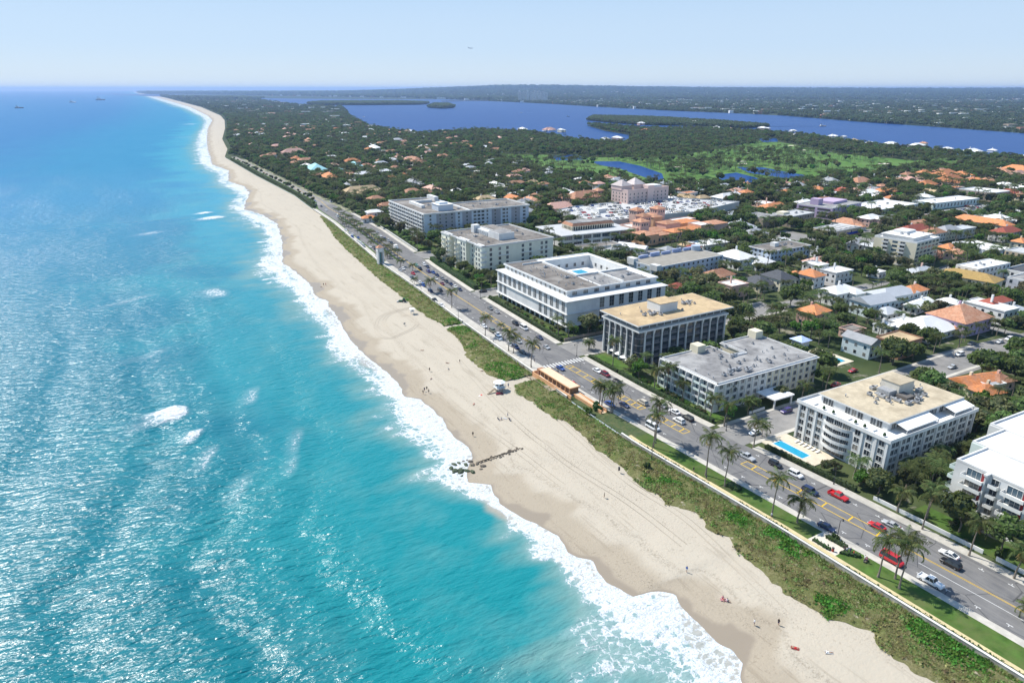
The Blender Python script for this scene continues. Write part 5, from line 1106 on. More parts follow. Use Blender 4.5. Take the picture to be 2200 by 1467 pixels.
# ---- GN scatter: one object of kind stuff
def scatter(name, meshes, pts, scl, rot, vi):
    pts = np.asarray(pts, np.float32); n = len(pts)
    me = bpy.data.meshes.new(name); me.vertices.add(n); me.vertices.foreach_set('co', pts.ravel())
    for an, av, ty in (('scl',scl,'FLOAT'),('rot',rot,'FLOAT'),('vi',vi,'INT')):
        a = me.attributes.new(an, ty, 'POINT'); a.data.foreach_set('value', np.ascontiguousarray(av, np.float32 if ty=='FLOAT' else np.int32))
    o = link(name, me); o['kind'] = 'stuff'
    t = bpy.data.node_groups.new(name, 'GeometryNodeTree'); t.interface.new_socket('Geometry', in_out='INPUT', socket_type='NodeSocketGeometry'); t.interface.new_socket('Geometry', in_out='OUTPUT', socket_type='NodeSocketGeometry')
    gi = t.nodes.new('NodeGroupInput'); go = t.nodes.new('NodeGroupOutput'); j = t.nodes.new('GeometryNodeJoinGeometry'); L = t.links.new
    def na(an, ty):
        q = t.nodes.new('GeometryNodeInputNamedAttribute'); q.data_type = ty; q.inputs['Name'].default_value = an; return q.outputs['Attribute']
    for k, src in enumerate(meshes):
        so_ = bpy.data.objects.new(name+'_source', src); oi = t.nodes.new('GeometryNodeObjectInfo'); oi.inputs['Object'].default_value = so_; oi.inputs['As Instance'].default_value = False
        g2 = t.nodes.new('GeometryNodeGeometryToInstance'); L(oi.outputs['Geometry'], g2.inputs[0])
        ip = t.nodes.new('GeometryNodeInstanceOnPoints'); L(gi.outputs[0], ip.inputs['Points']); L(g2.outputs[0], ip.inputs['Instance'])
        cmp_ = t.nodes.new('FunctionNodeCompare'); cmp_.data_type = 'INT'; cmp_.operation = 'EQUAL'; L(na('vi','INT'), cmp_.inputs[2]); cmp_.inputs[3].default_value = k; L(cmp_.outputs[0], ip.inputs['Selection'])
        cx = t.nodes.new('ShaderNodeCombineXYZ'); L(na('rot','FLOAT'), cx.inputs[2]); e2 = t.nodes.new('FunctionNodeEulerToRotation'); L(cx.outputs[0], e2.inputs[0]); L(e2.outputs[0], ip.inputs['Rotation'])
        cs = t.nodes.new('ShaderNodeCombineXYZ'); s_ = na('scl','FLOAT'); [L(s_, cs.inputs[i]) for i in range(3)]; L(cs.outputs[0], ip.inputs['Scale']); L(ip.outputs[0], j.inputs[0])
    L(j.outputs[0], go.inputs[0]); md = o.modifiers.new('scatter', 'NODES'); md.node_group = t
    return o
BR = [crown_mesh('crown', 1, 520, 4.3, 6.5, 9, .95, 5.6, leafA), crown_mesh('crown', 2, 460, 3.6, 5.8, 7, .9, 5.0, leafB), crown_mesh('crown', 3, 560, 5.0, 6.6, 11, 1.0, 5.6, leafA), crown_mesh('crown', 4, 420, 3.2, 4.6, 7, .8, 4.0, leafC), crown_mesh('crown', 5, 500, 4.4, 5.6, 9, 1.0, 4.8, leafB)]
TK = [trunk_mesh('trunk', i, 3.2, .22, 4, 2.0) for i in range(3)]
PC = [palm_crown('crown', i, 18, 3.7, 9) for i in (1,2,3)]
PT = {h: palm_trunk('trunk', h, h, .5+.1*(h%3)) for h in (6,8,10,12)}
# whole palm and whole tree for the mass beyond
def joined(cm_, tm_, h, lean):
    a = np.zeros(len(cm_.vertices)*3, np.float32); cm_.vertices.foreach_get('co', a); a = a.reshape(-1,3) + np.array([lean,0,h]); f = np.zeros(len(cm_.polygons)*4, np.int32); cm_.loops.foreach_get('vertex_index', f)
    m = MB(); n = 3; m.tube([(lean*(i/n)**1.8,0,h*i/n) for i in range(n+1)], .2, 4); q = np.array([x for x in m.f if len(x)==4][:n*4])
    me = npmesh('palm', np.concatenate([a, np.array(m.v)]), np.concatenate([f.reshape(-1,4), q+len(a)]), [palmL, palmbark], None, False); mi = np.zeros(len(f)//4+len(q), np.int32); mi[len(f)//4:] = 1
    if len(me.polygons) == len(mi): me.polygons.foreach_set('material_index', mi)
    return me
PW = [joined(PC[0], None, 8, .6), joined(PC[1], None, 10, .5), joined(PC[2], None, 6.5, .4)]
FAR = [crown_mesh('clump', 20+i, 150, 9, 8, 10, 3.0, 5, leafF) for i in range(3)]

# ------------------------------------------------------------------ where trees may stand
def clear_of(x, y, grow=0.0):
    bad = np.zeros(x.shape, bool)
    for cx, cy, hx, hy, rz in FOOT:
        c, s = math.cos(rz), math.sin(rz); dx, dy = x-cx, y-cy
        bad |= (np.abs(dx*c+dy*s) < hx+grow) & (np.abs(-dx*s+dy*c) < hy+grow)
    return ~bad
STREETS = [(134,151,165,332),(227,247,165,302),(329,345,170,292),(431,455,178,302)]
def land_ok(x, y):
    ok = x > np.where(y < 640, K2(y)+5.5, np.where(y < 1300, K2(y)+4, Xwall(y)+10))
    for a, b, c, d in STREETS: ok &= ~((y > a) & (y < b) & (x > c) & (x < d))
    for q in [GOLF, LAGOON, LAG2, LOT, LOT2]+STREET_POLYS: ok &= ~inside(q, x, y)
    return ok
def depth_of(x, y): return x*math.sin(YAW)+y*math.cos(YAW)
def seen(x, y):
    d = depth_of(x, y); u = x*math.cos(YAW)-y*math.sin(YAW); return (d > 20) & (np.abs(u) < d*.78+25)
def jgrid(x0, x1, y0, y1, s, seed):
    r = np.random.default_rng(seed); gx, gy = np.meshgrid(np.arange(x0,x1,s), np.arange(y0,y1,s)); x = (gx+r.uniform(-.48,.48,gx.shape)*s).ravel(); y = (gy+r.uniform(-.48,.48,gy.shape)*s).ravel(); return x, y, r
# near gardens
x, y, r_ = jgrid(168, 1000, 10, 1000, 6.6, 11); k = land_ok(x,y) & seen(x,y) & clear_of(x,y,1.6); x, y = x[k], y[k]
thin = (fbm(x/40, y/40, 91) > .30) | (np.random.default_rng(1).uniform(0,1,len(x)) < .35); x, y = x[thin], y[thin]
# keep the line of sight to roofs: what stands just in front of a building stays low
vx, vy = math.sin(R(30)), math.cos(R(30)); low = ~clear_of(x+vx*5, y+vy*5, .5)
rg = np.random.default_rng(5); isp = (rg.uniform(0,1,len(x)) < np.where(fbm(x/70,y/70,95) > .5, .68, .28)); scl = rg.uniform(.78,1.42,len(x))*np.where(low,.68,1.0); rot = rg.uniform(0,6.28,len(x)); d = np.hypot(x,y)
bi = np.where(~isp)[0]; bi = bi[np.argsort(d[bi])]; pi_ = np.where(isp)[0]; pi_ = pi_[np.argsort(d[pi_])]
LMK = [(P(px,py,3)[0],P(px,py,3)[1],n) for px,py,n in ((1650,1000,'the long blue pool'),(1900,1060,'the terrace block near corner'),(2000,960,'the terrace block shaded side'),(2150,1150,'the white block with red doors'),(2050,860,'the orange ranch house'),(1950,790,'the back street'),(1900,735,'the brown brick house'),(1970,700,'the broad white roof'),(1855,735,'the blue-white cottages'),(1775,770,'the small turquoise pool'),(1620,690,'the back of the dark-glazed block'),(1745,665,'the small orange hip-roofed house'),(1830,640,'the gardens before the grey roofs'),(1900,635,'the grey metal roofs'),(2060,675,'the lilac house'),(2130,650,'the ornate white house'),(1740,585,'the bright orange house'),(1640,600,'the slate-grey roofs'),(1580,640,'the pink flat-roofed house'),(1455,610,'the red cottage'),(1450,560,'the long blue-white building'),(1600,550,'the white hip-roofed house'),(1680,540,'the blue-grey block'),(1800,560,'the white chimney house'),(1900,560,'the cream six-storey block'),(2040,590,'the yellow-tiled terrace'),(1500,880,'the grey-roofed hotel'),(1680,870,'the hotel porch'),(1340,760,'the dark-glazed block'),(1170,680,'the courtyard block'),(1330,540,'the shopping court'),(1000,580,'the pale yellow block'),(890,520,'the white slab'),(1720,480,'the civic building'),(1820,500,'the tan shop'),(2000,480,'the car park'),(1220,520,'the arcaded bank'),(1850,690,'the middle gardens'),(1700,720,'the hotel back gardens'),(1560,655,'the tan roof garden end'))]
def zone_of(px, py): return 'by '+min(LMK, key=lambda q: (q[0]-px)**2+(q[1]-py)**2)[2]
BN = ['tall dark green','dusky olive','broad dark green','bright green','spreading olive']
trees_proto = {}
VEG = {}
def tree(i, v, sc):
    z = zone_of(x[i], y[i]); t = thing('broadleaf_tree', BN[v]+' leafy tree '+z, 'tree', (x[i],y[i],0), rot[i], 'leafy trees '+z); VEG.setdefault(t['label'],[]).append(t)
    t.scale = (sc,)*3; link('trunk', TK[v%3], t); link('crown', BR[v], t)
for n_, i in enumerate(bi[:300]): tree(i, int(rg.integers(0,5)), float(scl[i]))
def palm(px_, py_, h, rz, label, group=None, fronds=False, sc=1.0, seed=0):
    hh = min(PT, key=lambda q: abs(q-h)); t = thing('palm_tree', label, 'palm tree', (px_,py_,.05), rz, group); s = h/hh*1.0; t.scale = (s*sc if not fronds else s,)*3; lean = .5+.1*(hh%3)
    link('trunk', PT[hh], t)
    if fronds:
        rr = random.Random(seed)
        for q in range(21):
            o = link('frond', FR[min(3,int(q/5.3))], t, (lean,0,hh), q*2.4+rr.uniform(-.25,.25)); o.scale = (rr.uniform(.82,1.08)/s**.5,)*3
        for q in range(2): link('frond', FRD, t, (lean,0,hh-.15), rr.uniform(0,6.28))
        m = cm('coco', lambda: (lambda b: ([b.cyl(.25*math.cos(a),.25*math.sin(a),-.35,-.05,.14,6) for a in (0,1.3,2.6,3.9,5.2)], b.mesh('coconut_cluster', M('coconut',(.16,.11,.04))))[-1])(MB())); link('coconut_cluster', m, t, (lean,0,hh))
    else: link('crown', PC[seed%3], t, (lean,0,hh), rr_.uniform(0,6.28))
    return t
rr_ = random.Random(3)
for n_, i in enumerate(pi_[:240]):
    z = zone_of(x[i],y[i]); h_ = rr_.uniform(5.5,9.5)*(.8 if low[i] else 1); t = palm(x[i], y[i], h_, rot[i], ('tall' if h_ > 8 else 'medium' if h_ > 6.3 else 'short')+' feathery palm '+z, 'palms '+z, False, 1.0, n_); VEG.setdefault(t['label'],[]).append(t)
def number(groups):
    for lab, L in groups.items():
        L.sort(key=lambda t: px_of(t.location.x, t.location.y, 4)[0]); n = len(L)
        for i, t in enumerate(L):
            o = ordinal(i, n)
            if n > 1 and o:
                q = lab+', '+o; t['label'] = q if len(q.split()) <= 16 else q.replace('rounded ','').replace(' garden','').replace('hedge and ','hedge, ')
rk = random.Random(44)
for k in range(26):      # the dark palm court between the two white blocks
    a, b = rk.uniform(187,236), rk.uniform(86,96.5); nm = 'in the shaded palm court beside the terrace block'
    if k % 3: t = palm(a, b, rk.uniform(5,9), rk.uniform(0,6), 'palm '+nm, 'palms '+nm, False, 1, k)
    if k % 3: t['label'] = ('tall ' if t.scale[0] > .95 else 'short ')+t['label']; VEG.setdefault(t['label'],[]).append(t)
    else: t = thing('broadleaf_tree','leafy tree '+nm,'tree',(a,b,0),rk.uniform(0,6),'leafy trees '+nm); t['label'] = BN[k%5]+' '+t['label']; t.scale = (rk.uniform(.55,.85),)*3; link('trunk',TK[k%3],t); link('crown',BR[k%5],t); VEG.setdefault(t['label'],[]).append(t)
number(VEG)
rest = np.concatenate([bi[300:], pi_[240:]]); vi = np.where(isp[rest], 5+rg.integers(0,3,len(rest)), rg.integers(0,5,len(rest)))
scatter('garden_trees', BR+PW, np.stack([x[rest],y[rest],np.zeros(len(rest))],1), scl[rest], rot[rest], vi)
# the island further on
x2, y2, r2 = jgrid(165, 1500, 1000, 3400, 9.5, 12); k = land_ok(x2,y2) & seen(x2,y2) & clear_of(x2,y2,1.5); x2, y2 = x2[k], y2[k]; p2 = r2.uniform(0,1,len(x2)) < .28
low2 = ~clear_of(x2+vx*8, y2+vy*8, .0)
x3, y3, r3 = jgrid(1000, 1900, 300, 1000, 9.5, 13); k = land_ok(x3,y3) & seen(x3,y3) & clear_of(x3,y3,1.5); x3, y3 = x3[k], y3[k]; p3 = r3.uniform(0,1,len(x3)) < .3
low3 = ~clear_of(x3+vx*9, y3+vy*9, 2.0)
# golf course: scattered palms and clumps
xg, yg, r4 = jgrid(500, 1500, 500, 1700, 11, 14); k = inside(GOLF,xg,yg); 
for q in PONDS: k &= ~inside(q, xg-6, yg-10) & ~inside(q,xg,yg)
k &= (fbm(xg/90, yg/70, 97) > np.where(xg-.2*yg > 560, .515, .56)) | (r4.uniform(0,1,len(xg)) < .035); xg, yg = xg[k], yg[k]
X_ = np.concatenate([x2,x3,xg]); Y_ = np.concatenate([y2,y3,yg]); pal = np.concatenate([p2,p3,r4.uniform(0,1,len(xg))<.85]); lw = np.concatenate([low2,low3,np.zeros(len(xg),bool)])
sc_ = rg.uniform(.9,1.6,len(X_))*np.where(lw,.72,1.0); sc_ = np.where(pal, rg.uniform(.85,1.4,len(X_))*np.where(lw,.6,1), sc_)
scatter('island_trees', BR+PW, np.stack([X_,Y_,np.zeros(len(X_))],1), sc_, rg.uniform(0,6.28,len(X_)), np.where(pal, 5+rg.integers(0,3,len(X_)), rg.integers(0,5,len(X_))))
# far woods: clumps that grow with distance, on the island, the islets and the mainland
PX = []; 
def ring(d0, d1, s, seed):
    r = np.random.default_rng(seed); n = int((d1-d0)*(d1+d0)/2*1.5/s**2*1.15); dd = np.sqrt(r.uniform(d0*d0,d1*d1,n)); u = r.uniform(-.80,.80,n)*dd
    xx = u*math.cos(YAW)+dd*math.sin(YAW); yy = -u*math.sin(YAW)+dd*math.cos(YAW); k = (xx > Xwall(yy)+14) & ~inside(LAGOON,xx,yy) & ~inside(LAG2,xx,yy); k &= ~((yy < 3400) & (xx < 1500) & (yy > 1000)) & ~((xx<1900)&(yy<1000)) & ~inside(GOLF,xx,yy)
    k &= (fbm(xx/220, yy/220, 99) > .40)|(r.uniform(0,1,n)<.4); return xx[k], yy[k], np.full(k.sum(), s)
for a, b, s, sd_ in ((900,2200,14,1),(2200,4000,22,2),(4000,7000,38,3),(7000,13000,70,4),(13000,21000,120,5)): PX.append(ring(a,b,s,sd_))
for q in ISL:
    q_ = np.array(q); r = np.random.default_rng(8); n = int(min(26000, 3600*max(1,(q_[:,0].max()-q_[:,0].min())*(q_[:,1].max()-q_[:,1].min())/90000))); xx = r.uniform(q_[:,0].min(),q_[:,0].max(),n); yy = r.uniform(q_[:,1].min(),q_[:,1].max(),n); k = inside(q,xx,yy) & clear_of(xx,yy,4) ; PX.append((xx[k],yy[k],np.full(k.sum(),30 if yy.max()>3200 else 17)))
fx = np.concatenate([q[0] for q in PX]); fy = np.concatenate([q[1] for q in PX]); fs = np.concatenate([q[2] for q in PX]); k = clear_of(fx,fy,6); fx, fy, fs = fx[k], fy[k], fs[k]
rr2 = np.random.default_rng(21); rad = np.hypot(fx,fy); zz = hill(fx,fy)
scatter('far_woods', FAR, np.stack([fx,fy,zz-.5],1), fs/17*rr2.uniform(.7,1.25,len(fx))*np.where(fs>30,.75,1), rr2.uniform(0,6.28,len(fx)), rr2.integers(0,3,len(fx)))

# ------------------------------------------------------------------ dune plants
def dune_mesh():
    ys = np.arange(-60, 640, .9); A = Xd(ys)+.2; B = Xwall(ys)-.15; t = np.linspace(0,1,24); X = A[:,None]+(B-A)[:,None]*t; Y = np.broadcast_to(ys[:,None],X.shape)
    X = X - ((1-t)**6*2.2)[None,:]*fbm(ys/2.2,ys*0,33)[:,None]
    edge = np.minimum(t,1-t)[None,:]; Z = sand_z(X,Y)+.06+np.minimum(1,edge*6)*(.25+.55*fbm(X/2.2,Y/2.2,35)); f = gridfaces(*X.shape)
    cx, cy = X.ravel()[f].mean(1), Y.ravel()[f].mean(1); keep = ~(((cy>293)&(cy<297)) | ((cy>217.5)&(cy<222.5)) )
    g = N('dune_ground'); p = g.pos(); c = g.mix(g.mr(g.noise(p,.22,5,.65),.38,.62),(.150,.175,.060,1),(.24,.215,.11,1)); c = g.mix(g.mr(g.noise(p,1.4,4,.7),.3,.7),c,(.085,.090,.035,1)); c = g.mix(g.mr(g.noise(p,.33,5,.7),.60,.68),c,(.40,.35,.27,1)); m = g.bs(Base_Color=c,Roughness=.95,Specular_IOR_Level=.05,Normal=g.bump(g.noise(p,3,5,.7),.25))
    return npmesh('dune_plants', np.stack([X,Y,Z],-1).reshape(-1,3), f[keep], m)
tag(link('dune_mat', dune_mesh()), kind='stuff')
def tuft(seed, n, r, h, mat):
    rng = np.random.default_rng(seed); p = rng.normal(0,.45,(n,3))*r; p[:,2] = np.abs(rng.normal(.4,.3,n))*h; d = p/ (np.linalg.norm(p,axis=1)[:,None]+1e-6); v, f = cards(rng,p,d,.5,.6); return npmesh('tuft',v,f,mat,None,False)
def blade(seed, n, h, mat):
    rng = np.random.default_rng(seed); V = []; 
    for i in range(n):
        a = rng.uniform(0,6.28); q = rng.uniform(0,.35); b = np.array([q*math.cos(a*3),q*math.sin(a*3),0]); l = h*rng.uniform(.6,1.2); o = np.array([math.cos(a),math.sin(a),0])*l*.55; w = np.array([-math.sin(a),math.cos(a),0])*.05
        V += [b-w,b+w,b+o+w*.4+[0,0,l],b+o-w*.4+[0,0,l]]
    return npmesh('tuft',np.array(V),np.arange(n*4).reshape(-1,4),mat,None,False)
dg = leafmat('sea_grape_leaf',(.095,.150,.040),(.21,.27,.095)); db = leafmat('dry_dune_grass',(.150,.135,.060),(.28,.25,.125)); dh = leafmat('lush_dune_leaf',(.045,.125,.016),(.10,.22,.035))
xx, yy, r5 = jgrid(110, 178, 10, 640, .62, 41); k = (xx > Xd(yy)-1.6+2.2*(fbm(xx/2,yy/2,37)-.3)) & (xx < Xwall(yy)-.5) & ~((yy>293)&(yy<297)) & ~((yy>217.5)&(yy<222.5)); k &= seen(xx,yy) & (r5.uniform(0,1,len(xx)) < np.where(yy>200,.5,1)); xx, yy = xx[k], yy[k]
tt = (xx-Xd(yy))/(Xwall(yy)-Xd(yy)); keep = (fbm(xx/3.5,yy/5,43) > .20+.26*sstep(.40,0,tt)); xx, yy, tt, lush_ = xx[keep], yy[keep], tt[keep], 0
q = fbm(xx/6,yy/9,39)+.22*(tt-.5)-.10*sstep(150,50,yy)*(1-tt)+.12*sstep(120,230,yy); lush = (fbm(xx/9+5,yy/12,45)-.0) > .72
for px, py, rad_ in ((985,700,7),(1610,1010,4),(2040,1385,5),(1085,800,7)):
    c = P(px,py,-.5); lush |= (np.hypot(xx-c.x,(yy-c.y)*.6) < rad_)
vv = np.where(lush, 2, np.where(q > .45, r5.choice([0,0,0,3],len(xx)), r5.choice([1,3,3,0],len(xx)))); sc3 = r5.uniform(.7,1.35,len(xx))*np.where((tt<.12),.6,1)
scatter('dune_plants', [tuft(1,18,.72,.42,dg), tuft(2,15,.65,.36,db), tuft(3,20,.75,.55,dh), blade(4,14,.6,db)], np.stack([xx,yy,sand_z(xx,yy)+.30],1), sc3, r5.uniform(0,6.28,len(xx)), vv)

# ------------------------------------------------------------------ hedges, lawns, shrubs
hedgeL = leafmat('hedge_leaves',(.022,.050,.012),(.055,.10,.026))
def hedge(label, fx_, w, h, y0, y1):
    t = thing('hedge', label, 'hedge', (0,0,0)); n = max(2,int((y1-y0)/3)); ys = np.linspace(y0,y1,n+1); m = MB()
    A = [(float(fx_(v)),v) for v in ys]
    for a, b in zip(A[:-1],A[1:]): m.add([(a[0]+.15,a[1],0),(a[0]+w-.15,a[1],0),(b[0]+w-.15,b[1],0),(b[0]+.15,b[1],0),(a[0]+.15,a[1],h-.1),(a[0]+w-.15,a[1],h-.1),(b[0]+w-.15,b[1],h-.1),(b[0]+.15,b[1],h-.1)],[(4,5,6,7),(0,4,7,3),(1,2,6,5)] + ([(0,1,5,4)] if a is A[0] else []) + ([(3,7,6,2)] if b is A[-1] else []))
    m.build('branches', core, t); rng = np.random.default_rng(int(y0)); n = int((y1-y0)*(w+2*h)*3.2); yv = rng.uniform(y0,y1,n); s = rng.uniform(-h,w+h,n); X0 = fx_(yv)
    px_ = X0+np.clip(s,0,w); pz = np.where(s<0,h+s,np.where(s>w,h-(s-w),h))+rng.uniform(-.05,.12,n); nn = np.stack([np.where(s<0,-1,np.where(s>w,1,0)),np.zeros(n),np.where((s>=0)&(s<=w),1,.2)],1).astype(float)
    v, f = cards(rng,np.stack([px_,yv,np.maximum(pz,.05)],1),nn,.55,.45); o = link('leaves', npmesh('leaves',v,f,hedgeL,None,False), t); return t
H0 = off(K2, 3.3)
hedge('clipped dark hedge in front of the long blue pool', H0, 1.5, 1.5, 100, 131); hedge('clipped hedge along the sidewalk in front of the low grey-roofed hotel', H0, 1.6, 1.5, 153, 205); hedge('clipped hedge along the sidewalk in front of the dark-glazed block', H0, 1.5, 1.3, 206, 226)
hedge('long clipped hedge along the sidewalk in front of the courtyard block', H0, 1.8, 1.6, 249, 327); hedge('broad dark hedge in front of the pale yellow block', H0, 3.2, 2.4, 347, 428); hedge('hedge with white wall in front of the long white slab', off(K2,4.2), 1.6, 1.4, 458, 560)
hedge('long dark hedge between the far beach and the narrow far road', off(Xwall,2.2), 3.2, 2.0, 690, 1250)
hedge('low dark hedge strip between yellow path and seawall, past the court', off(Xwall,.45), .7, .55, 97, 113); hedge('low hedge strip between yellow path and seawall, near the frame edge', off(Xwall,.45), .7, .55, 30, 80); hedge('low hedge strip between yellow path and seawall, before the shelter', off(Xwall,.45), .7, .55, 124, 154)
hedge('low hedge curving round the near side of the garden court', lambda v: np.interp(v,[80,84,92],[146.5,143.5,144]), 1.3, .9, 80.5, 84); hedge('low hedge between the garden court and the road', off(K1,-4.2), 1.6, .9, 84.5, 90); hedge('low hedge beside the seawall in the garden court', off(Xwall,2.8), 1.2, .7, 86, 91)
hedge('dark hedge around the tall palm group at the planting bed', off(K1,-6.2), 2.4, 1.1, 117, 121)
for (y0,y1,x1_,lab) in ((153,206,176,''),(207,226,178,''),(100,131,0,''),(-20,86,184,''),(249,328,177,''),(347,428,189,''),(458,566,203,'')):
    if x1_: 
        ys = np.linspace(y0,y1,12); m = MB(); A = [(float(K2(v))+4.9,v) for v in ys]; m.prism(A+[(x1_,y1),(x1_,y0)], -.3, .04); tag(m.build('garden_lawn', lawn), kind='structure')
def lowwall(label, pts, h=1.1, mat=None):
    t = thing('garden_wall', label, 'wall'); n = 0
    for a, b in zip(pts[:-1],pts[1:]):
        d_ = Vector((b[0]-a[0],b[1]-a[1],0)); q = Vector((d_.y,-d_.x,0)).normalized()*.14; m = MB(); m.prism([(a[0]-q.x,a[1]-q.y),(b[0]-q.x,b[1]-q.y),(b[0]+q.x,b[1]+q.y),(a[0]+q.x,a[1]+q.y)],-.2,h); m.build('wall_panel', mat or whitew, t)
lowwall('low cream garden wall in front of the white block with red doors', [(float(K2(v))+4.6,v) for v in (20,30,40,50,60,63)]); lowwall('low cream garden wall stepped beside the palms, farther section', [(float(K2(v))+4.6,v) for v in (66,72,80,88,95)])
lowwall('low white wall in front of the long white slab', [(float(K2(v))+3.9,v) for v in (458,480,500,520,540,560)],.9); lowwall('grey boundary wall beside the side street next to the courtyard block', [(171,247.8),(180,248.2),(200,248.2)],1.4,stonew)
lowwall('low white wall beside the hotel drive', [(186,151.4),(194,151.4)],1.0)
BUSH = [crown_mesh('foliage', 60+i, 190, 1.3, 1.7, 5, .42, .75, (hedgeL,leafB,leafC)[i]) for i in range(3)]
SHR = {}
def bush(px_, py_, s, v, label, group): t = thing('shrub', label, 'shrub', (px_,py_,0), random.uniform(0,6), group); SHR.setdefault(label,[]).append(t); t.scale = (s,)*3; link('foliage', BUSH[v], t)
rb = random.Random(12)
for (y0,y1,x1_,where) in ((160,200,175,'between hedge and low grey-roofed hotel'),(250,326,177.6,'between hedge and courtyard block'),(350,426,189,'between hedge and pale yellow block'),(-5,80,184.5,'on the lawn of the white block with red doors'),(460,556,203,'on the lawn of the long white slab')):
    for k in range(26 if x1_ != 184.5 else 18):
        v = rb.uniform(y0,y1); a = float(K2(v))+6; 
        if a+1.2 < x1_-1: s_ = rb.uniform(.5,1.25); k_ = rb.randrange(3); bush(rb.uniform(a,x1_-1.2), v, s_, k_, ('small ' if s_ < .85 else 'large ')+('dark','olive','bright')[k_]+' shrub '+where.replace('white block with red doors','red-doored block').replace('between hedge and','behind the hedge of'), 'shrubs '+where)
for px, py, s, v, lab in ((1785,1012,2.4,1,'silvery rounded shrub at the sea corner of the terrace block'),(1850,1040,1.6,1,'russet shrub beside the silvery one below the terrace block'),(1888,1050,1.9,1,'brown-leaved shrub right of the russet one'),(1797,1158,1.1,0,'flowering shrub in the planter by the garden court'),(1318,700,1.5,0,'clipped shrub on the corner lawn of the dark-glazed block'),(1390,1000,1.1,0,'round shrub on the beach lawn below the leaning palm'),(1280,880,1.9,0,'dark sea-grape bush at the end of the orange shelter'),(1262,888,1.6,2,'green bush at the foot of the orange shelter ramp')):
    c = P(px,py,.3); bush(c.x,c.y,s,v,lab,None)
number({k: v for k, v in SHR.items() if len(v) > 1})
# ---- the palms of the road, base and crown read from the photograph
z1 = lambda a,b: (1500+a/2.837, 950+b/2.837); z3 = lambda a,b: (1100+a/3.26, 700+b/3.26); z4 = lambda a,b: (1000+a/3.667, 500+b/3.667); z5 = lambda a,b: (800+a/4.4, 400+b/4.4)
PALMS = [(z3,1355,1045,1385,770,'beach lawn'),(z3,1490,1120,1500,885,'beach lawn'),(z1,447,450,430,215,'beach lawn'),(z1,605,490,610,360,'beach lawn'),(z1,1095,820,1105,590,'beach lawn'),(z1,1200,830,1250,580,'beach lawn'),(z1,1225,890,1310,625,'beach lawn'),
 (z1,1365,530,1350,310,'inland side'),(z1,1395,460,1400,270,'inland side'),(z1,1215,420,1215,300,'inland side'),(z1,1650,690,1660,480,'inland side'),(z1,1925,830,1935,660,'inland side'),(z1,1990,1070,1975,1000,'inland side'),
 (z3,135,290,135,125,'beach lawn'),(z3,610,560,600,410,'beach lawn'),(z3,630,570,645,425,'beach lawn'),(z3,690,610,690,455,'beach lawn'),(z3,705,605,715,430,'beach lawn'),(z3,990,850,985,620,'beach lawn'),(z3,1005,800,1045,525,'beach lawn'),
 (z3,995,440,985,300,'hotel garden'),(z3,1080,460,1075,285,'hotel garden'),(z3,1195,510,1195,400,'hotel garden'),(z3,1390,640,1385,500,'hotel garden'),(z3,1500,560,1535,420,'hotel garden'),(z3,1485,700,1525,550,'hotel garden'),(z3,1650,620,1665,530,'hotel garden'),(z3,2030,500,2030,410,'hotel garden'),(z3,1690,850,1690,670,'inland side'),(z3,1750,770,1765,705,'inland side'),(z3,705,280,690,100,'inland side'),(z3,540,165,540,115,'inland side'),
 (z4,155,810,150,665,'beach lawn'),(z4,340,930,340,785,'beach lawn'),(z4,380,950,385,830,'beach lawn'),(z4,275,760,275,725,'beach lawn'),(z4,970,920,970,860,'inland side'),(z4,980,780,970,735,'courtyard block'),(z4,1035,800,1040,745,'courtyard block'),(z4,820,765,815,715,'courtyard block'),
 (z5,265,760,255,705,'promenade'),(z5,380,800,345,745,'promenade'),(z5,395,930,470,875,'promenade'),(z5,545,1000,540,890,'promenade'),(z5,750,1150,735,985,'promenade'),(z5,140,660,150,625,'promenade'),(z5,425,610,420,440,'inland side')]
for q in ((1380,600),(1420,625),(1460,640),(1530,670),(1585,705),(1650,745),(1695,835),(1870,960)):
    PALMS.append((lambda a,b: (450+a/4.889,350+b/4.889), q[0], q[1]+40, q[0], q[1]-5, 'promenade'))
byz = {}
for fz, bx, by, cx, cy, where in PALMS: byz.setdefault(where, []).append((fz(bx,by), fz(cx,cy)))
WH = {'beach lawn':'on the beach lawn','inland side':'on the inland side of the road','hotel garden':'in the low grey-roofed hotel garden','courtyard block':'by the courtyard block','promenade':'on the far promenade'}
for where, L in byz.items():
    L.sort(key=lambda q: -q[0][1]); n = len(L)
    for i, (b, c) in enumerate(L):
        g0 = P(b[0],b[1],.1); hs = np.linspace(2,18,321)
        # height at which a point over the base shows at the crown's row
        def row(h): 
            dy_ = depth_of(g0.x,g0.y); z = h-CAM_H; dep = dy_*math.cos(PITCH)-z*math.sin(PITCH); up = dy_*math.sin(PITCH)+z*math.cos(PITCH); return 733.5-F_PX*up/dep
        h = min(hs, key=lambda q: abs(row(q)-c[1])); j = i if i <= (n-1)/2 else n-1-i; e = 'near' if i <= (n-1)/2 else 'far'
        pos_ = 'at the '+e+' end of those' if j == 0 else (ORD[j] if j < len(ORD) else str(j))+' from the '+e+' end'
        lean_dir = math.atan2(0,1); u0 = (c[0]-b[0]); rz = R(-60) if u0 < 0 else (R(120) if False else R(-30) if u0 > 12 else rr_.uniform(-2,1))
        palm(g0.x, g0.y, float(min(h,14)), rz, ('tall' if h > 9.5 else 'short')+' coconut palm '+pos_+' '+WH[where], 'coconut palms '+WH[where], True, 1, i+len(where)*31)

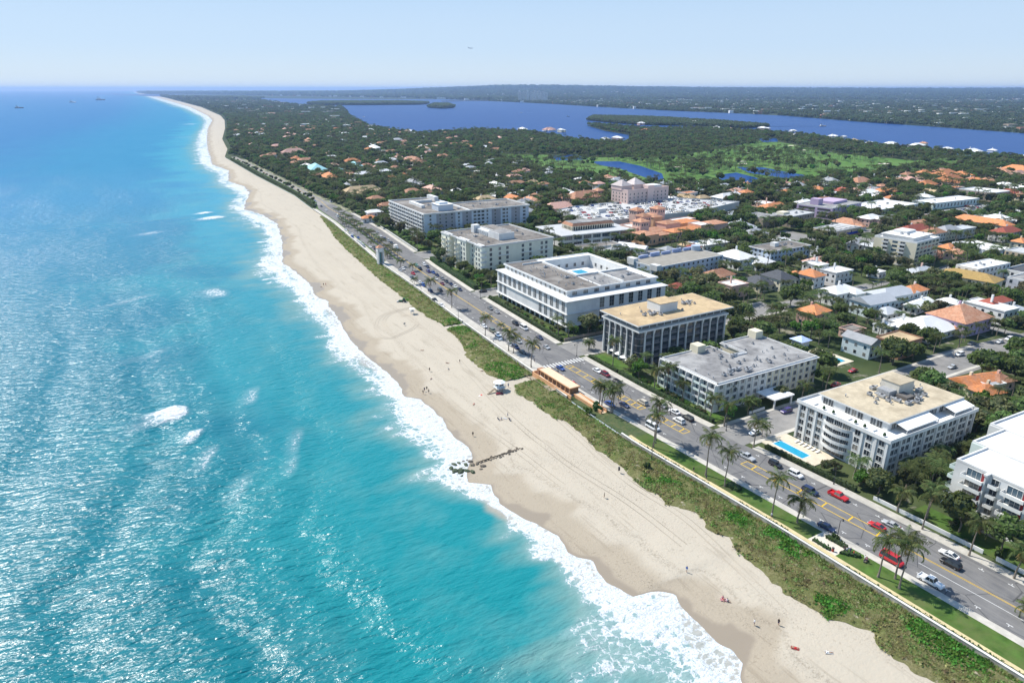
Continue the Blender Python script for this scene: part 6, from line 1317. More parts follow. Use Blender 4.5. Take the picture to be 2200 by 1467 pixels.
# ---- trees of the far road: palms on the parking median, leafy trees on both verges
rt = random.Random(61); FV = {}
for k in range(24):
    y_ = 440+k*8.6+rt.uniform(-1.5,1.5); lab = 'small palm on the planted median of the far parking strip'; t = palm(float(K1(y_))+8, y_, rt.uniform(5,7.5), rt.uniform(0,6), lab, 'palms on the far parking median', False, 1, k); FV.setdefault(lab,[]).append(t)
for k in range(34):
    y_ = 566+k*19+rt.uniform(-4,4); lab = 'leafy tree on the inland verge of the far beach road'; t = thing('broadleaf_tree', lab, 'tree', (float(K2(y_))+rt.uniform(1.5,4), y_, 0), rt.uniform(0,6), 'leafy trees on the far inland verge'); t.scale = (rt.uniform(.6,1.05),)*3; link('trunk',TK[k%3],t); link('crown',BR[k%5],t); FV.setdefault(lab,[]).append(t)
for k in range(26):
    y_ = 705+k*21+rt.uniform(-5,5); lab = 'leafy tree between the far beach hedge and the road'; t = thing('broadleaf_tree', lab, 'tree', (float(K1(y_))-rt.uniform(1,3), y_, 0), rt.uniform(0,6), 'leafy trees on the far sea verge'); t.scale = (rt.uniform(.45,.8),)*3; link('trunk',TK[k%3],t); link('crown',BR[k%5],t); FV.setdefault(lab,[]).append(t)
number(FV)
# ------------------------------------------------------------------ vehicles
def paint_m(n, c): 
    k = 'car_paint_'+n
    if k not in MC: MC[k] = N(k).bs(Base_Color=lin(c), Roughness=.28, Specular_IOR_Level=.5, Coat_Weight=.5, Coat_Roughness=.08)
    return MC[k]
CARC = {'white':(.78,.78,.77),'silver':(.42,.43,.44),'grey':(.17,.175,.18),'black':(.014,.014,.016),'navy':(.014,.022,.075),'red':(.50,.012,.015),'maroon':(.17,.014,.028),'blue':(.03,.08,.30),'tan':(.50,.45,.36),'olive':(.16,.17,.11),'purple':(.05,.03,.14),'green':(.20,.42,.34)}
tyre = M('tyre_rubber', (.02,.02,.02), .9, .1); rim = M('wheel_rim', (.45,.45,.46), .35, .05, metal=.8); lampw = M('headlamp_glass', (.75,.76,.78), .2, .02); lampr = M('tail_lamp', (.35,.01,.01), .3, .05)
TYPES = {  # length, half width, belt z, roof z, hood y, windscreen foot, roof front, roof back, rear foot
 'sedan':(4.7,.91,.92,1.44,1.0,.55,-.9,-1.75),'coupe':(4.6,.92,.88,1.34,1.0,.30,-.8,-1.95),'suv':(4.8,.97,1.08,1.74,1.15,.75,-1.85,-2.25),'van':(5.6,1.02,1.2,2.25,1.95,1.45,-2.5,-2.7),'pickup':(5.7,1.0,1.1,1.82,1.1,.65,-.75,-1.0),'jeep':(4.2,.95,1.1,1.82,.75,.65,-1.8,-1.9)}
def loft(m, secs, mi=0):
    """secs: (y, half width, z0, z1, tuck) rounded boxes joined along y"""
    vs = []; 
    for y, w, a, b, k in secs: vs += [(-w+k,y,a),(w-k,y,a),(w,y,a+.18),(w,y,b-.14),(w-k*1.2,y,b),(-w+k*1.2,y,b),(-w,y,b-.14),(-w,y,a+.18)]
    n = len(secs); m.add(vs, [(i*8+j,i*8+(j+1)%8,i*8+8+(j+1)%8,i*8+8+j) for i in range(n-1) for j in range(8)]+[tuple(range(7,-1,-1)),tuple(range((n-1)*8,n*8))], mi)
def car_parts(ty):
    L, w, bz, rz, ws, rf, rb, rr = TYPES[ty]; h = L/2
    b = MB(); z0 = .28
    if ty == 'pickup': loft(b,[(h,w*.84,.42,.86,.1),(h-.15,w*.96,z0,.96,.1),(ws,w,z0,bz,.1),(-1.05,w,z0,bz,.1)]); b.box(-w,w,-h,-1.05,z0,.72); b.box(-w,-w+.1,-h,-1.05,.72,bz); b.box(w-.1,w,-h,-1.05,.72,bz); b.box(-w+.1,w-.1,-h,-h+.1,.72,bz)
    else: loft(b,[(h,w*.80,.42,bz-.30,.12),(h-.22,w*.95,z0,bz-.14,.12),(ws,w,z0,bz-.02,.1),(rr,w,z0,bz,.1),(-h+.12,w*.95,z0,bz-.05,.12),(-h,w*.84,.42,bz-.22,.12)])
    g = MB(); wr = w*.76; g.add([(-w+.06,ws,bz-.06),(w-.06,ws,bz-.06),(wr,rf,rz-.05),(-wr,rf,rz-.05),(-w+.06,rr,bz-.06),(w-.06,rr,bz-.06),(wr,rb,rz-.05),(-wr,rb,rz-.05)],[(0,1,2,3),(5,4,7,6),(1,5,6,2),(4,0,3,7),(3,2,6,7)])
    p = MB(); p.prism([(-wr,rb),(wr,rb),(wr,rf),(-wr,rf)],rz-.06,rz); 
    for s in (-1,1): 
        p.tube([(s*(w-.07),ws,bz-.03),(s*wr,rf,rz-.03)],.05,4); p.tube([(s*(w-.07),rr,bz-.03),(s*wr,rb,rz-.03)],.06,4); ym=(rf+rb)/2; p.tube([(s*(w-.06),ym,bz-.03),(s*wr,ym,rz-.03)],.05,4)
    return b, g, p
def wheel_mesh():
    m = MB(); n = 12; r = .34
    for i, (x, rr, mi) in enumerate(()): pass
    a = [2*math.pi*i/n for i in range(n)]
    m2_ = MB()
    for x0, x1, q, mi in ((-.11,.11,r,0),(-.125,.125,r*.58,1)): (m2_ if mi else m).add([(x0,q*math.cos(t),q*math.sin(t)) for t in a]+[(x1,q*math.cos(t),q*math.sin(t)) for t in a],[(i,(i+1)%n,n+(i+1)%n,n+i) for i in range(n)]+[tuple(range(n,2*n)),tuple(range(n-1,-1,-1))])
    q = m.mesh('wheel',tyre); SUBPART[q.name] = [('rim', m2_.mesh('rim',rim))]; return q
WH_ = wheel_mesh()
def lamp_mesh(nm, mt): m = MB(); m.box(-.2,.2,-.05,.05,-.07,.07); return m.mesh(nm, mt)
HL, TL = lamp_mesh('headlight', lampw), lamp_mesh('taillight', lampr)
NAMES = {'sedan':'car','coupe':'car','suv':'suv','van':'van','pickup':'pickup_truck','jeep':'jeep'}
def car(x, y, rz, ty, col, label, group=None, full=True, z=.006, kind_name=None):
    L, w = TYPES[ty][:2]; nm = kind_name or NAMES[ty]
    cat = {'car':'car','suv':'car','van':'van','pickup_truck':'pickup truck','jeep':'car'}[NAMES[ty]]
    if full:
        t = thing(nm, label, cat, (x,y,z), rz, group)
        me = cm(('car',ty), lambda: [q for q in car_parts(ty)]); b, g, p = me
        link('body', cm(('cb',ty,col), lambda: b.mesh('body', paint_m(col, CARC[col]))), t); link('windows', cm(('cg',ty), lambda: g.mesh('windows', glass)), t); link('roof_panel', cm(('cp',ty,col), lambda: p.mesh('roof_panel', paint_m(col, CARC[col]))), t)
        for sx in (-1,1):
            for sy in (L/2-.95, -L/2+.95): link('wheel', WH_, t, (sx*(w-.1),sy,.34))
            link('headlight', HL, t, (sx*w*.6,L/2-.06,.66)); link('taillight', TL, t, (sx*w*.66,-L/2+.03,.78))
        return t
    def mk():
        b, g, p = car_parts(ty); m = MB()
        for q, mi in ((b,0),(p,0),(g,1)): m.add(q.v, q.f, mi)
        for sx in (-1,1):
            for sy in (L/2-.95,-L/2+.95): m.box(sx*(w-.1)-.12,sx*(w-.1)+.12,sy-.33,sy+.33,0,.6,2)
        return m.mesh(nm,[paint_m(col,CARC[col]),glass,tyre])
    o = link(nm, cm(('cj',ty,col),mk), None, (x,y,z), rz); return tag(o, label, cat, group)
def road_rz(x, y):
    f = K1 if abs(x-float(K1(y))) < abs(x-float(K2(y))) else K2; s = float(f(y+4)-f(y-4))/8; return -math.atan(s)
z1c = z1
NEAR = [(z1,297,85,'pickup','silver','silver pickup truck driving beside the long blue pool',1),(z1,470,130,'jeep','black','black jeep parked nearest to the long blue pool hedge',1),(z1,592,190,'suv','white','white car parked between the black jeep and the red pickup',1),(z1,682,292,'suv','navy','dark blue estate car in the lane beside the yellow ladder marking',1),(z1,855,322,'pickup','red','red pickup parked below the russet shrub',1),
 (z1,783,512,'sedan','navy','dark blue saloon parked on the sea side before the garden court',1),(z1,1090,505,'coupe','red','low red sports car passing the silver parked car',0),(z1,1175,495,'coupe','silver','silver car parked right beside the red sports car',0),(z1,1530,678,'coupe','white','white coupe parked at the low cream garden wall',0),(z1,1540,735,'suv','black','black car driving beside the white coupe',0),(z1,1180,710,'van','red','bright red van parked behind two palms',1),(z1,1420,842,'pickup','white','white and blue pickup truck with a dark bed, nearest on the sea side',1),
 (z3,340,292,'sedan','blue','dark blue car crossing the zebra stripes',1),(z3,597,310,'sedan','white','white car parked in front of the red one near the dark-glazed block',1),(z3,655,336,'suv','maroon','dark red car parked behind the white one near the dark-glazed block',1),(z3,740,395,'suv','black','black car parked between palms near the dark-glazed block',1),(z3,430,402,'coupe','red','red car parked beside the orange beach shelter',1),(z3,685,542,'sedan','blue','blue car parked at the end of the orange shelter ramp',1),(z3,787,548,'coupe','navy','dark blue convertible driving beside the blue parked car',1),(z3,915,532,'suv','tan','pale tan car in the inland lane by the ladder marking',0),(z3,1050,552,'sedan','silver','silver car half hidden behind a palm in the inland row',0),
 (z3,1140,597,'sedan','white','white saloon parked before the clipped hotel hedge',0),(z3,1232,642,'suv','black','black car parked at the hotel hedge, last before the side street',0),(z3,1170,660,'suv','white','white car driving beside the black car at the hotel hedge',0),(z3,985,705,'van','white','white van parked on the sea side under a palm',1),(z3,1922,592,'suv','purple','dark purple car at the hotel porch drive',0),(z3,1700,742,'sedan','white','white car parked in the side street under a palm',0),
 (z4,195,592,'sedan','grey','grey car parked in front of the courtyard block, farther of two',1),(z4,245,618,'sedan','silver','silver-grey car parked in front of the courtyard block, nearer of two',1),(z4,395,712,'suv','black','dark car parked ahead of the white van by the courtyard block',1),(z4,460,747,'van','white','white van parked by the courtyard block hedge',1),(z4,585,822,'sedan','navy','blue-grey car parked at the corner of the courtyard block',1),(z4,637,897,'coupe','silver','silver car driving past the side street corner',1),(z4,145,732,'sedan','white','white car parked on the sea side by the second palm',1),(z4,215,768,'suv','olive','olive car parked among the white ones on the sea side',1),(z4,258,798,'sedan','white','white car parked behind the olive one',1),(z4,262,828,'suv','white','white car parked nearest the olive one, toward the ramp',1),(z4,418,852,'sedan','silver','silver car driving past the sea-side palms',1),(z4,395,898,'suv','navy','dark blue car parked by the ramp, farther one',1),(z4,450,936,'sedan','black','black car parked by the ramp, nearer one',1),(z4,352,875,'sedan','silver','silver car parked beyond the dark blue one at the ramp',1)]
for f, a, b, ty, col, lab, fw in NEAR:
    c = P(*f(a,b), .75); rz = road_rz(c.x,c.y)
    if 'side street' in lab and 'past' not in lab and 'last' not in lab or 'drive' in lab and 'driving' not in lab: rz = math.pi/2
    car(c.x, c.y, rz + (math.pi if fw else 0), ty, col, lab)
FARC = [(z5,x,y,c,t) for x,y,c,t in ((45,432,'silver','sedan'),(80,467,'white','sedan'),(115,492,'blue','sedan'),(150,512,'silver','suv'),(180,532,'black','sedan'),(205,547,'grey','sedan'),(490,738,'white','suv'),(520,757,'navy','sedan'),(450,777,'black','suv'),(415,742,'green','sedan'),(530,802,'purple','suv'),(575,812,'blue','sedan'),(612,838,'navy','sedan'),(660,868,'grey','sedan'),(700,897,'black','sedan'),(742,922,'navy','sedan'),(782,947,'white','sedan'),(826,972,'navy','sedan'),(660,918,'maroon','sedan'),(597,872,'white','sedan'),(640,978,'black','suv'),(385,822,'red','sedan'),(375,862,'blue','sedan'),(450,905,'white','sedan'),(480,932,'blue','suv'),(550,990,'navy','suv'),(262,792,'silver','sedan'),(290,775,'white','sedan'),(590,1070,'black','sedan'),(655,1122,'white','sedan'),(1115,1147,'grey','sedan'),(1178,1183,'silver','sedan'))]
z8b = lambda a,b: (450+a/4.889, 350+b/4.889)
FARC += [(z8b,x,y,c,t) for x,y,c,t in ((1110,405,'white','suv'),(1120,442,'black','suv'),(1175,452,'navy','sedan'),(1225,497,'white','sedan'),(1275,408,'white','van'),(1345,560,'white','van'),(1430,702,'white','sedan'),(1470,732,'silver','sedan'),(1500,747,'white','sedan'),(1560,782,'blue','sedan'),(1562,817,'white','sedan'),(1620,872,'silver','suv'),(1590,842,'white','suv'),(1690,880,'white','sedan'),(1760,922,'maroon','sedan'),(1760,972,'white','sedan'),(1740,902,'black','sedan'),(1500,775,'blue','suv'))]
rowg = {}
for f, a, b, col, ty in FARC:
    c = P(*f(a,b), .75); k1, k2 = float(K1(c.y)), float(K2(c.y)); row = 'in the inland kerb row of the far road' if c.x > k2-4 else ('in the sea-side row of the far road' if c.x < k1+5 else 'driving on the far road'); rowg.setdefault((col,row,NAMES[ty]),[]).append((c,ty))
for (col,row,nm), L in rowg.items():
    L.sort(key=lambda q: q[0].y); n = len(L)
    for i, (c, ty) in enumerate(L):
        lab = col+' '+('van' if ty=='van' else 'car' if ty!='suv' else 'tall car')+' '+row + ('' if n == 1 else ', '+ordinal(i,n,'near end','far end').replace('the near endmost','nearest').replace('one at the near end end','nearest one').replace('one at the far end end','farthest one'))
        if i == 0 and n > 1: lab = col+' '+('van' if ty=='van' else 'car' if ty!='suv' else 'tall car')+' '+row+', nearest of the '+col+' ones'
        car(c.x, c.y, road_rz(c.x,c.y)+(math.pi if 'inland' not in row else 0), ty, col, lab, 'cars '+row, True)
def truck(px, py, label):
    c = P(px,py,1); t = thing('box_truck', label, 'truck', (c.x,c.y,.006), road_rz(c.x,c.y)+math.pi)
    m = MB(); m.box(-1.15,1.15,-3.4,1.1,.75,3.2); m.build('cargo_box', whitew, t); m = MB(); loft(m,[(1.2,1.0,.45,2.3,.1),(2.4,1.0,.45,2.2,.1),(2.9,.95,.45,1.35,.1)]); m.build('cab', paint_m('white',CARC['white']), t); m = MB(); m.add([(-.9,2.44,2.1),(.9,2.44,2.1),(.9,2.86,1.38),(-.9,2.86,1.38)],[(0,1,2,3)]); m.build('windscreen', glass, t)
    for sx in (-.95,.95):
        for sy in (1.9,-2.2): link('wheel', WH_, t, (sx,sy,.36))
truck(851, 533, 'white box truck driving past the pale yellow block corner')
# deck and car-park cars
rc_ = random.Random(31); lotn = {}
def lot_cars(poly, z, where, group, n_rows, ax, x0, x1, y0, y1, step, fill):
    k = 0
    for i in range(n_rows):
        y_ = y0+(y1-y0)*i/(n_rows-1); x_ = x0
        while x_ < x1:
            if inside(poly,[x_],[y_])[0] and inside(poly,[x_+2],[y_+2])[0] and inside(poly,[x_-2],[y_-2])[0] and rc_.random() < fill and not (372<x_<390 and 492<y_<510):
                col = rc_.choice(['white','white','silver','grey','black','navy','white','silver','red','tan','blue']); ty = rc_.choice(['sedan','sedan','suv','coupe']); k += 1
                o = car(x_,y_,ax+rc_.choice((0,math.pi)),ty,col,col+' '+('tall ' if ty=='suv' else '')+'car '+where,group,False,z); lotn.setdefault(o['label'],[]).append(o)
            x_ += step
lot_cars(DK, 5.72, 'on the rooftop parking deck', 'cars on the rooftop parking deck', 6, 0, 352, 520, 464, 530, 2.75, .55)
lot_cars(LOT, .02, 'in the open car park', 'cars in the open car park', 4, 0, 640, 760, 345, 370, 2.8, .62)
number(lotn)
for px,py,col,ty,lab in ((2088,737,'grey','sedan','grey car parked across the drive by the back street hedge'),(2148,733,'white','sedan','white car in the back street, first before the hedge'),(2168,727,'white','suv','second white car in the back street, at the hedge corner'),(2118,754,'silver','sedan','silver car driving in the back street'),(2062,760,'white','suv','white car parked under the back street palms'),(2046,787,'silver','sedan','silver car parked at the near end of the back street'),(1832,795,'red','coupe','red car at the end of the side street behind the terrace block'),(1795,825,'red','sedan','second red car at the end of the side street, closer to the terrace block'),(1037,625,'black','suv','black car leaving the side street by the courtyard block')):
    c = P(px,py,.75); car(c.x,c.y,math.pi/2,ty,col,lab,z=.02)

# ------------------------------------------------------------------ beach and street furniture
wood = M('weathered_wood', (.33,.28,.21), .9, .2, 1.5); peach = M('peach_render', (.60,.33,.17), .85, .1, .6); peachr = M('peach_flat_roof', (.60,.47,.33), .9, .06, .5)
def shelter():
    t = thing('beach_shelter', 'long orange beach shelter with flat tan roof between dune and road', 'shelter', (137.6,194,0)); 
    m = MB(); m.box(0,.35,0,28,-1.5,1.3); m.box(0,6.5,27.6,28,-1.5,1.3); m.build('outer_wall', peach, t); m = MB(); m.box(2.2,5.6,3,24,-.2,2.8); m.build('inner_room', M('shelter_shadow_wall',(.36,.19,.10)), t)  # inner room in darkened peach: the shade under the roof is in the colour
    for k in range(8): walls(t,1.5,1.85,3+k*2.95,3.35+k*2.95,.15,2.8,peach,'column')
    m = MB(); m.box(1.2,6.0,2.4,24.6,2.8,3.15); m.build('roof_slab', peach, t); m = MB(); m.box(1.45,5.75,2.65,24.35,3.12,3.2); m.build('roof', peachr, t); walls(t,1.5,4,25,26.5,0,2.9,terra,'end_block')
    m = MB(); m.box(2.2,2.6,-16,1.5,-.2,1.25); m.box(4.6,5.0,-16,1.5,-.2,1.25); m.build('ramp_wall', peach, t); m = MB(); m.add([(2.6,-16,.1),(4.6,-16,.1),(4.6,1.5,1.1),(2.6,1.5,1.1)],[(0,1,2,3)]); m.build('ramp', peachr, t)
shelter()
def ramp():
    t = thing('boardwalk', 'grey wooden boardwalk ramp from the promenade down to the sand', 'boardwalk', (131.5,204,0))
    for k in range(40): m = MB(); m.box(3.6,6.4,.5*k,.5*k+.42,-.1-.02*k,-.02-.02*k); m.build('plank', wood, t)
    m = MB()
    for x in (3.5,6.5):
        m.tube([(x,0,.9),(x,20,.1)],.07,5)
        for k in range(9): m.box(x-.07,x+.07,2.5*k-.07,2.5*k+.07,-2,.95-.1*k)
    m.build('handrail', wood, t)
ramp()
def guard():
    c = P(1073,840,-1.4); t = thing('lifeguard_tower', 'white lifeguard tower with a fluted round roof and blue base on the sand', 'lifeguard tower', (c.x,c.y,-1.45), R(8))
    for x in (-1.1,1.1):
        for y in (-1.1,1.1): walls(t,x-.09,x+.09,y-.09,y+.09,-.2,1.7,whitew,'stilt')
    walls(t,-1.9,1.9,-1.9,1.9,1.7,1.85,whitew,'platform'); walls(t,-1.2,1.2,-1.2,1.2,1.85,3.9,M('tower_blue_white',(.55,.65,.72)),'cabin')
    for a in range(2): put(t,'window',win(1.5,.9,2),'N' if a else 'S',0,2.7,-1.2)
    m = MB(); n = 16; m.add([( (2.5 if i%2 else 2.2)*math.cos(i*math.pi/8),(2.5 if i%2 else 2.2)*math.sin(i*math.pi/8),3.9) for i in range(n)]+[(1.2*math.cos(i*math.pi/8),1.2*math.sin(i*math.pi/8),4.5) for i in range(n)]+[(0,0,4.7)],[(i,(i+1)%n,n+(i+1)%n,n+i) for i in range(n)]+[(n+i,n+(i+1)%n,2*n) for i in range(n)]+[tuple(range(n-1,-1,-1))]); m.build('roof', awnw, t)
    rail(t,[(-1.85,-1.85),(1.85,-1.85),(1.85,1.85),(-1.85,1.85)],1.85,.9,whitew); m = MB(); m.add([(-1.9,-.5,1.8),(-1.9,.5,1.8),(-6.2,.5,0),(-6.2,-.5,0)],[(0,1,2,3),(3,2,1,0)]); m.build('access_ramp', wood, t)
    c = P(1073,848,-1.4); t = thing('beach_buggy', 'small dark red beach buggy in front of the lifeguard tower', 'vehicle', (c.x,c.y,-1.5), 1.2); m = MB(); loft(m,[(1.4,.6,.35,.8,.1),(.6,.75,.3,.95,.1),(-1.4,.75,.3,.9,.1)]); m.build('body', paint_m('maroon',CARC['maroon']), t); m = MB(); m.tube([(-.6,.5,.9),(-.55,.2,1.8),(.55,.2,1.8),(.6,.5,.9)],.05,5); m.tube([(-.6,-.9,.9),(-.55,-.8,1.8),(.55,-.8,1.8),(.6,-.9,.9)],.05,5); m.box(-.6,.6,-.85,.25,1.78,1.84); m.build('roll_cage', darkframe, t)
    for sx in (-.75,.75):
        for sy in (.9,-.9): link('wheel', WH_, t, (sx,sy,.34))
    c = P(1034,849,-1.5); t = thing('rescue_board', 'red and white rescue board lying on the sand left of the lifeguard tower', 'board', (c.x,c.y,-1.5), -1.2); m = MB(); m.prism([(0,-1.7),(.3,-1),(.34,.4),(.2,1.4),(0,1.7),(-.2,1.4),(-.34,.4),(-.3,-1)],.02,.14); m.build('hull', awnw, t); m = MB(); m.box(-.3,.3,-.5,.6,.13,.17); m.build('red_panel', M('board_red',(.6,.05,.03)), t)
guard()
def stand():
    c = P(886,676,-1.3); t = thing('lifeguard_chair', 'white lifeguard chair stand casting a dark shadow near the sand tracks', 'lifeguard chair', (c.x,c.y,-1.4))
    for x in (-.8,.8):
        for y in (-.8,.8): m = MB(); m.tube([(x,y,-.1),(x*.6,y*.6,3.4)],.08,5); m.build('post', whitew, t)
    walls(t,-.9,.9,-.9,.9,2.0,2.12,whitew,'platform'); walls(t,-.5,.5,-.2,.4,2.12,2.6,whitew,'seat'); m = MB(); m.hip(-.9,.9,-.9,.9,3.4,.5,.5); m.build('roof', awnw, t)
    c = P(869,700,-1.4); t = thing('sign', 'small sign board on a post between the sand tracks', 'sign', (c.x,c.y,-1.5), .3); walls(t,-.05,.05,-.05,.05,0,1.7,wood,'post'); walls(t,-.6,.6,-.1,-.05,.9,1.8,M('sign_grey',(.35,.35,.33)),'board')
    c = P(866,650,-1.2); t = thing('tractor', 'dark green beach tractor near the dune gap', 'tractor', (c.x,c.y,-1.3), 1.0); m = MB(); loft(m,[(2.3,.5,.6,1.5,.1),(.3,.55,.5,1.6,.1),(-1.2,.9,.5,1.3,.1)]); m.build('body', M('tractor_green',(.015,.09,.045),.5), t); m = MB(); m.add([(-.75,.2,1.3),(.75,.2,1.3),(.75,-1.2,1.3),(-.75,-1.2,1.3),(-.7,0,2.5),(.7,0,2.5),(.7,-1.1,2.5),(-.7,-1.1,2.5)],[(0,1,5,4),(1,2,6,5),(2,3,7,6),(3,0,4,7)]); m.build('cab', glass, t); walls(t,-.85,.85,-1.25,.15,2.5,2.6,M('tractor_roof',(.02,.10,.05)),'cab_roof'); m = MB(); m.box(-1.2,1.2,2.6,3.3,.2,1.0); m.build('bucket', steel, t)
    for sx in (-.95,.95): o = link('wheel', WH_, t, (sx,-.6,.8)); o.scale = (2.2,2.35,2.35); o = link('wheel', WH_, t, (sx*.8,1.6,.5)); o.scale = (1.4,1.45,1.45)
stand()
def tower():
    c = P(821,566,0); t = thing('clock_tower', 'pale clock tower with a tall open arch at the far promenade', 'clock tower', (c.x-1,c.y,0), .1)
    walls(t,-2,-1.1,-1.5,1.5,0,8,whitew,'pier'); walls(t,1.1,2,-1.5,1.5,0,8,whitew,'pier'); walls(t,-2.1,2.1,-1.6,1.6,8,11,whitew,'clock_stage'); m = MB(); m.hip(-2.1,2.1,-1.6,1.6,11,1.6,.3); m.build('roof', terra, t); walls(t,-1.1,1.1,1.1,1.45,0,8,M('teal_inner_wall',(.16,.36,.33)),'arch_wall')
    for face,b in (('N',-1.6),('S',-2.1)):
        m = MB(); m.add([(1.1*math.cos(i*math.pi/12),0,1.1*math.sin(i*math.pi/12)) for i in range(24)],[tuple(range(24))]); o = put(t,'clock_face',cm('clockf',lambda: m.mesh('clock_face',awnw)),face,0,9.5,b-.02 if face=='N' else b-.02); h_ = MB(); h_.box(-.06,.06,-.03,0,0,.8); h_.box(0,.6,-.03,0,-.05,.05); put(t,'clock_hand',cm('clockh',lambda: h_.mesh('clock_hand',darkframe)),face,0,9.5,b-.05)
tower()
def lamp(bx, by, label, side=1):
    c = P(bx,by,.1); t = thing('street_lamp', label, 'street lamp', (c.x,c.y,.1)); m = MB(); m.tube([(0,0,0),(0,0,5.6)],[.11,.07],7); m.cyl(0,0,0,.5,.2,8); m.build('post', darkframe, t); m = MB(); m.tube([(0,0,5.5),(.5*side,0,5.9),(1.2*side,0,5.8)],.05,5); m.build('arm', darkframe, t); m = MB(); m.cyl(1.2*side,0,5.2,5.7,.28,8,0,.12); m.build('lantern', darkframe, t)
for q in ((1798,1158,'black street lamp at the garden court corner',1),(1239,765,'black street lamp at the dark-glazed block corner',-1),(1032,642,'black street lamp at the courtyard block far corner',-1),(1791,1040,'black street lamp near the red pickup',-1),(1560,925,'black street lamp at the corner of the hotel side street',-1),(1440,890,'black street lamp at the hotel hedge',-1),(1098,742,'black street lamp at the sea-side parking',1),(985,688,'black street lamp by the sea-side palms, farther one',1),(905,625,'black street lamp on the promenade by the dune gap',1),(1400,985,'black street lamp on the beach lawn near the white van',1)): lamp(*q)
for px,py,lab in ((1789,1184,'red litter bin in the garden court'),(1330,1010,'dark litter bin on the yellow path')):
    c = P(px,py,.1); t = thing('litter_bin', lab, 'litter bin', (c.x,c.y,.12)); m = MB(); m.cyl(0,0,0,.95,.3,10); m.build('bin', M('bin_red',(.30,.05,.02)) if 'red' in lab else darkframe, t); m = MB(); m.cyl(0,0,.95,1.1,.33,10); m.build('lid', darkframe, t)
for i,(px,py) in enumerate(((1816,1185),(1860,1205))):
    c = P(px,py,.2); t = thing('bench', ('dark bench at the far side of the garden court','dark bench at the near side of the garden court')[i], 'bench', (c.x,c.y,.13), .2); walls(t,-.9,.9,-.25,.25,.4,.47,wood,'seat'); walls(t,-.9,.9,.22,.28,.5,.95,wood,'backrest'); walls(t,-.8,-.7,-.2,.25,0,.4,darkframe,'leg'); walls(t,.7,.8,-.2,.25,0,.4,darkframe,'leg')
# groyne of rocks
rockm = M('groyne_rock', (.16,.135,.105), .9, .3, 1.2); algae = M('algae_rock', (.055,.075,.040), .7, .35, 1.2)
def rock_mesh(seed, mt):
    rng = random.Random(seed); m = MB(); n = 8; vs = []
    for j, (z, q) in enumerate(((-.5,.8),(0,1.05),(.4,.9),(.62,.5))): vs += [((q+rng.uniform(-.18,.18))*math.cos(2*math.pi*i/n),(q+rng.uniform(-.18,.18))*.75*math.sin(2*math.pi*i/n),z+rng.uniform(-.08,.08)) for i in range(n)]
    m.add(vs,[(j*n+i,j*n+(i+1)%n,j*n+n+(i+1)%n,j*n+n+i) for j in range(3) for i in range(n)]+[tuple(range(3*n,4*n))]); return m.mesh('rock', mt)
RK = [rock_mesh(i, (rockm,algae)[i%2]) for i in range(8)]
def groyne():
    a, b = P(975,1012,SEA), P(1118,964,-1.8); t = thing('rock_groyne', 'broken line of dark rocks running from the surf up the sand', 'groyne', (a.x,a.y,SEA)); rr = random.Random(2); d = b-a
    for k in range(64):
        q = (k/63)**1.2; sea = q < .36; s = (rr.uniform(.4,1.0) if sea else rr.uniform(.22,.5)); w = 2.6 if sea else .75
        x_, y_ = d.x*q+rr.gauss(0,w)*.4, d.y*q+rr.gauss(0,w)*.8; z_ = float(sand_z(np.array([a.x+x_]),np.array([a.y+y_]))[0])-SEA
        o = link('rock', RK[(2*rr.randrange(4)+(1 if q<.22 else 0))], t, (x_,y_,max(z_,-.1)+.12*s), rr.uniform(0,6)); o.scale = (s*1.25,s,s*.85)
    m = MB(); m.tube([(d.x*.38,d.y*.38,.62),(d.x*.6,d.y*.6,.75),(d.x,d.y,1.0)],[.16,.2,.14],6); m.build('timber_sill', M('sill_brown',(.17,.13,.09)), t)
groyne()
# wheel tracks on the sand
trs = M('faint_track_sand', (.385,.345,.28), .95, .1, 1)
trm = M('churned_sand', (.385,.335,.265), .95, .12, 1)
def track(pts, w=.22, gap=1.5, mt=None):
    q = [P(*p,-1.3) for p in pts]; fine = []
    for i in range(len(q)-1):
        p0,p1,p2,p3 = q[max(i-1,0)],q[i],q[i+1],q[min(i+2,len(q)-1)]
        for k in range(8): u = k/8; fine.append(.5*((2*p1)+(-p0+p2)*u+(2*p0-5*p1+4*p2-p3)*u*u+(-p0+3*p1-3*p2+p3)*u**3))
    m = MB()
    for s in (-.5,.5):
        vs = []
        for i, p in enumerate(fine):
            d = (fine[min(i+1,len(fine)-1)]-fine[max(i-1,0)]).normalized(); n = Vector((-d.y,d.x,0))
            for e in (-.5,.5): x_, y_ = p.x+n.x*(s*gap+e*w), p.y+n.y*(s*gap+e*w); vs.append((x_,y_,float(sand_z(np.array([x_]),np.array([y_]))[0])+.10))
        m.add(vs,[(2*i,2*i+1,2*i+3,2*i+2) for i in range(len(fine)-1)])
    tag(m.build('tyre_track', mt or trm), kind='structure')
track([(905,655),(880,663),(850,668),(820,678),(808,695),(812,715),(835,725),(860,718),(890,705),(895,692),(880,680),(860,680)]); track([(905,657),(870,667),(838,675),(825,690),(835,708),(846,722)]); track([(700,540),(760,590),(830,650),(900,700),(990,770)]);

for q in ([(1130,835),(1235,935),(1340,1030),(1470,1115),(1580,1215),(1700,1330)],[(985,775),(1080,880),(1210,990),(1350,1080),(1480,1180)],[(640,500),(720,580),(800,670),(880,760),(970,860),(1090,950),(1220,1050)]): track(q,.2,1.9,trs)

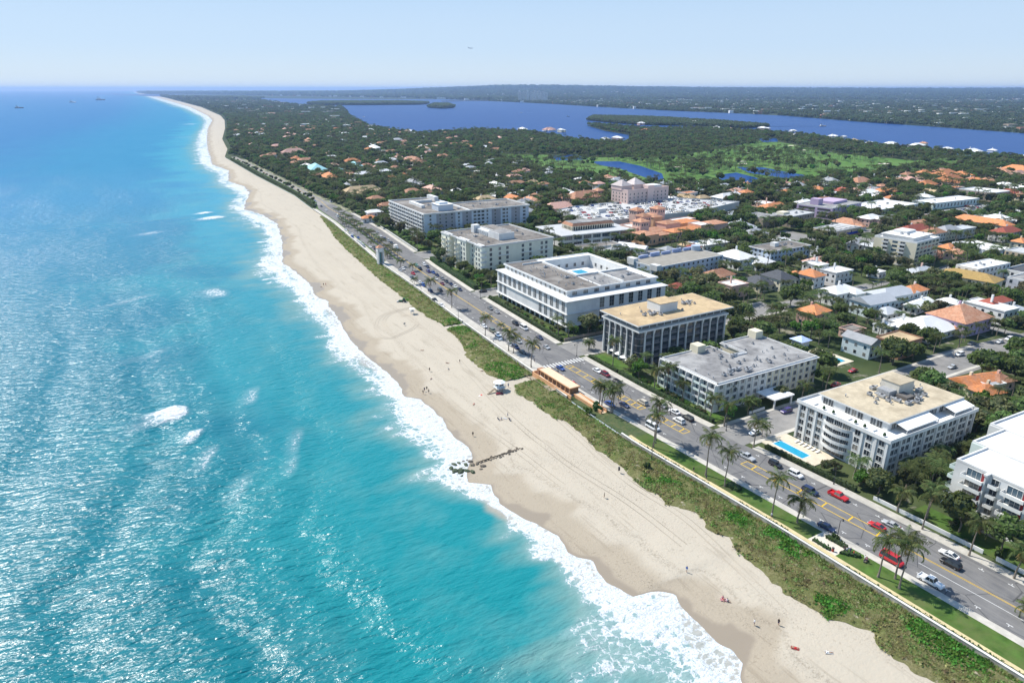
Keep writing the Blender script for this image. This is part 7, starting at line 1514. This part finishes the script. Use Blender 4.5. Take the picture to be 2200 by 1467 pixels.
# ------------------------------------------------------------------ people
skin = M('skin', (.46,.27,.18), .6, .06); hairm = M('dark_hair', (.03,.02,.015), .6)
def skinned(pose):
    """one continuous body grown from a jointed skeleton (Skin + Subdivision), feet or seat on z = 0, facing -Y"""
    A = {  # joint: (x, y, z, radius)
     'stand': dict(pel=(0,0,.95,.14),wai=(0,0,1.10,.125),che=(0,-.01,1.32,.145),nec=(0,0,1.50,.06),hea=(0,-.02,1.62,.10),top=(0,-.01,1.74,.085),hl=(.10,0,.90,.10),kl=(.11,-.05,.50,.068),al=(.11,.03,.09,.045),tl=(.12,-.13,.03,.04),hr=(-.10,0,.90,.10),kr=(-.11,.04,.50,.068),ar=(-.11,.16,.10,.045),tr=(-.12,.02,.03,.04),sl=(.19,0,1.43,.06),el=(.25,.04,1.16,.045),wl=(.25,-.06,.93,.035),fl=(.25,-.10,.84,.035),sr=(-.19,0,1.43,.06),er=(-.25,.05,1.16,.045),wr=(-.26,.02,.92,.035),fr=(-.26,.0,.83,.035)),
     'sit': dict(pel=(0,0,.13,.14),wai=(0,.06,.30,.125),che=(0,.10,.52,.145),nec=(0,.07,.70,.06),hea=(0,.04,.82,.10),top=(0,.04,.94,.085),hl=(.10,-.04,.12,.10),kl=(.13,-.42,.36,.068),al=(.12,-.62,.06,.045),tl=(.12,-.76,.04,.04),hr=(-.10,-.04,.12,.10),kr=(-.14,-.46,.20,.068),ar=(-.13,-.86,.06,.045),tr=(-.13,-.98,.08,.04),sl=(.19,.09,.62,.06),el=(.26,-.08,.44,.045),wl=(.16,-.32,.42,.035),fl=(.12,-.40,.42,.035),sr=(-.19,.09,.62,.06),er=(-.27,.26,.40,.045),wr=(-.26,.40,.12,.035),fr=(-.26,.46,.05,.035)),
     'lie': dict(pel=(0,0,.13,.14),wai=(0,.17,.13,.12),che=(0,.40,.15,.14),nec=(0,.58,.15,.06),hea=(0,.70,.15,.10),top=(0,.82,.15,.085),hl=(.10,-.05,.12,.10),kl=(.13,-.46,.10,.068),al=(.14,-.86,.07,.045),tl=(.16,-.92,.16,.035),hr=(-.10,-.05,.12,.10),kr=(-.13,-.44,.22,.068),ar=(-.14,-.78,.06,.045),tr=(-.16,-.92,.05,.035),sl=(.19,.50,.14,.06),el=(.34,.34,.08,.045),wl=(.38,.08,.06,.035),fl=(.38,-.02,.05,.035),sr=(-.19,.50,.14,.06),er=(-.38,.62,.08,.045),wr=(-.24,.80,.06,.035),fr=(-.16,.86,.06,.035))}[pose]
    E = [('pel','wai'),('wai','che'),('che','nec'),('nec','hea'),('hea','top'),('pel','hl'),('hl','kl'),('kl','al'),('al','tl'),('pel','hr'),('hr','kr'),('kr','ar'),('ar','tr'),('che','sl'),('sl','el'),('el','wl'),('wl','fl'),('che','sr'),('sr','er'),('er','wr'),('wr','fr')]
    ks = list(A); me = bpy.data.meshes.new('body'); me.from_pydata([A[k][:3] for k in ks],[(ks.index(a),ks.index(b)) for a,b in E],[]); o = bpy.data.objects.new('body',me); COL.objects.link(o)
    o.modifiers.new('skin','SKIN'); sv = me.skin_vertices[0].data
    for i,k in enumerate(ks): sv[i].radius = (A[k][3],A[k][3]*(.78 if k in('wai','che','pel') else 1)); sv[i].use_root = (k=='pel')
    sub = o.modifiers.new('sub','SUBSURF'); sub.levels = 1; sub.render_levels = 1
    dg_ = bpy.context.evaluated_depsgraph_get(); ev = o.evaluated_get(dg_); m2 = bpy.data.meshes.new_from_object(ev); bpy.data.objects.remove(o); m2.materials.clear(); m2.materials.append(skin); m2.polygons.foreach_set('use_smooth',[True]*len(m2.polygons))
    # nose, eyes and ears as small bumps of the same surface belong to a few millimetres; clothes and hair are shells over the body
    jn = {k: Vector(A[k][:3]) for k in ks}
    def shell(test, grow, mt, name):
        vv = [v.co+v.normal*grow for v in m2.vertices]; fs = [tuple(p.vertices) for p in m2.polygons if test(p.center)]
        q = bpy.data.meshes.new(name); q.from_pydata(vv,[],fs); q.materials.append(mt); q.validate(); return q
    def near(c, a, b, r):
        ab = jn[b]-jn[a]; t = max(0,min(1,(c-jn[a]).dot(ab)/ab.length_squared)); return (c-jn[a]-ab*t).length < r
    shirt = lambda c: near(c,'wai','che',.21) or near(c,'sl','el',.09) or near(c,'sr','er',.09)
    short = lambda c: near(c,'pel','pel_',.19) if 'pel_' in jn else ((c-jn['pel']).length < .19 or near(c,'hl','kl',.125) and (c-jn['kl']).length > .12 or near(c,'hr','kr',.125) and (c-jn['kr']).length > .12)
    hair = lambda c: (c-jn['top']).length < .115 and (c-jn['hea']).dot(jn['top']-jn['hea']) > .0
    return m2, shell, shirt, short, hair
BODY = {p: skinned(p) for p in ('stand','sit','lie')}
CL = {'white':(.75,.75,.73),'navy':(.02,.03,.10),'black':(.02,.02,.022),'red':(.50,.03,.03),'blue':(.06,.16,.45),'pink':(.65,.25,.30),'tan':(.45,.36,.25),'green':(.05,.20,.10)}
def person(px, py, pose, top, bottom, label, z=None, rz=None, group=None, xy=None):
    c = Vector((xy[0],xy[1],0)) if xy else P(px,py,-1.6 if z is None else z); zz = float(sand_z(np.array([c.x]),np.array([c.y]))[0])+.10 if z is None else z
    t = thing('person', label, 'person', (c.x,c.y,zz), random.uniform(0,6) if rz is None else rz, group); m2, sh, shirt, short, hair = BODY[pose]; link('body', m2, t)
    if top: link('shirt', cm(('shirt',pose,top), lambda: sh(shirt,.022,M('cloth_'+top,CL[top],.9,.08),'shirt')), t)
    link('shorts', cm(('shorts',pose,bottom), lambda: sh(short,.018,M('cloth_'+bottom,CL[bottom],.9,.08),'shorts')), t); link('hair', cm(('hair',pose), lambda: sh(hair,.02,hairm,'hair')), t); return t
def towel(px, py, col, label, rz, dx=0):
    c = P(px,py,-1.6); z = float(sand_z(np.array([c.x]),np.array([c.y]))[0]); m = MB(); m.add([(-.42,-.85,.13),(.42,-.85,.14),(.45,0,.16),(.42,.85,.13),(-.42,.85,.14),(-.45,0,.15)],[(0,1,2,5),(5,2,3,4)]); o = m.build('towel', M('towel_'+col,tuple(.55*v+.03 for v in CL[col]),.95,.15,2)); o.location = (c.x,c.y,z); o.rotation_euler = (0,0,rz); tag(o,label,'towel')
person(1672,1342,'stand','black','navy','person in dark clothes standing on the near sand'); person(1620,1340,'stand','white','navy','person in a white top and dark shorts left of the one in dark clothes'); person(1475,1227,'stand','blue','white','person in blue standing alone on the sand above the surf')
towel(1708,1392,'red','red towel on the near sand',.6); person(1708,1392,'lie',None,'red','person lying on a red towel on the near sand',rz=.6); towel(1780,1404,'white','white towel at the far right of the near sand',.9); person(1780,1404,'lie','white','tan','person lying on a white towel, nearest to the dune',rz=.9)
towel(1556,1286,'pink','pink towel under two people',.9); person(1553,1284,'sit','pink','red','person in pink sitting on the pink towel'); person(1563,1289,'sit','white','navy','person in white sitting beside the pink towel')
person(1298,1071,'stand','tan','tan','person in tan walking alone on the middle sand'); person(1016,933,'stand','black','black','person in black standing beside the wet sand past the rocks')
for i,(x,y,c_) in enumerate(((909,843,'black'),(912,838,'navy'),(917,836,'black'),(921,841,'tan'))): person(x,y,'stand',c_,'black',('person in black nearest the water in the walking group of four','person in navy, second of the walking group of four','person in black, inland back of the walking group of four','person in tan, last of the walking group of four')[i])
for x,y,pz,c1,c2,lab in ((923,797,'stand','black','navy','person in black standing above the walking group'),(926,813,'lie',None,'navy','person lying on bare sand above the walking group'),(963,795,'sit','white','black','person in white sitting on the middle sand'),(961,782,'lie',None,'black','person lying on dark shorts farthest from the walking group'),(988,783,'stand','black','tan','person in a black top standing on the sand toward the ramp'),(1036,801,'lie',None,'black','person lying near the dune above the lifeguard tower'),(1018,868,'lie',None,'red','person in red shorts lying below the rescue board'),(907,754,'lie',None,'tan','person in tan shorts lying on the far sand'),(1023,775,'stand','tan','navy','person in tan standing at the dune edge by the ramp'),(1092,836,'stand','blue','navy','person in blue in the shadow of the lifeguard tower'),(695,612,'stand','black','black','dark figure standing in the far group of three'),(700,612,'stand','red','black','figure in red in the far group of three'),(690,614,'lie',None,'black','figure lying in the far group of three')): person(x,y,pz,c1,c2,lab)
for px,py,lab,k in ((1072,903,'navy folding beach chair, left of two',0),(1096,905,'navy folding beach chair, right of two',1)):
    c = P(px,py,-1.6); z = float(sand_z(np.array([c.x]),np.array([c.y]))[0])+.12; t = thing('beach_chair', lab, 'chair', (c.x,c.y,z), .5); m = MB(); m.add([(-.3,-.3,.3),(.3,-.3,.3),(.3,.25,.22),(-.3,.25,.22)],[(0,1,2,3),(3,2,1,0)]); m.build('seat', M('chair_navy',(.03,.04,.14)), t); m = MB(); m.add([(-.3,.25,.22),(.3,.25,.22),(.3,.6,.95),(-.3,.6,.95)],[(0,1,2,3),(3,2,1,0)]); m.build('backrest', MC['chair_navy'], t)
    m = MB(); [m.tube([(sx,-.3,0),(sx,.2,.3)],.025,4) or m.tube([(sx,.35,0),(sx,-.2,.32)],.025,4) for sx in (-.3,.3)]; m.build('frame', steel, t)
person(1077,902,'sit','white','blue','person in white sitting between the two beach chairs'); towel(1085,900,'white','white towel between the two beach chairs',.4)
c = P(1091,899,-1.6); t = thing('parasol', 'closed navy parasol standing by the beach chairs', 'parasol', (c.x,c.y,float(sand_z(np.array([c.x]),np.array([c.y]))[0]))); m = MB(); m.cyl(0,0,0,2.3,.03,5); m.build('pole', steel, t); m = MB(); m.cyl(0,0,1.0,2.1,.18,8,0,.05); m.build('canopy', MC['chair_navy'], t)
for i,(x,y,c1) in enumerate(((1813,1183,'black'),(1819,1187,'white'),(1826,1188,'navy'),(1833,1194,'red'),(1857,1204,'white'),(1861,1208,'pink'))): person(x,y,'stand',c1,'navy',('person in black at the far bench of the garden court','person in white near the far bench of the garden court','person in navy in the middle of the garden court','person in red in the middle of the garden court','person in white at the near bench of the garden court','person in pink at the near bench of the garden court')[i],.13)
for x,y,c1,lab in ((1490,1013,'black','person in black walking on the yellow path'),(1517,1030,'navy','person in navy walking on the yellow path, farther along'),(1657,1112,'white','person in white walking on the yellow path below a palm'),(1148,778,'black','person in black on the sidewalk by the zebra stripes'),(1060,735,'white','person in white on the promenade by parked cars'),(1378,828,'white','person in white on the sidewalk by the hotel entrance path')): person(x,y,'stand',c1,'navy',lab,.14)

# ------------------------------------------------------------------ far things: aircraft, boats, bridge, mainland
def jet():
    d = 5200; u = (1011-1100)/F_PX; v = (733.5-104)/F_PX; dy = math.cos(PITCH)+v*math.sin(PITCH); dz = -math.sin(PITCH)+v*math.cos(PITCH); x_, y_ = u*d, dy*d; c_, s_ = math.cos(YAW), math.sin(YAW); w = Vector((c_*x_+s_*y_,-s_*x_+c_*y_,CAM_H+dz*d)); t = thing('airliner', 'small grey airliner high in the pale sky', 'airplane', w, -R(30)); 
    am = M('airliner_grey',(.35,.38,.42),.5); m = MB(); m.tube([(-17,0,0),(-15,0,.3),(-8,0,.2),(10,0,0),(16,0,0),(19,0,-.5)],[.4,1.0,1.9,1.9,1.6,.3],8); m.build('fuselage', am, t)
    for s in (-1,1): m = MB(); m.add([(4,s*1.5,-.8),(-3,s*1.5,-.8),(-8,s*16,.6),(-5.5,s*16,.6),(4,s*1.5,-.4),(-3,s*1.5,-.4),(-8,s*16,.75),(-5.5,s*16,.75)],[(0,1,2,3),(7,6,5,4),(0,3,7,4),(1,5,6,2),(3,2,6,7)]); m.build('wing', am, t); m = MB(); m.tube([(4,s*5,-1.8),(0,s*5,-1.8)],.9,8); m.build('engine', am, t)
    m = MB(); m.add([(-11,-.15,1),(-17,-.15,1),(-19,-.15,7),(-16,-.15,7),(-11,.15,1),(-17,.15,1),(-19,.15,7),(-16,.15,7)],[(0,1,2,3),(7,6,5,4),(0,3,7,4),(1,5,6,2),(3,2,6,7)]); m.build('tail_fin', am, t)
jet()
def boat(px, py, L, label, z=SEA, rz=0, hullc=(.6,.6,.6), cat='boat', wake=0):
    c = P(px,py,z); t = thing('boat', label, cat, (c.x,c.y,z), rz); w = L*.16; m = MB(); m.add([(-L/2,-w,L*.09),(L*.25,-w,L*.09),(L/2,0,L*.13),(L*.25,w,L*.09),(-L/2,w,L*.09),(-L/2,-w*.7,-.5),(L*.25,-w*.6,-.5),(L*.42,0,-.5),(L*.25,w*.6,-.5),(-L/2,w*.7,-.5)],[(0,1,6,5),(1,2,7,6),(2,3,8,7),(3,4,9,8),(4,0,5,9),(0,4,3,2,1)]); m.build('hull', M('hull_%d%d'%(px,py),hullc), t)
    walls(t,-L*.38,-L*.05,-w*.7,w*.7,L*.09,L*.24,whitew,'cabin'); walls(t,-L*.3,-L*.26,-.2,.2,L*.24,L*.42,darkframe,'mast')
    if wake: m = MB(); m.add([(-L*.5,-w*.5,.16),(-L*.5,w*.5,.16),(-L*.5-wake,w*2.2,.16),(-L*.5-wake,-w*2.2,.16)],[(0,1,2,3),(3,2,1,0)]); m.build('wake', M('wake_foam',(.55,.62,.75)), t)
boat(217,216,95,'dark ship on the ocean horizon, largest of the three vessels',rz=-R(30),hullc=(.05,.08,.13),cat='ship'); boat(157,221,60,'small pale vessel on the ocean between the ship and the left boat',rz=-R(30)); boat(42,233,48,'small dark boat far out at the left of the ocean',rz=-R(10),hullc=(.05,.06,.08))
boat(1768,272,22,'work boat towing along the lagoon with a pale wake',.12,-R(28),(.25,.22,.2),wake=250); boat(1221,251,14,'small boat alone on the open lagoon',.12,-R(50),(.1,.1,.12)); boat(1120,243,12,'white speedboat with a short wake on the lagoon',.12,R(150),wake=50); boat(782,252,12,'white boat moored off the wooded lagoon shore',.12,.5)
def box_at(t, px, py0, wpx, htop, wall, dp=.6, name='wall', z=0.0):
    c = P(px,py0,z); d = depth_of(c.x,c.y); w = wpx*d/F_PX; return c, w
TW = thing; tg = 'pale tower blocks across the lagoon'
for i,(px,w,top) in enumerate(((1117,7,201.5),(1125,5,200),(1133,7,199),(1141,5,200.5),(1149,8,199.5),(1158,6,198.5),(1166,7,200.5),(1173,6,202))):
    c = P(px,219,0); d = depth_of(c.x,c.y); wm = w*d/F_PX; h = (219-top)*d/F_PX; t = thing('tower_block', 'pale tower block in the cluster across the lagoon, '+ordinal(i,8), 'building', (c.x,c.y,0), -R(30), tg); walls(t,-wm/2,wm/2,0,wm*.7,0,h,M('far_pale_wall',(.74,.71,.66))); walls(t,-wm*.2,wm*.2,wm*.1,wm*.4,h,h*1.06,whitew,'plant_room')
    winstuff(t,[('N',-wm*.35+k*wm*.23,3+f*h/9,wm*.12,h/16,0) for k in range(4) for f in range(9)])
a, b = P(948,219,0), P(1070,217.2,0); t = thing('bridge', 'long low bridge on many piers across the far lagoon', 'bridge', (a.x,a.y,0)); d = b-a; n = Vector((d.y,-d.x,0)).normalized()*9
m = MB(); m.prism([(n.x,n.y),(d.x+n.x,d.y+n.y),(d.x-n.x,d.y-n.y),(-n.x,-n.y)],7,10); m.build('deck', M('bridge_concrete',(.40,.40,.39)), t)
for k in range(26): q = d*((k+.5)/26); m = MB(); m.box(q.x-4,q.x+4,q.y-8,q.y+8,-.5,7); m.build('pier', MC['bridge_concrete'], t)
mr_ = random.Random(77); PLACED = []
for i,(px,py,w,hp) in enumerate(((1795,228,42,4),(1825,232,30,3),(1885,229,34,4),(1940,233,30,3),(1990,241,44,4),(2030,246,30,3),(1870,203,10,8),(1862,206,8,9),(1890,207,14,3),(1700,222,40,2.5),(1990,198,12,8),(1975,205,30,3),(2040,213,60,3),(2120,216,70,3),(2180,212,50,3),(2150,222,60,2.5),(1640,214,30,3),(1590,208,30,3),(1505,201,8,6),(1488,209,36,3),(1235,192.5,9,5),(1420,231,14,5),(1925,261,20,5),(1958,262,20,4),(1840,259,22,3),(2170,277,18,5),(1380,203,16,3),(1290,212,24,3),(1180,208,16,3),(990,211,20,3),(1095,214,14,5),(760,206,14,4),(620,203,10,4),(1640,241,14,4),(1560,206,40,2.5),(1750,215,40,2.5),(2080,250,40,3),(2150,256,30,3),(1300,224,14,3),(1345,222,10,3))):
    c = P(px,py,0); d = depth_of(c.x,c.y); wm = w*d/F_PX; h = max(5,hp*d/F_PX*.8); t = thing('mainland_building', '', 'building', (c.x,c.y,0), -R(30+mr_.uniform(-10,10)), 'larger pale buildings on the mainland'); wc = mr_.choice([whitew,whitew,creamw,tanw,peachw]); walls(t,-wm/2,wm/2,0,min(wm*.7,60),0,h,wc); m = MB(); m.box(-wm/2-.5,wm/2+.5,-.5,min(wm*.7,60)+.5,h,h+1); m.build('roof', mr_.choice([whiteroof,whiteroof,greyroof]), t); PLACED.append((t,px,h,py,wc))
gb = {}
for q in PLACED: gb.setdefault(('tall' if q[2] > 28 else 'low', 'near the water' if q[3] > 222 else 'toward the horizon', {whitew:'white',creamw:'cream',tanw:'tan',peachw:'peach'}[q[4]]),[]).append(q)
for (s,w,c_),L in gb.items():
    L.sort(key=lambda q: q[1])
    for i,q in enumerate(L): q[0]['label'] = s+' '+c_+' mainland building '+w+(', '+ordinal(i,len(L)) if len(L)>1 else '')
# the rest of the mainland's roofs
m = [MB() for _ in range(3)]; rg2 = np.random.default_rng(3)
for k in range(3600):
    d = math.sqrt(rg2.uniform(1900**2,12000**2)); u = rg2.uniform(-.45,.80)*d; x_, y_ = u*math.cos(YAW)+d*math.sin(YAW), -u*math.sin(YAW)+d*math.cos(YAW)
    if x_ < Xwall(y_)+120 or inside(LAGOON,[x_],[y_])[0] or any(inside(q,[x_],[y_])[0] for q in ISL) or inside(GOLF,[x_],[y_])[0] or (x_ < 1500 and y_ < 2000): continue
    zr = float(hill(np.array([x_]),np.array([y_]))[0]); s = d/3000; w, l, h = rg2.uniform(8,22)*(1+s*.8), rg2.uniform(7,14)*(1+s*.5), rg2.uniform(7,11)*(1+.25*s); q = m[int(rg2.choice([0,0,0,0,1,2]))]; q.M = Matrix.Translation((x_,y_,zr)) @ Matrix.Rotation(-R(30+rg2.uniform(-20,20)),4,'Z'); q.box(-w/2,w/2,-l/2,l/2,0,h)
for q, mt in zip(m,(M('far_white_roofs',(.70,.70,.68)),M('far_tan_roofs',(.42,.34,.26)),M('far_terracotta_roofs',(.38,.20,.13)))): q.M = None; tag(q.build('mainland_roofs', mt), kind='stuff')

# ------------------------------------------------------------------ air
hz = MB(); hz.box(-50000,50000,-2000,52000,-60,170); hm = bpy.data.materials.new('haze_air'); hm.use_nodes = True; hm.node_tree.nodes.clear(); ho = hm.node_tree.nodes.new('ShaderNodeOutputMaterial'); hv = hm.node_tree.nodes.new('ShaderNodeVolumePrincipled')
hv.inputs['Color'].default_value = (.42,.62,1.0,1); hv.inputs['Density'].default_value = HAZE; hv.inputs['Anisotropy'].default_value = .2; hm.node_tree.links.new(hv.outputs[0], ho.inputs['Volume']); tag(hz.build('haze', hm), kind='stuff')
